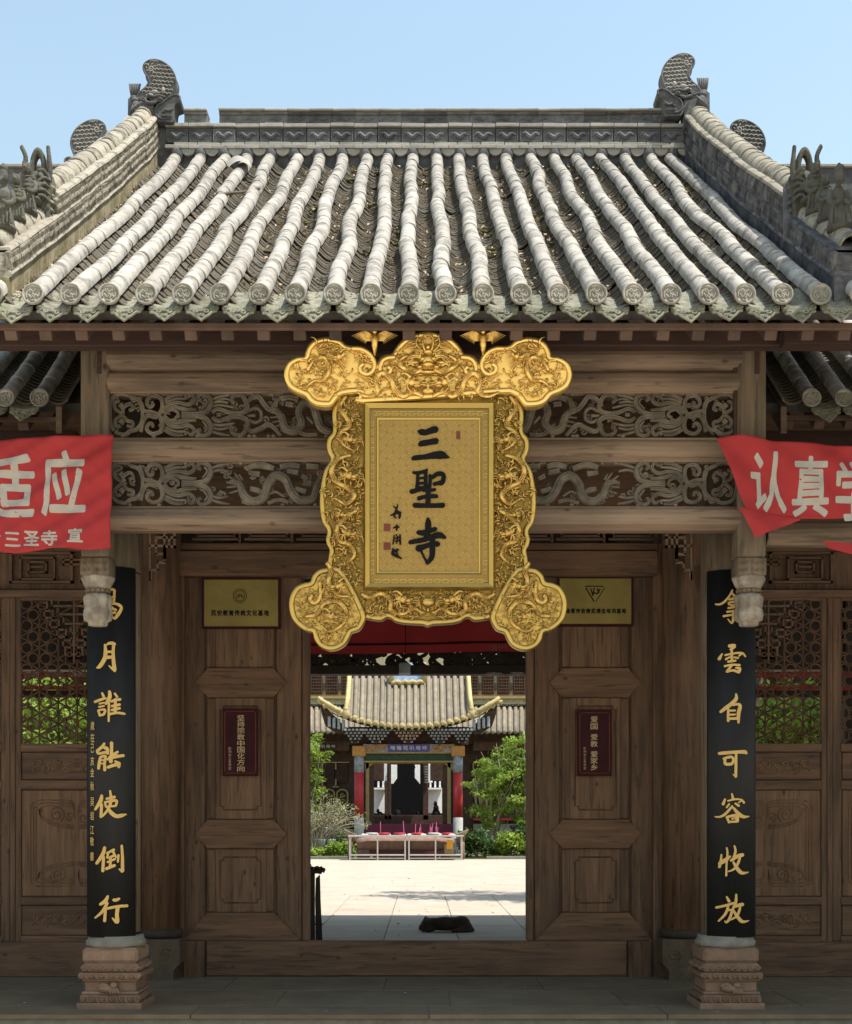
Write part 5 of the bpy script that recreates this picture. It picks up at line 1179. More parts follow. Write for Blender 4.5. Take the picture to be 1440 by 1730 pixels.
RA = [(1190, 980, 8.65, "410 148 24 370 230 26 300 315 28 235 355 26 168 355 22;400 190 26 470 260 34 545 305 26;365 288 30 435 268 30;350 335 22 440 318 28 440 362 22 352 358 22;348 412 26 445 395 32;398 370 20 400 410 22;332 468 26 480 445 28;282 532 28 400 512 26 545 505 26;420 450 32 425 540 34 402 630 28 345 572 14"),
      (1190, 980, 8.65, "362 965 44 440 962 46 400 1005 34 375 1018 20;400 1030 30 403 1190 36;265 1080 20 220 1158 42;305 1100 24 420 1075 26 545 1068 26 594 1122 18;545 1075 26 500 1112 20;315 1160 28 380 1122 22;430 1130 24 490 1142 28;345 1195 28 455 1180 28;298 1262 28 400 1240 28 512 1245 30;395 1255 28 345 1320 34 325 1345 24;330 1342 30 420 1322 30 500 1352 34;455 1285 24 508 1295 38 495 1350 38"),
      (1190, 1160, 8.65, "462 105 20 462 180 46 400 250 50 320 310 48 240 372 34;352 325 28 350 410 34 350 505 34;415 275 22 480 258 34 518 285 42 496 400 48 496 530 26;375 352 26 450 350 24;378 412 26 450 408 24;350 470 32 490 466 36"),
      (1190, 1160, 8.65, "218 978 38 300 970 44 400 962 42 520 955 44 590 958 50 614 985 16;462 980 30 460 1150 36 458 1320 32;455 1320 20 418 1278 12;280 1055 26 340 1035 36 400 1030 34 428 1075 34 400 1130 38;305 1060 34 312 1130 38 400 1132 36"),
      (1190, 1330, 6.92, "322 75 18 336 140 28;245 138 20 222 200 32;275 160 18 360 140 20 432 148 18 460 184 22;435 155 18 395 182 12;292 195 20 262 238 20;358 188 20 400 218 26;328 220 22 250 310 28 190 345 22 132 345 14;338 240 22 395 310 38 450 345 34 515 340 8;265 345 28 290 415 22;275 345 26 370 332 34 380 400 34;300 405 24 375 400 24;320 370 20 365 360 18"),
      (1190, 1330, 6.92, "263 708 18 272 770 22 262 900 20 258 1035 22;203 785 16 198 850 24 180 935 28;180 895 36 250 850 42 305 805 18;350 685 18 362 750 24 335 850 30;308 858 24 390 805 38 445 790 36;412 820 24 385 900 26 340 960 22 278 985 12;338 875 22 385 955 38 435 1002 34 508 992 8"),
      (1190, 1330, 6.92, "262 1280 20 292 1335 32;142 1406 26 250 1382 26 345 1352 24;280 1390 24 248 1480 28 170 1565 18;262 1440 20 322 1440 26 292 1540 28 258 1578 22 240 1560 8;370 1250 18 366 1340 28 332 1425 22;335 1402 24 400 1378 34 445 1368 34;415 1400 22 380 1500 24 300 1552 14;335 1435 20 390 1520 34 440 1570 32 512 1558 8")]
def couplet(sg):
    xc = sg*2.097; D0 = 8.9; Rb = .205; z0, z1 = PZ(1584, 8.72), PZ(957 if sg < 0 else 962, 8.72)
    lab = ('curved black lacquer board with gilt characters and small signature column, on left porch column' if sg < 0 else 'curved black lacquer board with seven gilt characters and no signature, on the right porch column')
    hw = PX(CX+41.5, 8.75); A = math.asin(min(.999, hw/Rb)); b = MB(); n = 22; vs = []
    for (r, z) in ((Rb, z0), (Rb, z1), (Rb-.025, z1), (Rb-.025, z0)):
        for k in range(n+1):
            a = -A+2*A*k/n; vs.append((xc+r*math.sin(a), D0+.02-r*math.cos(a), z))
    fs = [(j*(n+1)+k, j*(n+1)+k+1, ((j+1) % 4)*(n+1)+k+1, ((j+1) % 4)*(n+1)+k) for j in range(4) for k in range(n)]+[(0, n+1, 2*(n+1), 3*(n+1)), (n, 2*n+1, 3*n+2, 4*n+3)]
    b.add(vs, fs); o = part(b, 'couplet_board', lac_m, None, True); tag(o, lab, 'couplet board', 'couplet boards on the porch columns')
    me = o.data; me.shade_smooth()
    def fn(px, py, t):
        D = 8.715
        for _ in range(4):
            x = PX(px, D)-xc; x = max(-Rb*.985, min(Rb*.985, x)); D = D0+.02-math.sqrt(Rb*Rb-x*x)
        a = math.asin(x/Rb); r = Rb+t+.0006; return Vector((xc+r*math.sin(a), D0+.02-r*math.cos(a), PZ(py, D)))
    for (ox, oy, k, S_) in (LA if sg < 0 else RA): b = MB(); brush(b, S_, ox, oy, k, fn, .006); part(b, 'gilt_character', gletter, o)
    if sg < 0:
        b = MB()
        for ch, y in zip('歲在己亥金秋吴岩江敬書', (1226, 1246.5, 1264, 1286, 1305, 1328, 1354.5, 1378, 1402, 1421.6, 1446.7)):
            w_ = 4.2 if ch != '己' else 3.4; put_glyph(b, ch, 156.8-w_*.75, 156.8+w_*.75, y-7.5, y+7.5, lambda x, yy: fn(x+(1351-yy)*.004, yy, .003), .006)
        part(b, 'signature_characters', gletter, o, kind='stuff')
    for z in (z0+.01, z1-.03):
        b = MB(); b.tube([(xc+.172*math.sin(a), D0-.172*math.cos(a), z+.01) for a in [2*PI*k/24 for k in range(24)]], .006, 5, closed=True); part(b, 'iron_band', ink_m, o)
couplet(-1); couplet(1)
# ------------------------------------------------------------------ red banners
def banner(sg):
    D = 8.2 if sg < 0 else 8.18
    if sg < 0:
        def edge(v): return 190-3*v
        top = lambda px: 732+(190-px)*.058; bot = lambda px: 925+(187-px)*.038+3*math.sin(px*.05)
        X = (-360, None)
    else:
        def edge(v): return 1212+36*min(1, v/.72)+(v-.72)*60*(v > .72)
        top = lambda px: 738+(px-1212)*.062-6*math.sin(min(1, max(0, (px-1212)/90))*PI); bot = lambda px: 866+(px-1248)*.12-14*max(0, (px-1330)/110)
    def wave(px, py):
        t = (px*.8+py*1.1) if sg < 0 else (px*.55-py*.85)
        return .014*math.sin(t*.055+math.sin(px*.02))+.008*math.sin(t*.13+py*.02)+.02*abs(noise.noise(Vector((px*.02+py*.022*sg, py*.004-px*.003, sg+5))))+.016*noise.noise(Vector((px*.012, py*.006, sg)))+(.012*math.exp(-((px-py*.5-900)/40)**2) if sg > 0 else 0)
    def surf(px, py, t=0):
        return P(px, py, D)+Vector((0, wave(px, py)-t, 0))
    b = MB(); NU, NV = 110, 40
    def fn(u, v):
        if sg < 0: px = -360+(edge(v)+360)*u
        else: px = edge(v)+(1900-edge(v))*u
        return surf(px, top(px)+(bot(px)-top(px))*v)
    b.grid(fn, NU, NV)
    lab = 'red slogan banner with pale characters 适应 and smaller line, beside the left hanging post' if sg < 0 else 'creased red slogan banner with characters 认真学, corner folded down beside the right hanging post'
    o = part(b, 'slogan_banner', banner_m, None, True); tag(o, lab, 'banner', 'red slogan banners on the front')
    sm = o.modifiers.new('thickness', 'SOLIDIFY'); sm.thickness = .002; sm.offset = 1
    b = MB(); flat = lambda x, y: P(x, y, D)
    if sg < 0:
        put_glyph(b, '应', 70, 145, 760, 872, flat, .022); put_glyph(b, '适', -33, 59, 768, 876, flat, .022)
        for ch, x0, x1, y0, y1 in (('三', 9, 34, 900, 923), ('圣', 39, 66, 896, 922), ('寺', 69, 97, 895, 922), ('宣', 115, 141, 892, 917), ('市', -21, 3, 901, 926)): put_glyph(b, ch, x0, x1, y0, y1, flat, .028)
    else:
        put_glyph(b, '认', 1270, 1331, 761, 864, lambda x, y: flat(x, y+(x-1270)*.05), .02); put_glyph(b, '真', 1340, 1400, 770, 873, flat, .02); put_glyph(b, '学', 1411, 1474, 778, 880, flat, .02)
    b = cut_grid(b, .03)
    def back(v): return (v[0]*F/v[1]+CX, CY-(v[2]-H)*F/v[1])
    nv = []
    for v in b.v: px, py = back(v); nv.append(tuple(surf(px, py, .0035)))
    b.v = nv; part(b, 'slogan_lettering', white_p, o, recalc=False)
    if sg > 0:
        b = MB(); pts = [(1246, 856), (1300, 876), (1352, 879), (1276, 908)]
        b.grid(lambda u, v: surf(*(lambda a, c: (a[0]+(c[0]-a[0])*v, a[1]+(c[1]-a[1])*v))((1246+106*u, 857+26*u-8*u*u), (1276+76*u*1.0, 908-29*u)), .012+.006*math.sin(v*3)), 14, 8)
        q = part(b, 'folded_corner', banner_m, o, True)
        b = MB(); b.grid(lambda u, v: P(1392+120*u, 914+10*u+v*(8+22*u)*(1 if u > 0 else 0)+v*2, D+.05+.01*math.sin(u*9)), 14, 6); part(b, 'hanging_tail', banner_m, o, True)
    b = MB()
    for vv in (.03, .97): b.tube([surf(edge(vv)+(-(edge(vv)+360) if sg < 0 else 1900-edge(vv))*u/60, (lambda p_: top(p_)+(bot(p_)-top(p_))*vv)(edge(vv)+(-(edge(vv)+360) if sg < 0 else 1900-edge(vv))*u/60), .001) for u in range(61)], .0016, 4)
    part(b, 'stitched_hem', banner_m, o)
    b = MB(); x = PX(edge(0), D); b.tube([P(edge(0), top(edge(0))+2, D-.002), P(edge(0)-sg*6, top(edge(0))-8, D+.1)], .003, 5); part(b, 'tie_cord', ink_m, o)
banner(-1); banner(1)
# ------------------------------------------------------------------ plates on the door leaves
DPt = DW+.06
def plate(pts, frame_m, face_m, lab, cat_, text, vert=False):
    D = DPt; (x0, x1, y0, y1) = pts
    root = bp('wall_plate', frame_m, None, x0, x1, y0, y1, D, .03, c=.004); tag(root, lab, cat_)
    if not vert: bp('plate_face', face_m, root, x0+4, x1-4, y0+4, y1-4, D-.004, .01, c=.002)
    else:
        b = MB(); a, c, u, v = x0+4, x1-4, y0+5, y1-5; pt = [(a+3, u), (c-3, u), (c, u+3), (c, v-3), (c-3, v), (a+3, v), (a, v-3), (a, u+3)]
        b.tube([P(x, y, D-.002) for x, y in pt], .004, 4, closed=True); part(b, 'plate_border', seal_m, root)
    b = MB(); text(b, lambda x, y: P(x, y, D-.0055)); part(b, 'plate_lettering', ink_m if not vert else brass2, root, kind='stuff', recalc=False)
    return root
brass2 = mat('dull_gilt_print', (.42, .31, .18), .6, .15, 20, 0, metal=.1)
def t_left(b, f):
    for i, ch in enumerate('民安教育传统文化基地'): put_glyph(b, ch, 357+i*9.9, 365.5+i*9.9, 1030.5, 1040.5, f, .035)
    for k in range(2): pts = [f(405.5+(11.5-3*k)*math.cos(a), 1006.5+(11.5-3*k)*math.sin(a)) for a in [2*PI*q/24 for q in range(24)]]; b.tube(pts, .0022, 4, closed=True)
    for k in range(5): b.tube([f(399+3.2*k, 1010), f(402+1.7*k, 1002+abs(k-2)*1.5)], .0025, 4)
def t_right(b, f):
    for i, ch in enumerate('维景传奇精武搏击培训基地'): put_glyph(b, ch, 956+i*8.6, 963.3+i*8.6, 1028, 1036.5, f, .035)
    b.tube([f(989, 990.5), f(1020, 990.5)], .004, 4); b.tube([f(990, 993), f(1004, 1016.5)], .005, 4); b.tube([f(1022, 993), f(1007, 1016.5)], .003, 4)
    for (x, y, dx, dy) in ((998, 994, 4, 12), (1004, 993, -2, 14), (1009, 994, 3, 8), (1014, 995, -5, 9), (1002, 1001, 7, 2)): b.tube([f(x, y), f(x+dx, y+dy)], .005, 4)
plate((341, 474, 975, 1062), plum_m, brass_m, 'brass plate with round emblem above black characters, on the left door leaf', 'sign', t_left)
plate((942, 1071, 973, 1058), plum_m, brass_m, 'brass plate with triangular emblem above black characters, on the right door leaf', 'sign', t_right)
def v_left(b, f):
    for i, ch in enumerate('坚持宗教中国化方向'): put_glyph(b, ch, 401, 413.5, 1208+i*10.7, 1218.2+i*10.7, f, .012)
    for i, ch in enumerate('彭州市三圣寺宣'): put_glyph(b, ch, 386, 391, 1262+i*5.6, 1267+i*5.6, f, .0)
def v_right(b, f):
    for ch, y in zip('爱国爱教爱家乡', (1210, 1222, 1240, 1251.5, 1269, 1280, 1291)): put_glyph(b, ch, 998, 1010, y, y+10.4, f, .012)
    for i, ch in enumerate('彭州市三圣寺宣'): put_glyph(b, ch, 986, 990.5, 1262+i*5.6, 1266.6+i*5.6, f, .0)
plate((376, 436, 1197, 1311), plum_m, plum_m, 'dark plum vertical plaque with one unbroken column of characters, on the left door leaf', 'plaque', v_left, True)
plate((976, 1034, 1199, 1311), plum_m, plum_m, 'dark plum vertical plaque with its characters in three spaced groups, on the right door leaf', 'plaque', v_right, True)
# ------------------------------------------------------------------ inside the gate
b = MB(); b.grid(lambda u, v: P(470+470*u, 1035+50*v+2*math.sin(u*6), 13.9)+Vector((0, .02*math.sin(u*14)+.015*math.sin(u*31+v*3), 0)), 60, 8)
b.grid(lambda u, v: P(470+470*u, 1089+14*v+2*math.sin(u*6), 13.86)+Vector((0, .015*math.sin(u*14), 0)), 60, 3)
rc = part(b, 'red_cloth', banner_m, None, True); tag(rc, 'red slogan cloth facing away, stretched under the rear lintel of the gateway', 'banner')
b = MB()
for ch, x in (('州', 858), ('彭', 841)): put_glyph(b, ch, x, x-15, 1088, 1099, lambda a, c: P(a, c, 13.83), .02)
part(b, 'faded_lettering', mat('faded_print', (.3, .09, .09), .8, .1, 9, 0), rc, recalc=False)
lp = link('hanging_lamp', None, None, P(684, 1140, 13.6)); tag(lp, 'small grey lamp cup hanging on a wire in the middle of the gateway', 'lamp')
b = MB(); x, z = PX(684, 13.6), PZ(1140, 13.6); k = 13.6/F
b.lathe([(8.5*k, 0), (9.8*k, 1*k), (9.8*k, 2.5*k), (9.2*k, 8*k), (9.5*k, 18*k), (7*k, 20*k), (2*k, 21*k)], x, 13.6, 24, z); part(b, 'lamp_cup', mat('grey_plastic', (.3, .32, .35), .4, .1, 5, 0), lp, True)
b = MB(); b.lathe([(9.9*k, 1*k), (10*k, 1.6*k), (9.9*k, 2.2*k)], x, 13.6, 24, z); part(b, 'lamp_rim', mat('pale_plastic', (.75, .75, .75), .4, .05, 5, 0), lp, True)
b = MB(); b.tube([(x, 13.6, z+20*k), (x+.01, 13.6, z+60*k), (x, 13.6, 4.45)], .005, 5); part(b, 'lamp_wire', ink_m, lp)
# folded stand beside the left leaf
stn = link('folding_stand', None, None, (-.98, 11.6, 0)); tag(stn, 'dark folding stand with bundled cords on top, just inside the left door', 'stand')
Ds = 11.6
b = MB(); q = lambda x, y, d=0: P(x, y, Ds)+Vector((0, d, 0))
for pts, d in (([(524, 1476), (532, 1476), (532, 1650), (524, 1650)], 0), ([(533, 1484), (540, 1478), (541, 1520), (547, 1650), (534, 1650), (532, 1520)], .04), ([(500, 1476), (508, 1476), (506, 1650), (498, 1650)], .04), ([(512, 1476), (516, 1476), (520, 1650), (514, 1650)], .1)):
    o_ = MB(); o_.extr([q(x, y, d) for x, y in pts], (0, .03, 0)); part(o_, 'leg', dark_m, stn)
bp('crossbar', dark_m, stn, 498, 545, 1560, 1563, Ds+.02, .03)
b = MB(); b.add(*((lambda m: (m.v, m.f))((lambda m: (m.bxp(494, 541, 1471, 1476, Ds-.05, .3, .006), m)[1])(MB())))); part(b, 'top_board', dark_m, stn)
b = MB(); r2 = random.Random(5)
for i in range(16):
    x = 520+r2.uniform(-6, 24); b.tube([P(x+r2.uniform(-6, 6), 1470-r2.uniform(-3, 5), Ds-.04+r2.uniform(0, .12)) for _ in range(5)], .012, 5)
for x, y, r in ((540, 1469, .028), (536, 1466, .022), (541, 1474, .02), (523, 1462, .02), (529, 1468, .022)): b.ball(P(x, y, Ds), (r, .04, r*.8), 7, 5)
part(b, 'cord_bundle', dark_m, stn, True)
# sleeping dog
def dog():
    b = MB(); D = 14.85; f = lambda x, y, d=0: P(x, y, D)+Vector((0, d, 0)); k = D/F
    E = [(755, 1571, 40, 7, .09, 0), (752, 1566, 25, 12, .10, 0), (733, 1566, 16, 10.5, .09, 0), (780, 1565, 15, 12.5, .11, 0.0), (768, 1566, 20, 11.5, .11, 0), (722, 1567, 11, 10, .08, -.01), (715, 1571, 7.5, 6, .05, -.04), (711.5, 1574, 4.5, 3.5, .03, -.06), (789, 1570, 9, 8, .08, -.02)]
    for x, y, rx, rz, ry, d in E: b.ball(f(x, y, d), (rx*k, ry, rz*k), 14, 10)
    b.tube([f(717, 1565, .0), f(719, 1557, .0), f(720.5, 1552.5, .0)], [.03, .022, .006], 8); b.tube([f(723, 1564, .05), f(724, 1558, .05), f(724, 1555, .05)], [.028, .02, .006], 8)
    b.tube([f(728, 1572, -.08), f(720, 1575.5, -.11), f(712, 1576, -.12)], [.028, .02, .02], 8); b.tube([f(735, 1573, -.09), f(728, 1576, -.13), f(720, 1577, -.14)], [.028, .02, .02], 8)
    b.tube([f(785, 1570, -.06), f(774, 1575.5, -.13), f(762, 1576.5, -.15)], [.045, .028, .02], 8); b.tube([f(796, 1573, .0), f(799, 1576, -.06), f(790, 1577, -.12), f(776, 1577.5, -.15)], [.026, .024, .02, .012], 8)
    me_ = b.mesh('dog', ink_m, True, False); o = bpy.data.objects.new('t', me_); SC.collection.objects.link(o)
    md = o.modifiers.new('r', 'REMESH'); md.mode = 'VOXEL'; md.voxel_size = .009; md.use_smooth_shade = True; md2 = o.modifiers.new('s', 'SMOOTH'); md2.iterations = 6
    bpy.context.view_layer.update(); mm = bpy.data.meshes.new_from_object(o.evaluated_get(bpy.context.evaluated_depsgraph_get())); bpy.data.objects.remove(o)
    zmin = min(v.co.z for v in mm.vertices); c = Vector((PX(752, D), D, zmin)); mm.transform(Matrix.Translation(-c)); mm.materials.clear()
    mm.materials.append(mat('dark_fur', (.04, .03, .022), .85, .5, 10, .8, col2=(.09, .07, .045), fac2=.5, scale2=6, bscale=120)); mm.name = 'sleeping_dog'
    o = link('sleeping_dog', mm, None, (c.x, c.y, 0)); tag(o, 'dark dog asleep on its side on the shaded paving just beyond the threshold', 'dog'); return o
dog()
b = MB(); r3 = random.Random(8)
for _ in range(240):
    x = r3.uniform(-2.2, 2.6); y = r3.uniform(11.5, 30)**1; z = r3.uniform(.012, .035); a = r3.uniform(0, 6)
    if r3.random() > 14/y: continue
    b.add([(x+z*math.cos(a+q), y+z*math.sin(a+q), .004+.02*r3.random()) for q in (0, 1.3, 3.1, 4.6)], [(0, 1, 2, 3)])
for _ in range(26):
    x = r3.uniform(-3, 3); y = r3.uniform(8.46, 10.3); z = r3.uniform(.008, .02); a = r3.uniform(0, 6); b.add([(x+z*math.cos(a+q), y+z*math.sin(a+q)*.6, .003+.008*r3.random()) for q in (0, 1.3, 3.1, 4.6)], [(0, 1, 2, 3)])
o = part(b, 'scattered_leaves', debris_m, None, False, 'stuff', recalc=False); tag(o, 'scattered dry leaves lying on the courtyard paving and the porch', 'leaves')
# ------------------------------------------------------------------ courtyard: planting strip, tables
b = MB(); b.box(-40, -5.2, 43.9, 62, -.3, .06); b.box(-2.95+5.2, 40, 43.9, 62, -.3, .06); b.box(-5.2, 2.25, 43.9, 62, -.3, .03); setkind(part(b, 'planting_bed', mat('bed_soil', (.07, .1, .03), 1, .4, 3, .6, col2=(.12, .1, .06), fac2=.6)))
b = MB(); b.box(-40, -2.3, 43.8, 43.95, -.3, .1, .01); b.box(2.2, 40, 43.8, 43.95, -.3, .1, .01); setkind(part(b, 'bed_kerb', stone_g))
steel = mat('brushed_steel', (.52, .5, .47), .4, .1, 5, .02, metal=.7)
red_c = mat('red_wax', (.42, .03, .05), .5, .2, 20, 0); pink_c = mat('pink_incense', (.5, .12, .22), .8, .2, 20, 0); paper_m = mat('paper_wrap', (.7, .62, .55), .9, .1, 9, .1); ash_m = mat('ash_grey', (.45, .42, .4), .95, .3, 30, .5)
TD = 42.6
def table(x0, x1, lab):
    t = thing('offering_table', lab, 'table', (PX((x0+x1)/2, TD), TD, 0), 'steel offering tables end to end'); k = TD/F
    X0, X1 = PX(x0, TD), PX(x1, TD)
    bx('table_top', steel, t, X0-.03, X1+.03, TD-.02, TD+.75, .77, .82)
    for x in (X0, X1-.05, (X0+X1)/2-.02):
        for y in (TD, TD+.68):
            if x == (X0+X1)/2-.02 and y > TD+.1: continue
            bx('leg', steel, t, x, x+.045, y, y+.045, 0, .77)
    for z in (.15, ):
        bx('lower_rail', steel, t, X0, X1, TD+.005, TD+.04, z, z+.04); bx('lower_rail', steel, t, X0, X1, TD+.685, TD+.72, z, z+.04)
    bx('lower_rail', steel, t, X0, X1, TD+.01, TD+.03, .055, .075)
    return t
table(590, 686, 'left one of two steel offering tables, with red candles on top'); table(690, 782, 'right one of two steel offering tables, with incense and a box on top')
def candle(px, lab, n, seed, m):
    r_ = random.Random(seed); x = PX(px, TD); t = thing('offering_bowl', lab, 'bowl', (x, TD+.3, .82), 'offerings on the steel tables')
    b = MB(); b.lathe([(.1, 0), (.19, .035), (.2, .075), (.16, .08), (.02, .085)], x, TD+.3, 16, .822); part(b, 'bowl', m, t, True)
    for i in range(n):
        xx = x+r_.uniform(-.16, .16); h = r_.uniform(.18, .42); b = MB(); b.tube([(xx, TD+.3+r_.uniform(-.05, .05), .88), (xx+r_.uniform(-.03, .05), TD+.3, .88+h)], .012, 5); part(b, 'incense_stick', pink_c, t)
candle(649, 'red bowl with one tall incense stick, second bowl from the left on the steel tables', 1, 1, red_c); candle(675, 'pale red bowl with one tall stick, nearest to where the steel tables meet', 1, 2, red_c)
candle(706, 'bowl holding four tall pink incense sticks, on the right steel table', 4, 3, red_c); candle(733, 'grey bowl crowded with thin incense sticks, on the right steel table', 7, 4, ash_m); candle(757, 'red bowl without sticks at the right end of the steel tables', 0, 5, red_c); candle(628, 'small grey bowl without sticks at the left end of the steel tables', 0, 6, ash_m)
for i, (x, lab) in enumerate(((592, 'brown shell-shaped ornament at the left end of the steel tables'), (781, 'brown shell-shaped ornament at the right end of the steel tables'))):
    b = MB(); xx = PX(x, TD+.9); 
    for k in range(6): b.tube([(xx+.02*k*(-1 if i else 1), TD+.9, .5), (xx+(.08-.05*k)*(1 if not i else -1)*-1, TD+.9, .85), (xx+(.2-.05*k)*(1 if not i else -1)*-1+.0, TD+.88, 1.02-.03*k)], [.06, .045, .03], 6)
    b.box(xx-.08, xx+.08, TD+.8, TD+1., 0, .6, .03); o = part(b, 'stone_ornament', stone_p, None, True); tag(o, lab, 'ornament', 'ornaments beside the steel tables')
b = MB()
for i in range(26):
    x = random.uniform(PX(600, TD), PX(772, TD)); b.ball((x, TD+.25+random.uniform(-.1, .3), .84), (random.uniform(.06, .14), .07, .03), 7, 4)
o = part(b, 'paper_offerings', paper_m, None, True, 'stuff'); tag(o, 'loose paper wrappings and wax strewn over the tops of the steel tables', 'offerings')
b = MB(); tg = [(-2.15, .62), (-2.05, .72), (1.1, .72), (1.2, .62)]
b.tube([(PX(603, 43.6), 43.6, .5), (PX(620, 43.6), 43.6, .52), (PX(740, 43.6), 43.6, .52), (PX(768, 43.6), 43.6, .5)], [.2, .24, .24, .2], 16)
b.box(PX(604, 43.6), PX(625, 43.6), 43.4, 43.9, 0, .34, .03); b.box(PX(745, 43.6), PX(770, 43.6), 43.4, 43.9, 0, .34, .03); b.box(PX(630, 43.6), PX(742, 43.6), 43.5, 43.8, .0, .16, .02)
o = part(b, 'stone_trough', mat('brown_stone', (.2, .13, .1), .9, .25, 6, .4), None, True); tag(o, 'long rounded brown stone trough standing behind the steel tables', 'trough')
b = MB(); b.box(PX(751, 43.1), PX(767, 43.1), 43.0, 43.25, .2, .52, .01); bo = part(b, 'cardboard_box', mat('carton', (.3, .22, .12), .9, .15, 9, .1)); tag(bo, 'small brown box with a yellow label on the lower rail of the right steel table', 'box')
bx('yellow_label', mat('yellow_card', (.75, .38, .04), .7, .1, 9, 0), bo, PX(755, 43.0), PX(765, 43.0), 42.985, 43.0, .36, .66)
# ------------------------------------------------------------------ pavilion
PD = 47.0; PK = PD/F
pav = thing('pavilion', 'red-columned pavilion with upswept tiled roof and painted brackets, straight ahead in the courtyard', 'pavilion', (PX(690, PD), 48, 0))
red_l = mat('red_lacquer', (.4, .03, .035), .5, .12, 4, .05); wht = mat('white_marble', (.42, .42, .4), .7, .15, 9, .2, col2=(.3, .3, .3), fac2=.5, scale2=18); blu = mat('painted_blue_grey', (.22, .26, .3), .8, .45, 9, .2, col2=(.38, .3, .26), fac2=.7, scale2=12); org = mat('painted_ochre', (.42, .2, .06), .8, .3, 12, .2); prp = mat('purple_board', (.07, .055, .25), .6, .1, 9, 0)
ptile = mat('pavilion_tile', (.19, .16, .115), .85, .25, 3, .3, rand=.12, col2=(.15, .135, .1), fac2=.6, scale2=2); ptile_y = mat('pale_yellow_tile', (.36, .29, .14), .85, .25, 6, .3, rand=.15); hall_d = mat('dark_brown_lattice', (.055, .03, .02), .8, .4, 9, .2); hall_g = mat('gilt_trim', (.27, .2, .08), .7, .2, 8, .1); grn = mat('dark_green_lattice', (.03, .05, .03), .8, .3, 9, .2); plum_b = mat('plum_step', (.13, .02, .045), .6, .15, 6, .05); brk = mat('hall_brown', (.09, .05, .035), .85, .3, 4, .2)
for px in (607, 774):
    x = PX(px, PD); c = MB(); c.lathe([(.17, 1.25), (.17, 3.05)], x, PD, 20, .0); col = part(c, 'red_column', red_l, pav, True)
    c = MB(); c.lathe([(.26, 0), (.27, .3), (.22, .34), (.3, .5), (.31, .66), (.2, .78), (.175, .84), (.18, 1.4), (.16, 1.43)], x, PD, 24); part(c, 'stone_base', wht, col, True)
    c = MB(); c.lathe([(.178, 3.04), (.178, 3.62)], x, PD, 20); part(c, 'painted_sleeve', blu, col, True); 
    c = MB(); c.box(x-.24, x+.24, PD-.2, PD+.2, 3.62, 4.0, .03); part(c, 'carved_capital', org, col)
z = lambda py, D=PD: PZ(py, D)
def pq(nm, m, x0, x1, y0, y1, dd=0, t=.12, par=pav, c=.008): return bp(nm, m, par, x0, x1, y0, y1, PD+dd, t, c=c)
pq('painted_beam', blu, 614, 768, 1257, 1271, -.08, .2); pq('gilt_rail', hall_g, 612, 769, 1270, 1273, -.1, .2); pq('lattice_frieze', grn, 616, 766, 1274, 1284, -.02, .08); pq('gilt_rail', hall_g, 614, 767, 1285, 1288, -.04, .12)
pb = pq('name_strip', prp, 656, 726, 1257.5, 1269.5, -.13, .05)
b = MB()
for i, ch in enumerate('唵嘛呢叭咪吽'): put_glyph(b, ch, 660+i*10.8, 668+i*10.8, 1259.5, 1267.5, lambda x, y: P(x, y, PD-.14), .02)
part(b, 'strip_lettering', wht, pb, recalc=False)
b = MB()
for e in (-1, 1):
    for k in range(4):
        b.tube([P(u, v, PD-.1) for u, v in spiral(691+e*(42+9*k), 1263, 6, 1.3, k, e, 10)], .03, 5)
part(b, 'ochre_scroll', org, pav, True)
for cx_ in (636, 690, 744, 600, 781):                             # stepped bracket clusters
    b = MB(); o = MB()
    for r_, (w_, y_) in enumerate(((20, 1231), (17, 1236), (13, 1241), (9, 1246), (5, 1251))):
        if cx_ in (600, 781): w_ *= .7
        w_ *= 1.15
        n = int(w_/2.9)
        for k in range(n+1):
            x = cx_-w_+2*w_*k/max(n, 1); b.bxp(x-2.2, x+2.2, y_, y_+3.6, PD-.9+r_*.15, .2, .01)
        o.bxp(cx_-w_, cx_+w_, y_+3.2, y_+4.4, PD-.85+r_*.15, .3)
    o.prism([(PX(u, PD-.3), PZ(v, PD-.3)) for u, v in ((cx_-22, 1229), (cx_+22, 1229), (cx_+8, 1250), (cx_, 1257), (cx_-8, 1250))], PD-.3, PD-.2)
    q = part(b, 'bracket_cluster', blu if cx_ != 690 else mat('painted_mixed', (.35, .27, .22), .8, .4, 9, .2), pav); part(o, 'bracket_arm', red_wood, q)
pq('bracket_backing', hall_d, 590, 792, 1228, 1258, .1, .1); 
for x0, x1 in ((618, 624), (756, 762)): pq('carved_jamb', hall_g, x0, x1, 1288, 1392, .1, .1)
for x0, x1 in ((624, 632), (748, 756)): pq('carved_jamb', hall_d, x0, x1, 1288, 1392, .15, .1)
b = MB(); b.prism([(PX(x, PD+.1), PZ(y, PD+.1)) for x, y in ((617, 1288), (766, 1288), (766, 1302), (758, 1296), (750, 1290), (632, 1290), (624, 1296), (617, 1302))], PD+.1, PD+.2); part(b, 'arched_apron', hall_g, pav)
bx('plum_step', plum_b, pav, PX(614, PD), PX(768, PD), PD+.1, PD+5, 0, PZ(1392, PD+.1))
for x0, x1, y0, y1, nm in ((650, 655, 1319, 1385, 'inner_post'), (715, 724, 1288, 1385, 'inner_post'), (625, 649, 1288, 1319, 'inner_screen'), (727, 756, 1288, 1319, 'inner_screen'), (656, 661, 1288, 1385, 'inner_post'), (625, 632, 1319, 1385, 'inner_post'), (748, 756, 1319, 1385, 'inner_post')): pq(nm, hall_d, x0, x1, y0, y1, 3, .12)
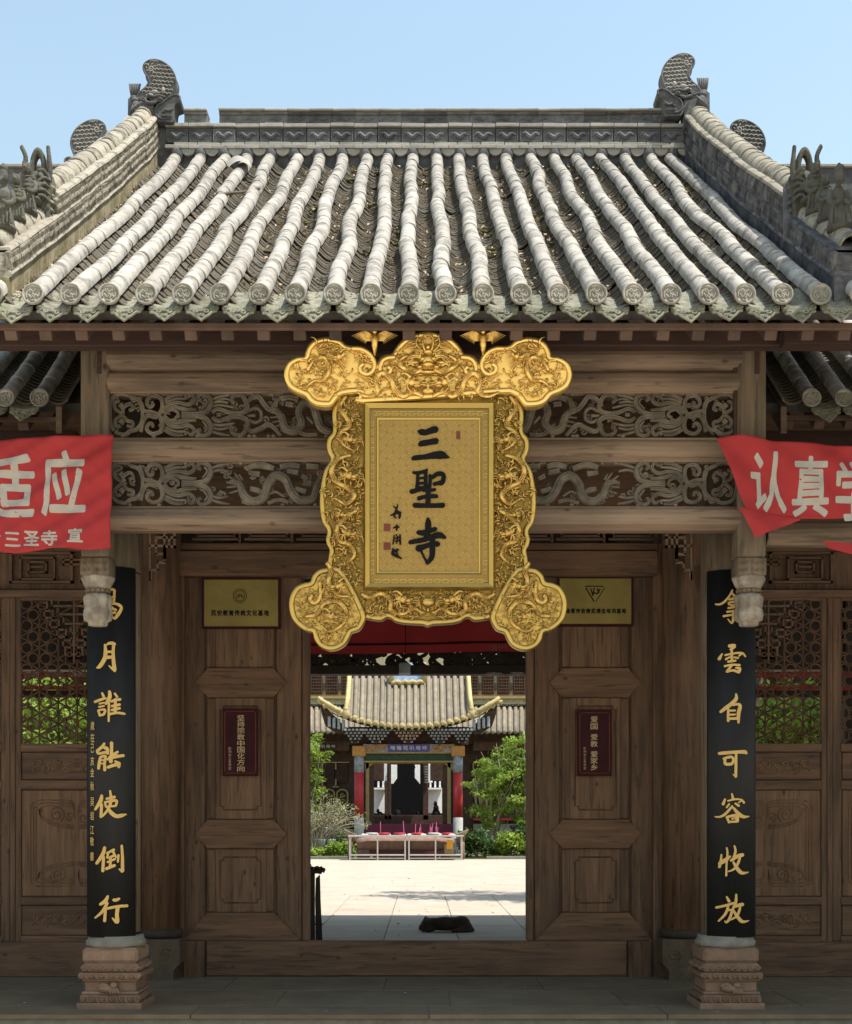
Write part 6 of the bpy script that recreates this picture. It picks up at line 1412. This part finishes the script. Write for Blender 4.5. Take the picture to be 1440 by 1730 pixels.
b = MB(); b.prism([(PX(u, PD+3.9), PZ(v, PD+3.9)) for u, v in ((674, 1289), (700, 1289), (702, 1296), (699, 1306), (701, 1314), (708, 1322), (712, 1330), (706, 1338), (704, 1352), (716, 1372), (726, 1395), (648, 1395), (658, 1372), (670, 1352), (668, 1338), (662, 1330), (666, 1322), (672, 1314), (675, 1306), (672, 1296))], PD+3.9, PD+4.2); part(b, 'inner_statue', ink_m, pav); pq('altar', hall_d, 626, 754, 1377, 1395, 3.0, .5)
b = MB()
for x, y, r in ((643, 1378, 5), (639, 1370, 3), (737, 1377, 8), (737, 1366, 5), (736, 1358, 3.4), (725, 1380, 5), (661, 1382, 5), (720, 1374, 4), (672, 1376, 6), (708, 1376, 6)): b.ball(P(x, y, PD+3.2), (r*PK, .15, r*1.5*PK), 10, 8)
part(b, 'altar_figures', ink_m, pav, True)
b = MB()
for i in range(4):
    for j in range(7): b.bxp(718+i*2.3, 718.9+i*2.3, 1294+j*4.4, 1296.4+j*4.4, PD+2.9, .05)
part(b, 'pierced_lattice', wht, pav, kind='stuff')
# back wall of sunlit white stone seen through the pavilion
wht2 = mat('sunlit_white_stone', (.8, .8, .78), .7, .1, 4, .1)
ww = thing('white_balustrade', 'sunlit white stone balustrade and wall seen through the open pavilion', 'balustrade', (PX(690, 52), 51.6, 0))
bp('wall_panel', wht2, ww, 631, 652, 1333, 1374, 51.6, .2); bp('interior_shade_sheet', ink_m, ww, 610, 770, 1280, 1400, 52.3, .1); bp('wall_panel', mat('pale_far_wall', (.6, .62, .64), .8, .1, 2, 0), ww, 647, 654, 1290, 1322, 52.0, .1); bp('wall_panel', wht2, ww, 723, 747, 1333, 1374, 51.6, .2); bp('wall_panel', wht2, ww, 659, 671, 1292, 1324, 51.9, .1); bp('wall_panel', wht2, ww, 701, 710, 1292, 1324, 51.9, .1); bp('wall_panel', wht2, ww, 724, 731, 1290, 1322, 51.9, .1)  # black sheet stands in for the deep shade inside the pavilion
for i in range(22):
    if not (630 < 606+i*8 < 650 or 723 < 606+i*8 < 746): continue
    bp('baluster', wht2, ww, 606+i*8, 609+i*8, 1320, 1330, 51.5, .2)
bp('handrail', wht2, ww, 631, 652, 1331, 1334, 51.4, .3); bp('handrail', wht2, ww, 723, 747, 1331, 1334, 51.4, .3)
# roof: upswept eave, two descending ridges, corner flares
def eave(t):                                                     # t in [-1,1] -> px, py, D
    px = 691+154*t; return px, 1227-43*abs(t)**2.3, PD-1.1+.5*abs(t)**2
def top(t):
    a = abs(t)
    if a < .66: return 691+154*t*.97, 1146, PD+1.9
    f = (a-.66)/.34; s = 1 if t > 0 else -1
    y0 = (1146+(1204-1146)*min(1, f*4.5)) if f < .22 else 1204-(f-.22)/.78*20-8*((f-.22)/.78)**2
    px = 691+s*(154*.66*.97+(154-154*.66*.97)*f*1.0); return px, min(y0, eave(t)[1]-2), (PD+1.9-(2.4)*min(1, f*4.5))
b = MB(); nu = 80
def rs(t, v):
    a = P(*eave(t)); c = P(*top(t)); q = a+(c-a)*v; q.z -= .12*math.sin(PI*v)*(1 if abs(t) < .66 else .3); return q
b.grid(lambda u, v: rs(2*u-1, v), nu, 8); b.grid(lambda u, v: rs(2*u-1, v)+Vector((0, .1, -.14)), nu, 8)
pr_ = part(b, 'pavilion_roof', ptile, pav, True, recalc=False)
for i in range(27):
    t = -1+2*(i+.5)/27; a_ = rs(t, 0); p_ = [rs(t, v/6)+Vector((0, -.02, .035)) for v in range(7)]; b = MB(); b.tube(p_, .085, 8); part(b, 'barrel_row', ptile, pr_, True)
    b = MB(); b.ball(a_+Vector((0, -.03, .03)), (.1, .04, .1), 8, 5); x = a_.x+.12; q = rs(min(1, t+1/27), 0); b.extr([q+Vector((-.1, -.02, .03)), q+Vector((.1, -.02, .03)), q+Vector((.05, -.03, -.09)), q+Vector((0, -.03, -.16)), q+Vector((-.05, -.03, -.09))], (0, .03, 0)); part(b, 'eave_tile_pair', ptile_y, pr_, True)
for s in (-1, 1):
    b = MB(); pt = [P(691+s*100, 1140, PD+1.9), P(691+s*101, 1160, PD+1.4), P(691+s*103, 1185, PD+.2), P(691+s*106, 1204, PD-.6)]
    b.tube([p+Vector((0, -.05, .12)) for p in pt], .09, 8, 1.6); part(b, 'descending_ridge', ptile_y, pr_, True)
    b = MB(); pt = [P(691+s*106, 1206, PD-.7), P(691+s*122, 1200, PD-.8), P(691+s*138, 1190, PD-.8), P(691+s*148, 1184, PD-.7), P(691+s*153, 1179, PD-.7)]
    b.tube([p+Vector((0, -.05, .02)) for p in pt], [.09, .085, .08, .075, .06], 8); part(b, 'corner_ridge', ptile_y, pr_, True)
    b = MB(); b.ball(P(691+s*106, 1206, PD-.85), (.14, .12, .2), 8, 6); b.ball(P(691+s*106, 1199, PD-.85), (.1, .1, .12), 8, 6); part(b, 'ridge_finial', ptile_y, pr_, True)
    b = MB(); b.extr([P(691+s*100, 1236, PD-.6), P(691+s*150, 1184, PD-.55), P(691+s*148, 1204, PD-.5), P(691+s*141, 1226, PD-.4), P(691+s*120, 1240, PD-.4)], (0, .3, 0)); part(b, 'corner_soffit', hall_d, pr_)
    b = MB()
    for k in range(4): b.bxp(*sorted((691+s*(108+8*k), 691+s*(113+8*k))), 1216-k*2, 1234-k*2, PD-.7, .2, .02)
    part(b, 'corner_bracket', blu, pr_)
sb = bp('hall_sign', mat('pale_blue_board', (.28, .42, .62), .6, .2, 8, 0), None, 664, 716, 1120, 1151, 48.5, .12); tag(sb, 'pale blue name board with a wavy gilt frame above the pavilion roof', 'sign')
b = MB(); b.tube([P(661+k*4, 1153+1.6*math.sin(k*1.9), 48.4) for k in range(15)], .1, 6); b.tube([P(661, 1153, 48.4), P(663, 1120, 48.5)], .09, 6); b.tube([P(717, 1153, 48.4), P(716, 1120, 48.5)], .09, 6); part(b, 'wavy_frame', ptile_y, sb, True)
# ------------------------------------------------------------------ main hall behind
HD = 54.
hall = thing('main_hall', 'two-storey temple hall with brown lattice windows and gilt frames, behind the pavilion', 'building', (0, HD+2, 0))
def hq(nm, m, x0, x1, y0, y1, dd=0, t=.15, par=hall, c=0): return bp(nm, m, par, x0, x1, y0, y1, HD+dd, t, c=c)
cream = mat('cream_painted_wood', (.3, .26, .17), .8, .15, 6, .1)
hq('upper_wall', cream, 380, 1040, 1060, 1176, 1.5, .3)
for i in range(26):
    x = 392+i*26.4
    w0 = hq('upper_window', hall_d, x, x+21, 1132, 1173, 1.42, .1)
    b = MB()
    for k in range(5): b.bxp(x+2+k*4.2, x+2.8+k*4.2, 1134, 1171, HD+1.38, .05)
    for k in range(7): b.bxp(x+1, x+20, 1137+k*5.2, 1137.8+k*5.2, HD+1.37, .05)
    part(b, 'window_lattice', brk, w0); b = MB(); b.bxp(x+22.5, x+24.6, 1154, 1166, HD+1.4, .1); part(b, 'dark_inset', hall_d, w0)
hq('ledge', hall_g, 380, 1040, 1176, 1180, .9, .9); hq('frieze', mat('painted_frieze', (.3, .3, .2), .8, .4, 10, .1, col2=(.45, .4, .28), fac2=.8, scale2=3), 380, 1040, 1180, 1190, 1.1, .5)
b = MB(); lower = lambda px, v: P(px, 1236-44*v, HD-1.2+2.6*v)
b.grid(lambda u, v: lower(380+660*u, v), 60, 4); lr = part(b, 'lower_roof', ptile, hall, True, recalc=False)
for i in range(42):
    px = 516+i*9.6
    if px > 1000: break
    b = MB(); b.tube([lower(px, v/4)+Vector((0, -.02, .03)) for v in range(5)], .09, 8); b.ball(lower(px, 0)+Vector((0, -.05, .0)), (.1, .05, .12), 8, 5); part(b, 'barrel_row', ptile, lr, True)
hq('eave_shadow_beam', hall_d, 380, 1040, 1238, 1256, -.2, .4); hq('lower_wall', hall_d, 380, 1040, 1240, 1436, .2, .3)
for x0, x1 in ((500, 590), (800, 905)):
    hq('painted_frieze', brk, x0, x1, 1253, 1268, -.3, .2); hq('gilt_rail', hall_g, x0, x1, 1287, 1289, .05, .1); hq('red_sill', red_l, x0, x1, 1382, 1386, .0, .15)
    hq('stone_plinth', stone_g, x0, x1, 1392, 1440, -.4, .4)
    n = 4; w_ = (x1-x0)/n
    for i in range(n):
        x = x0+i*w_; d_ = hq('lattice_panel', brk, x+3, x+w_-3, 1292, 1322, .12, .06)
        b = MB()
        for k in range(6): b.bxp(x+4+k*(w_-8)/6, x+4.9+k*(w_-8)/6, 1293, 1321, HD+.08, .05)
        for k in range(7): b.bxp(x+3, x+w_-3, 1294+k*4, 1294.8+k*4, HD+.07, .05)
        part(b, 'panel_lattice', hall_d, d_)
        hq('gilt_stile', hall_g, x-1.2, x+1.2, 1289, 1300, .05, .1); hq('gilt_stile', hall_g, x-1.2, x+1.2, 1316, 1330, .05, .1); hq('gilt_cross', hall_g, x-5, x+5, 1328, 1330.5, .05, .1); hq('gilt_cross', hall_g, x-5, x+5, 1364, 1366.5, .05, .1); hq('gilt_stile', hall_g, x-1.2, x+1.2, 1358, 1374, .05, .1)
        b = MB(); cx_ = x+w_/2; pts = cat([(cx_-8, 1338), (cx_, 1334), (cx_+8, 1338), (cx_+9, 1348), (cx_+8, 1360), (cx_, 1364), (cx_-8, 1360), (cx_-9, 1348)], 4, True)
        b.tube([P(u, v, HD+.1) for u, v in pts], .035, 5, closed=True); b.tube([P(u, v, HD+.1) for u, v in spiral(cx_, 1343, 4.5, 1.2, 0, 1, 8)], .03, 5); b.tube([P(u, v, HD+.1) for u, v in spiral(cx_, 1354, 4.5, 1.2, 0, -1, 8)], .03, 5); part(b, 'gilt_carving', hall_g, d_)
st_ = hq('side_name_strip', hall_d, 518, 566, 1256, 1266, -.4, .1)
b = MB()
for i, ch in enumerate('嘛呢叭咪吽'): put_glyph(b, ch, 526+i*8.6, 532.5+i*8.6, 1258, 1264, lambda x, y: P(x, y, HD-.42), .02)
part(b, 'strip_lettering', wht, st_, recalc=False)
# ------------------------------------------------------------------ plants
def leaves(mb, c, rad, n, sz, rr, flat=.6):
    c = Vector(c)
    for _ in range(n):
        v = Vector((rr.gauss(0, 1), rr.gauss(0, 1), rr.gauss(0, 1))); v.normalize(); v *= rr.random()**.45
        p = c+Vector((v.x*rad[0], v.y*rad[1], v.z*rad[2])); s = sz*rr.uniform(.6, 1.3)
        q = Euler((rr.uniform(-1.0, 1.0), rr.uniform(-1.0, 1.0), rr.uniform(0, 6.28))).to_matrix()
        mb.add([p+q @ Vector(w_) for w_ in ((-s, 0, 0), (0, -s*flat*.6, 0), (s, 0, -s*.2), (0, s*flat*.6, 0))], [(0, 1, 2, 3)])
def tree(nm, lab, x, y, h, crown, nb, nl, sz, lm, bm, seed, tr=.12, stems=1, clump=.55, grp=None, catn='tree', spread=1., fill=0):
    rr = random.Random(seed); t = thing(nm, lab, catn, (x, y, 0), grp); tm = MB(); lf = MB()
    (cz, rx, ry, rz) = crown
    for s in range(stems):
        a0 = rr.uniform(0, 6.28); lean = spread*(.12 if stems == 1 else .5)
        base = Vector((x+rr.uniform(-.1, .1)*stems*.5, y+rr.uniform(-.1, .1), 0)); tp = base+Vector((math.cos(a0)*rx*lean, math.sin(a0)*ry*lean, cz))
        mid = (base+tp)/2+Vector((rr.uniform(-.1, .1)*h*.3, rr.uniform(-.1, .1)*h*.2, 0)); pth = [Vector(p) for p in cat([tuple(base), tuple(mid), tuple(tp)], 5)]
        tm.tube(pth, [tr*(1-.7*i/(len(pth)-1)) for i in range(len(pth))], 7)
        for k in range(nb//stems):
            f = rr.uniform(.25, 1.); st0 = pth[int(f*(len(pth)-1))]
            v = Vector((rr.gauss(0, 1), rr.gauss(0, 1), rr.gauss(.25, .8))); v.normalize(); v *= rr.uniform(.55, 1.)
            e = Vector((x, y, cz))+Vector((v.x*rx, v.y*ry, v.z*rz)); m_ = (st0+e)/2+Vector((rr.uniform(-.1, .1)*rx, rr.uniform(-.1, .1)*ry, -.08*rz)); pp = [Vector(p) for p in cat([tuple(st0), tuple(m_), tuple(e)], 4)]
            tm.tube(pp, [tr*.32*(1-.8*i/(len(pp)-1)) for i in range(len(pp))], 5)
            for _ in range(3):
                cc = pp[rr.randrange(3, len(pp))]+Vector((rr.gauss(0, .15)*rx, rr.gauss(0, .15)*ry, rr.gauss(0, .12)*rz)); r_ = clump*min(rx, rz)*rr.uniform(.35, .75)
                leaves(lf, cc, (r_, r_, r_*.5), nl//(nb*3), sz, rr)
    if fill:
        for q in range(fill): leaves(lf, (x+rr.uniform(-.6, .6)*rx, y+rr.uniform(-.5, .5)*ry, cz+rr.uniform(-.6, .6)*rz), (rx*.5, ry*.5, rz*.35), nl//fill, sz, rr)
    part(tm, 'trunk', bm, t, True, recalc=False)
    if lf.v: part(lf, 'crown', lm, t, kind='stuff', recalc=False)
    return t
k46 = 45.5/F
tree('courtyard_tree', 'bright green small-leaved tree right of the pavilion steps, spreading over several thin stems', PX(838, 45.5), 45.5, 4.2, (3.0, 1.25, 1.1, 1.35), 30, 9000, .07, leaf_l, bark_m, 3, .07, 5, .5)
tree('tall_shrub', 'tall green shrub at the right edge of the doorway view', PX(888, 45.3), 45.3, 4.4, (2.9, .8, .9, 1.5), 22, 6000, .075, leaf_l, bark_m, 4, .07, 3, .55)
tree('garden_tree', 'green tree reaching into the left edge of the doorway view above the bare shrub', PX(510, 45.6), 45.6, 4.4, (3.55, .95, .9, 1.2), 20, 5200, .075, leaf_l, bark_m, 5, .08, 2, .55)
# pale, almost leafless fan-shaped shrub
rr = random.Random(13); t = thing('bare_shrub', 'pale fan-shaped shrub with arching twigs and few leaves, left of the pavilion', 'shrub', (PX(534, 45), 45, 0)); b = MB(); lf = MB()
for i in range(95):
    a = rr.uniform(-.35, 1.15)-.1; L_ = rr.uniform(1.3, 2.35); x0 = PX(534, 45)+rr.uniform(-.12, .12); y0 = 45+rr.uniform(-.15, .15); dy = rr.uniform(-.5, .5)
    p_ = [Vector((x0, y0, .05))]; 
    for k in range(1, 7): f = k/6; p_.append(Vector((x0+math.sin(a*f**.7)*L_*f*.95, y0+dy*f, .05+L_*f*math.cos(a*f)*.95-.15*f*f*abs(a))))
    b.tube(p_, [.02, .016, .013, .01, .008, .006, .004], 4)
    for k in range(2): q = p_[rr.randrange(3, 6)]; e = q+Vector((rr.uniform(-.25, .3), rr.uniform(-.2, .2), rr.uniform(.05, .35))); b.tube([q, (q+e)/2+Vector((0, 0, .03)), e], [.008, .006, .003], 4); leaves(lf, e, (.14, .14, .1), 7, .04, rr)
    leaves(lf, p_[-1], (.15, .15, .12), 10, .04, rr)
part(b, 'twigs', bark_m, t, True, recalc=False); part(lf, 'sparse_leaves', leaf_p, t, kind='stuff', recalc=False)
def bush(px, D, w_, h, lab, lm, seed, n=1500, sz=.055):
    rr = random.Random(seed); x = PX(px, D); t = thing('garden_bush', lab, 'bush', (x, D, 0), 'low bushes in the planting beds'); lf = MB(); st = MB()
    for i in range(9): a = rr.uniform(0, 6.28); e = (x+w_*.4*math.cos(a), D+.3*math.sin(a), h*.7); st.tube([(x, D, 0), e], .015, 4); leaves(lf, (e[0], e[1], h*rr.uniform(.35, .75)), (w_*.38, .3, h*.3), n//9, sz, rr, .9)
    part(st, 'stem', bark_d, t, recalc=False); part(lf, 'foliage', lm, t, kind='stuff', recalc=False)
bush(574, 44.6, .75, .62, 'yellow-green round bush just left of the steel tables', leaf_l, 1); bush(533, 44.5, .5, .4, 'low light green bush under the bare shrub', leaf_l, 2, 900)
bush(806, 44.6, 1., 1.05, 'broad-leaved green bush right beside the steel tables', leaf_d, 3, 1700, .075); bush(836, 44.9, .9, .75, 'low dark bush below the courtyard tree', leaf_d, 4, 1300); bush(866, 44.5, .9, 1.1, 'medium green bush with pale tips, right of the courtyard tree stems', leaf_l, 5, 1500, .07); bush(890, 44.8, .9, 1.3, 'tall green bush at the right end of the planting bed', leaf_d, 6, 1600, .07)
bush(556, 45.6, 1.2, 1.15, 'dark green bush in shade behind the yellow-green bush', leaf_d, 7, 1500, .07); bush(585, 46.2, .8, 1.0, 'dark green bush behind the left end of the steel tables', leaf_d, 8, 1100, .07)
b = MB(); rr = random.Random(6)
for _ in range(9000):
    x = rr.uniform(-9, 9); y = rr.uniform(43.98, 46.5); 
    if -2.3 < x < 2.2: continue
    h = rr.uniform(.04, .14); a = rr.uniform(0, 3.14); b.add([(x-.02*math.cos(a), y-.02*math.sin(a), .05), (x+.02*math.cos(a), y+.02*math.sin(a), .05), (x+rr.uniform(-.04, .04), y+rr.uniform(-.04, .04), .05+h)], [(0, 1, 2)])
o = part(b, 'grass', leaf_l, None, False, 'stuff', recalc=False); tag(o, 'short green grass along the kerb of the planting beds', 'grass')
tp_m = mat('glazed_pot', (.25, .28, .25), .5, .2, 9, 0)
for i, (px, lab) in enumerate(((546, 'left one of two pale grey pots in the shade behind the bare shrub'), (561, 'right one of two pale grey pots in the shade behind the bare shrub'))):
    b = MB(); b.lathe([(.09, 0), (.12, .05), (.16, .35), (.17, .42), (.14, .42), (.12, .3), (.0, .3)], PX(px, 45.2), 44.9, 16, .25); o = part(b, 'flower_pot', tp_m, None, True); tag(o, lab, 'pot', 'pots behind the bare shrub')
# greenery of the side courts, seen through the lattice doors
for i, (x, y, lab, sd_) in enumerate(((-6.0, 22.5, 'sunlit tree seen through the left wing lattice doors, nearest to the gateway', 31), (-8.6, 22.5, 'sunlit tree seen through the left wing lattice doors, at the photo edge', 32), (6.3, 22.5, 'sunlit tree seen through the right wing lattice doors, nearest to the gateway', 33), (9.0, 23, 'sunlit tree seen through the right wing lattice doors, at the photo edge', 34))):
    tree('court_tree', lab, x, y, 4, (2.4, 1.7, 1.2, 1.6), 18, 5200, .09, leaf_l, bark_d, sd_, .06, 1, .7, 'trees of the side courts', fill=14)
tree('shade_tree', 'tree standing behind the right wing, its crown hidden by the roofs and dappling the courtyard', 4.85, 20.2, 10, (7.6, 2.8, 2.0, 1.9), 40, 6000, .11, leaf_l, bark_d, 43, .2, 1, .45)
tree('added_sunblock_tree', 'unseen dense tree added before the right wing to keep sun off the porch', 5.3, 7.2, 10, (6.9, 1.75, 2.2, 2.4), 50, 20000, .16, leaf_d, bark_d, 44, .22, 1, .6)  # added out of view: its crown blocks sun that would reach the porch
for s in (-1, 1):
    sh = thing('side_hall', ('left' if s < 0 else 'right')+' side hall with dark timber wall and grey roof, seen through the lattice', 'building', (s*9.5, 30, 0), 'side halls of the courtyard')
    bx('wall', hall_d, sh, *sorted((s*5.6, s*15)), 27.5, 27.8, 0, 4.6); b = MB(); q = sorted((s*5.2, s*15.5)); b.extr([(q[0], 26.6, 4.4), (q[1], 26.6, 4.4), (q[1], 30.5, 6.8), (q[0], 30.5, 6.8)], (0, .05, -.15)); part(b, 'roof', ptile, sh)
    for i in range(5): bx('window', brk, sh, *sorted((s*(6+1.8*i), s*(7.2+1.8*i))), 27.4, 27.5, 1.2, 3.2)
tree('tall_tree', 'tall tree with light green crown rising above the roof at the right photo edge', 8.0, 20.5, 12, (9.6, 1.95, 2.2, 2.4), 46, 14000, .085, leaf_l, bark_d, 41, .2, 1, .42)

b = MB(); rr = random.Random(77)
for _ in range(90):
    x = rr.uniform(-48, 48); leaves(b, (x, 64+rr.uniform(-3, 3), rr.uniform(2, 6)), (3.2, 2.5, 2.6), 130, .38, rr, .9)
o = part(b, 'tree_belt', leaf_d, None, False, 'stuff', recalc=False); tag(o, 'dark green belt of trees behind the main hall', 'trees')
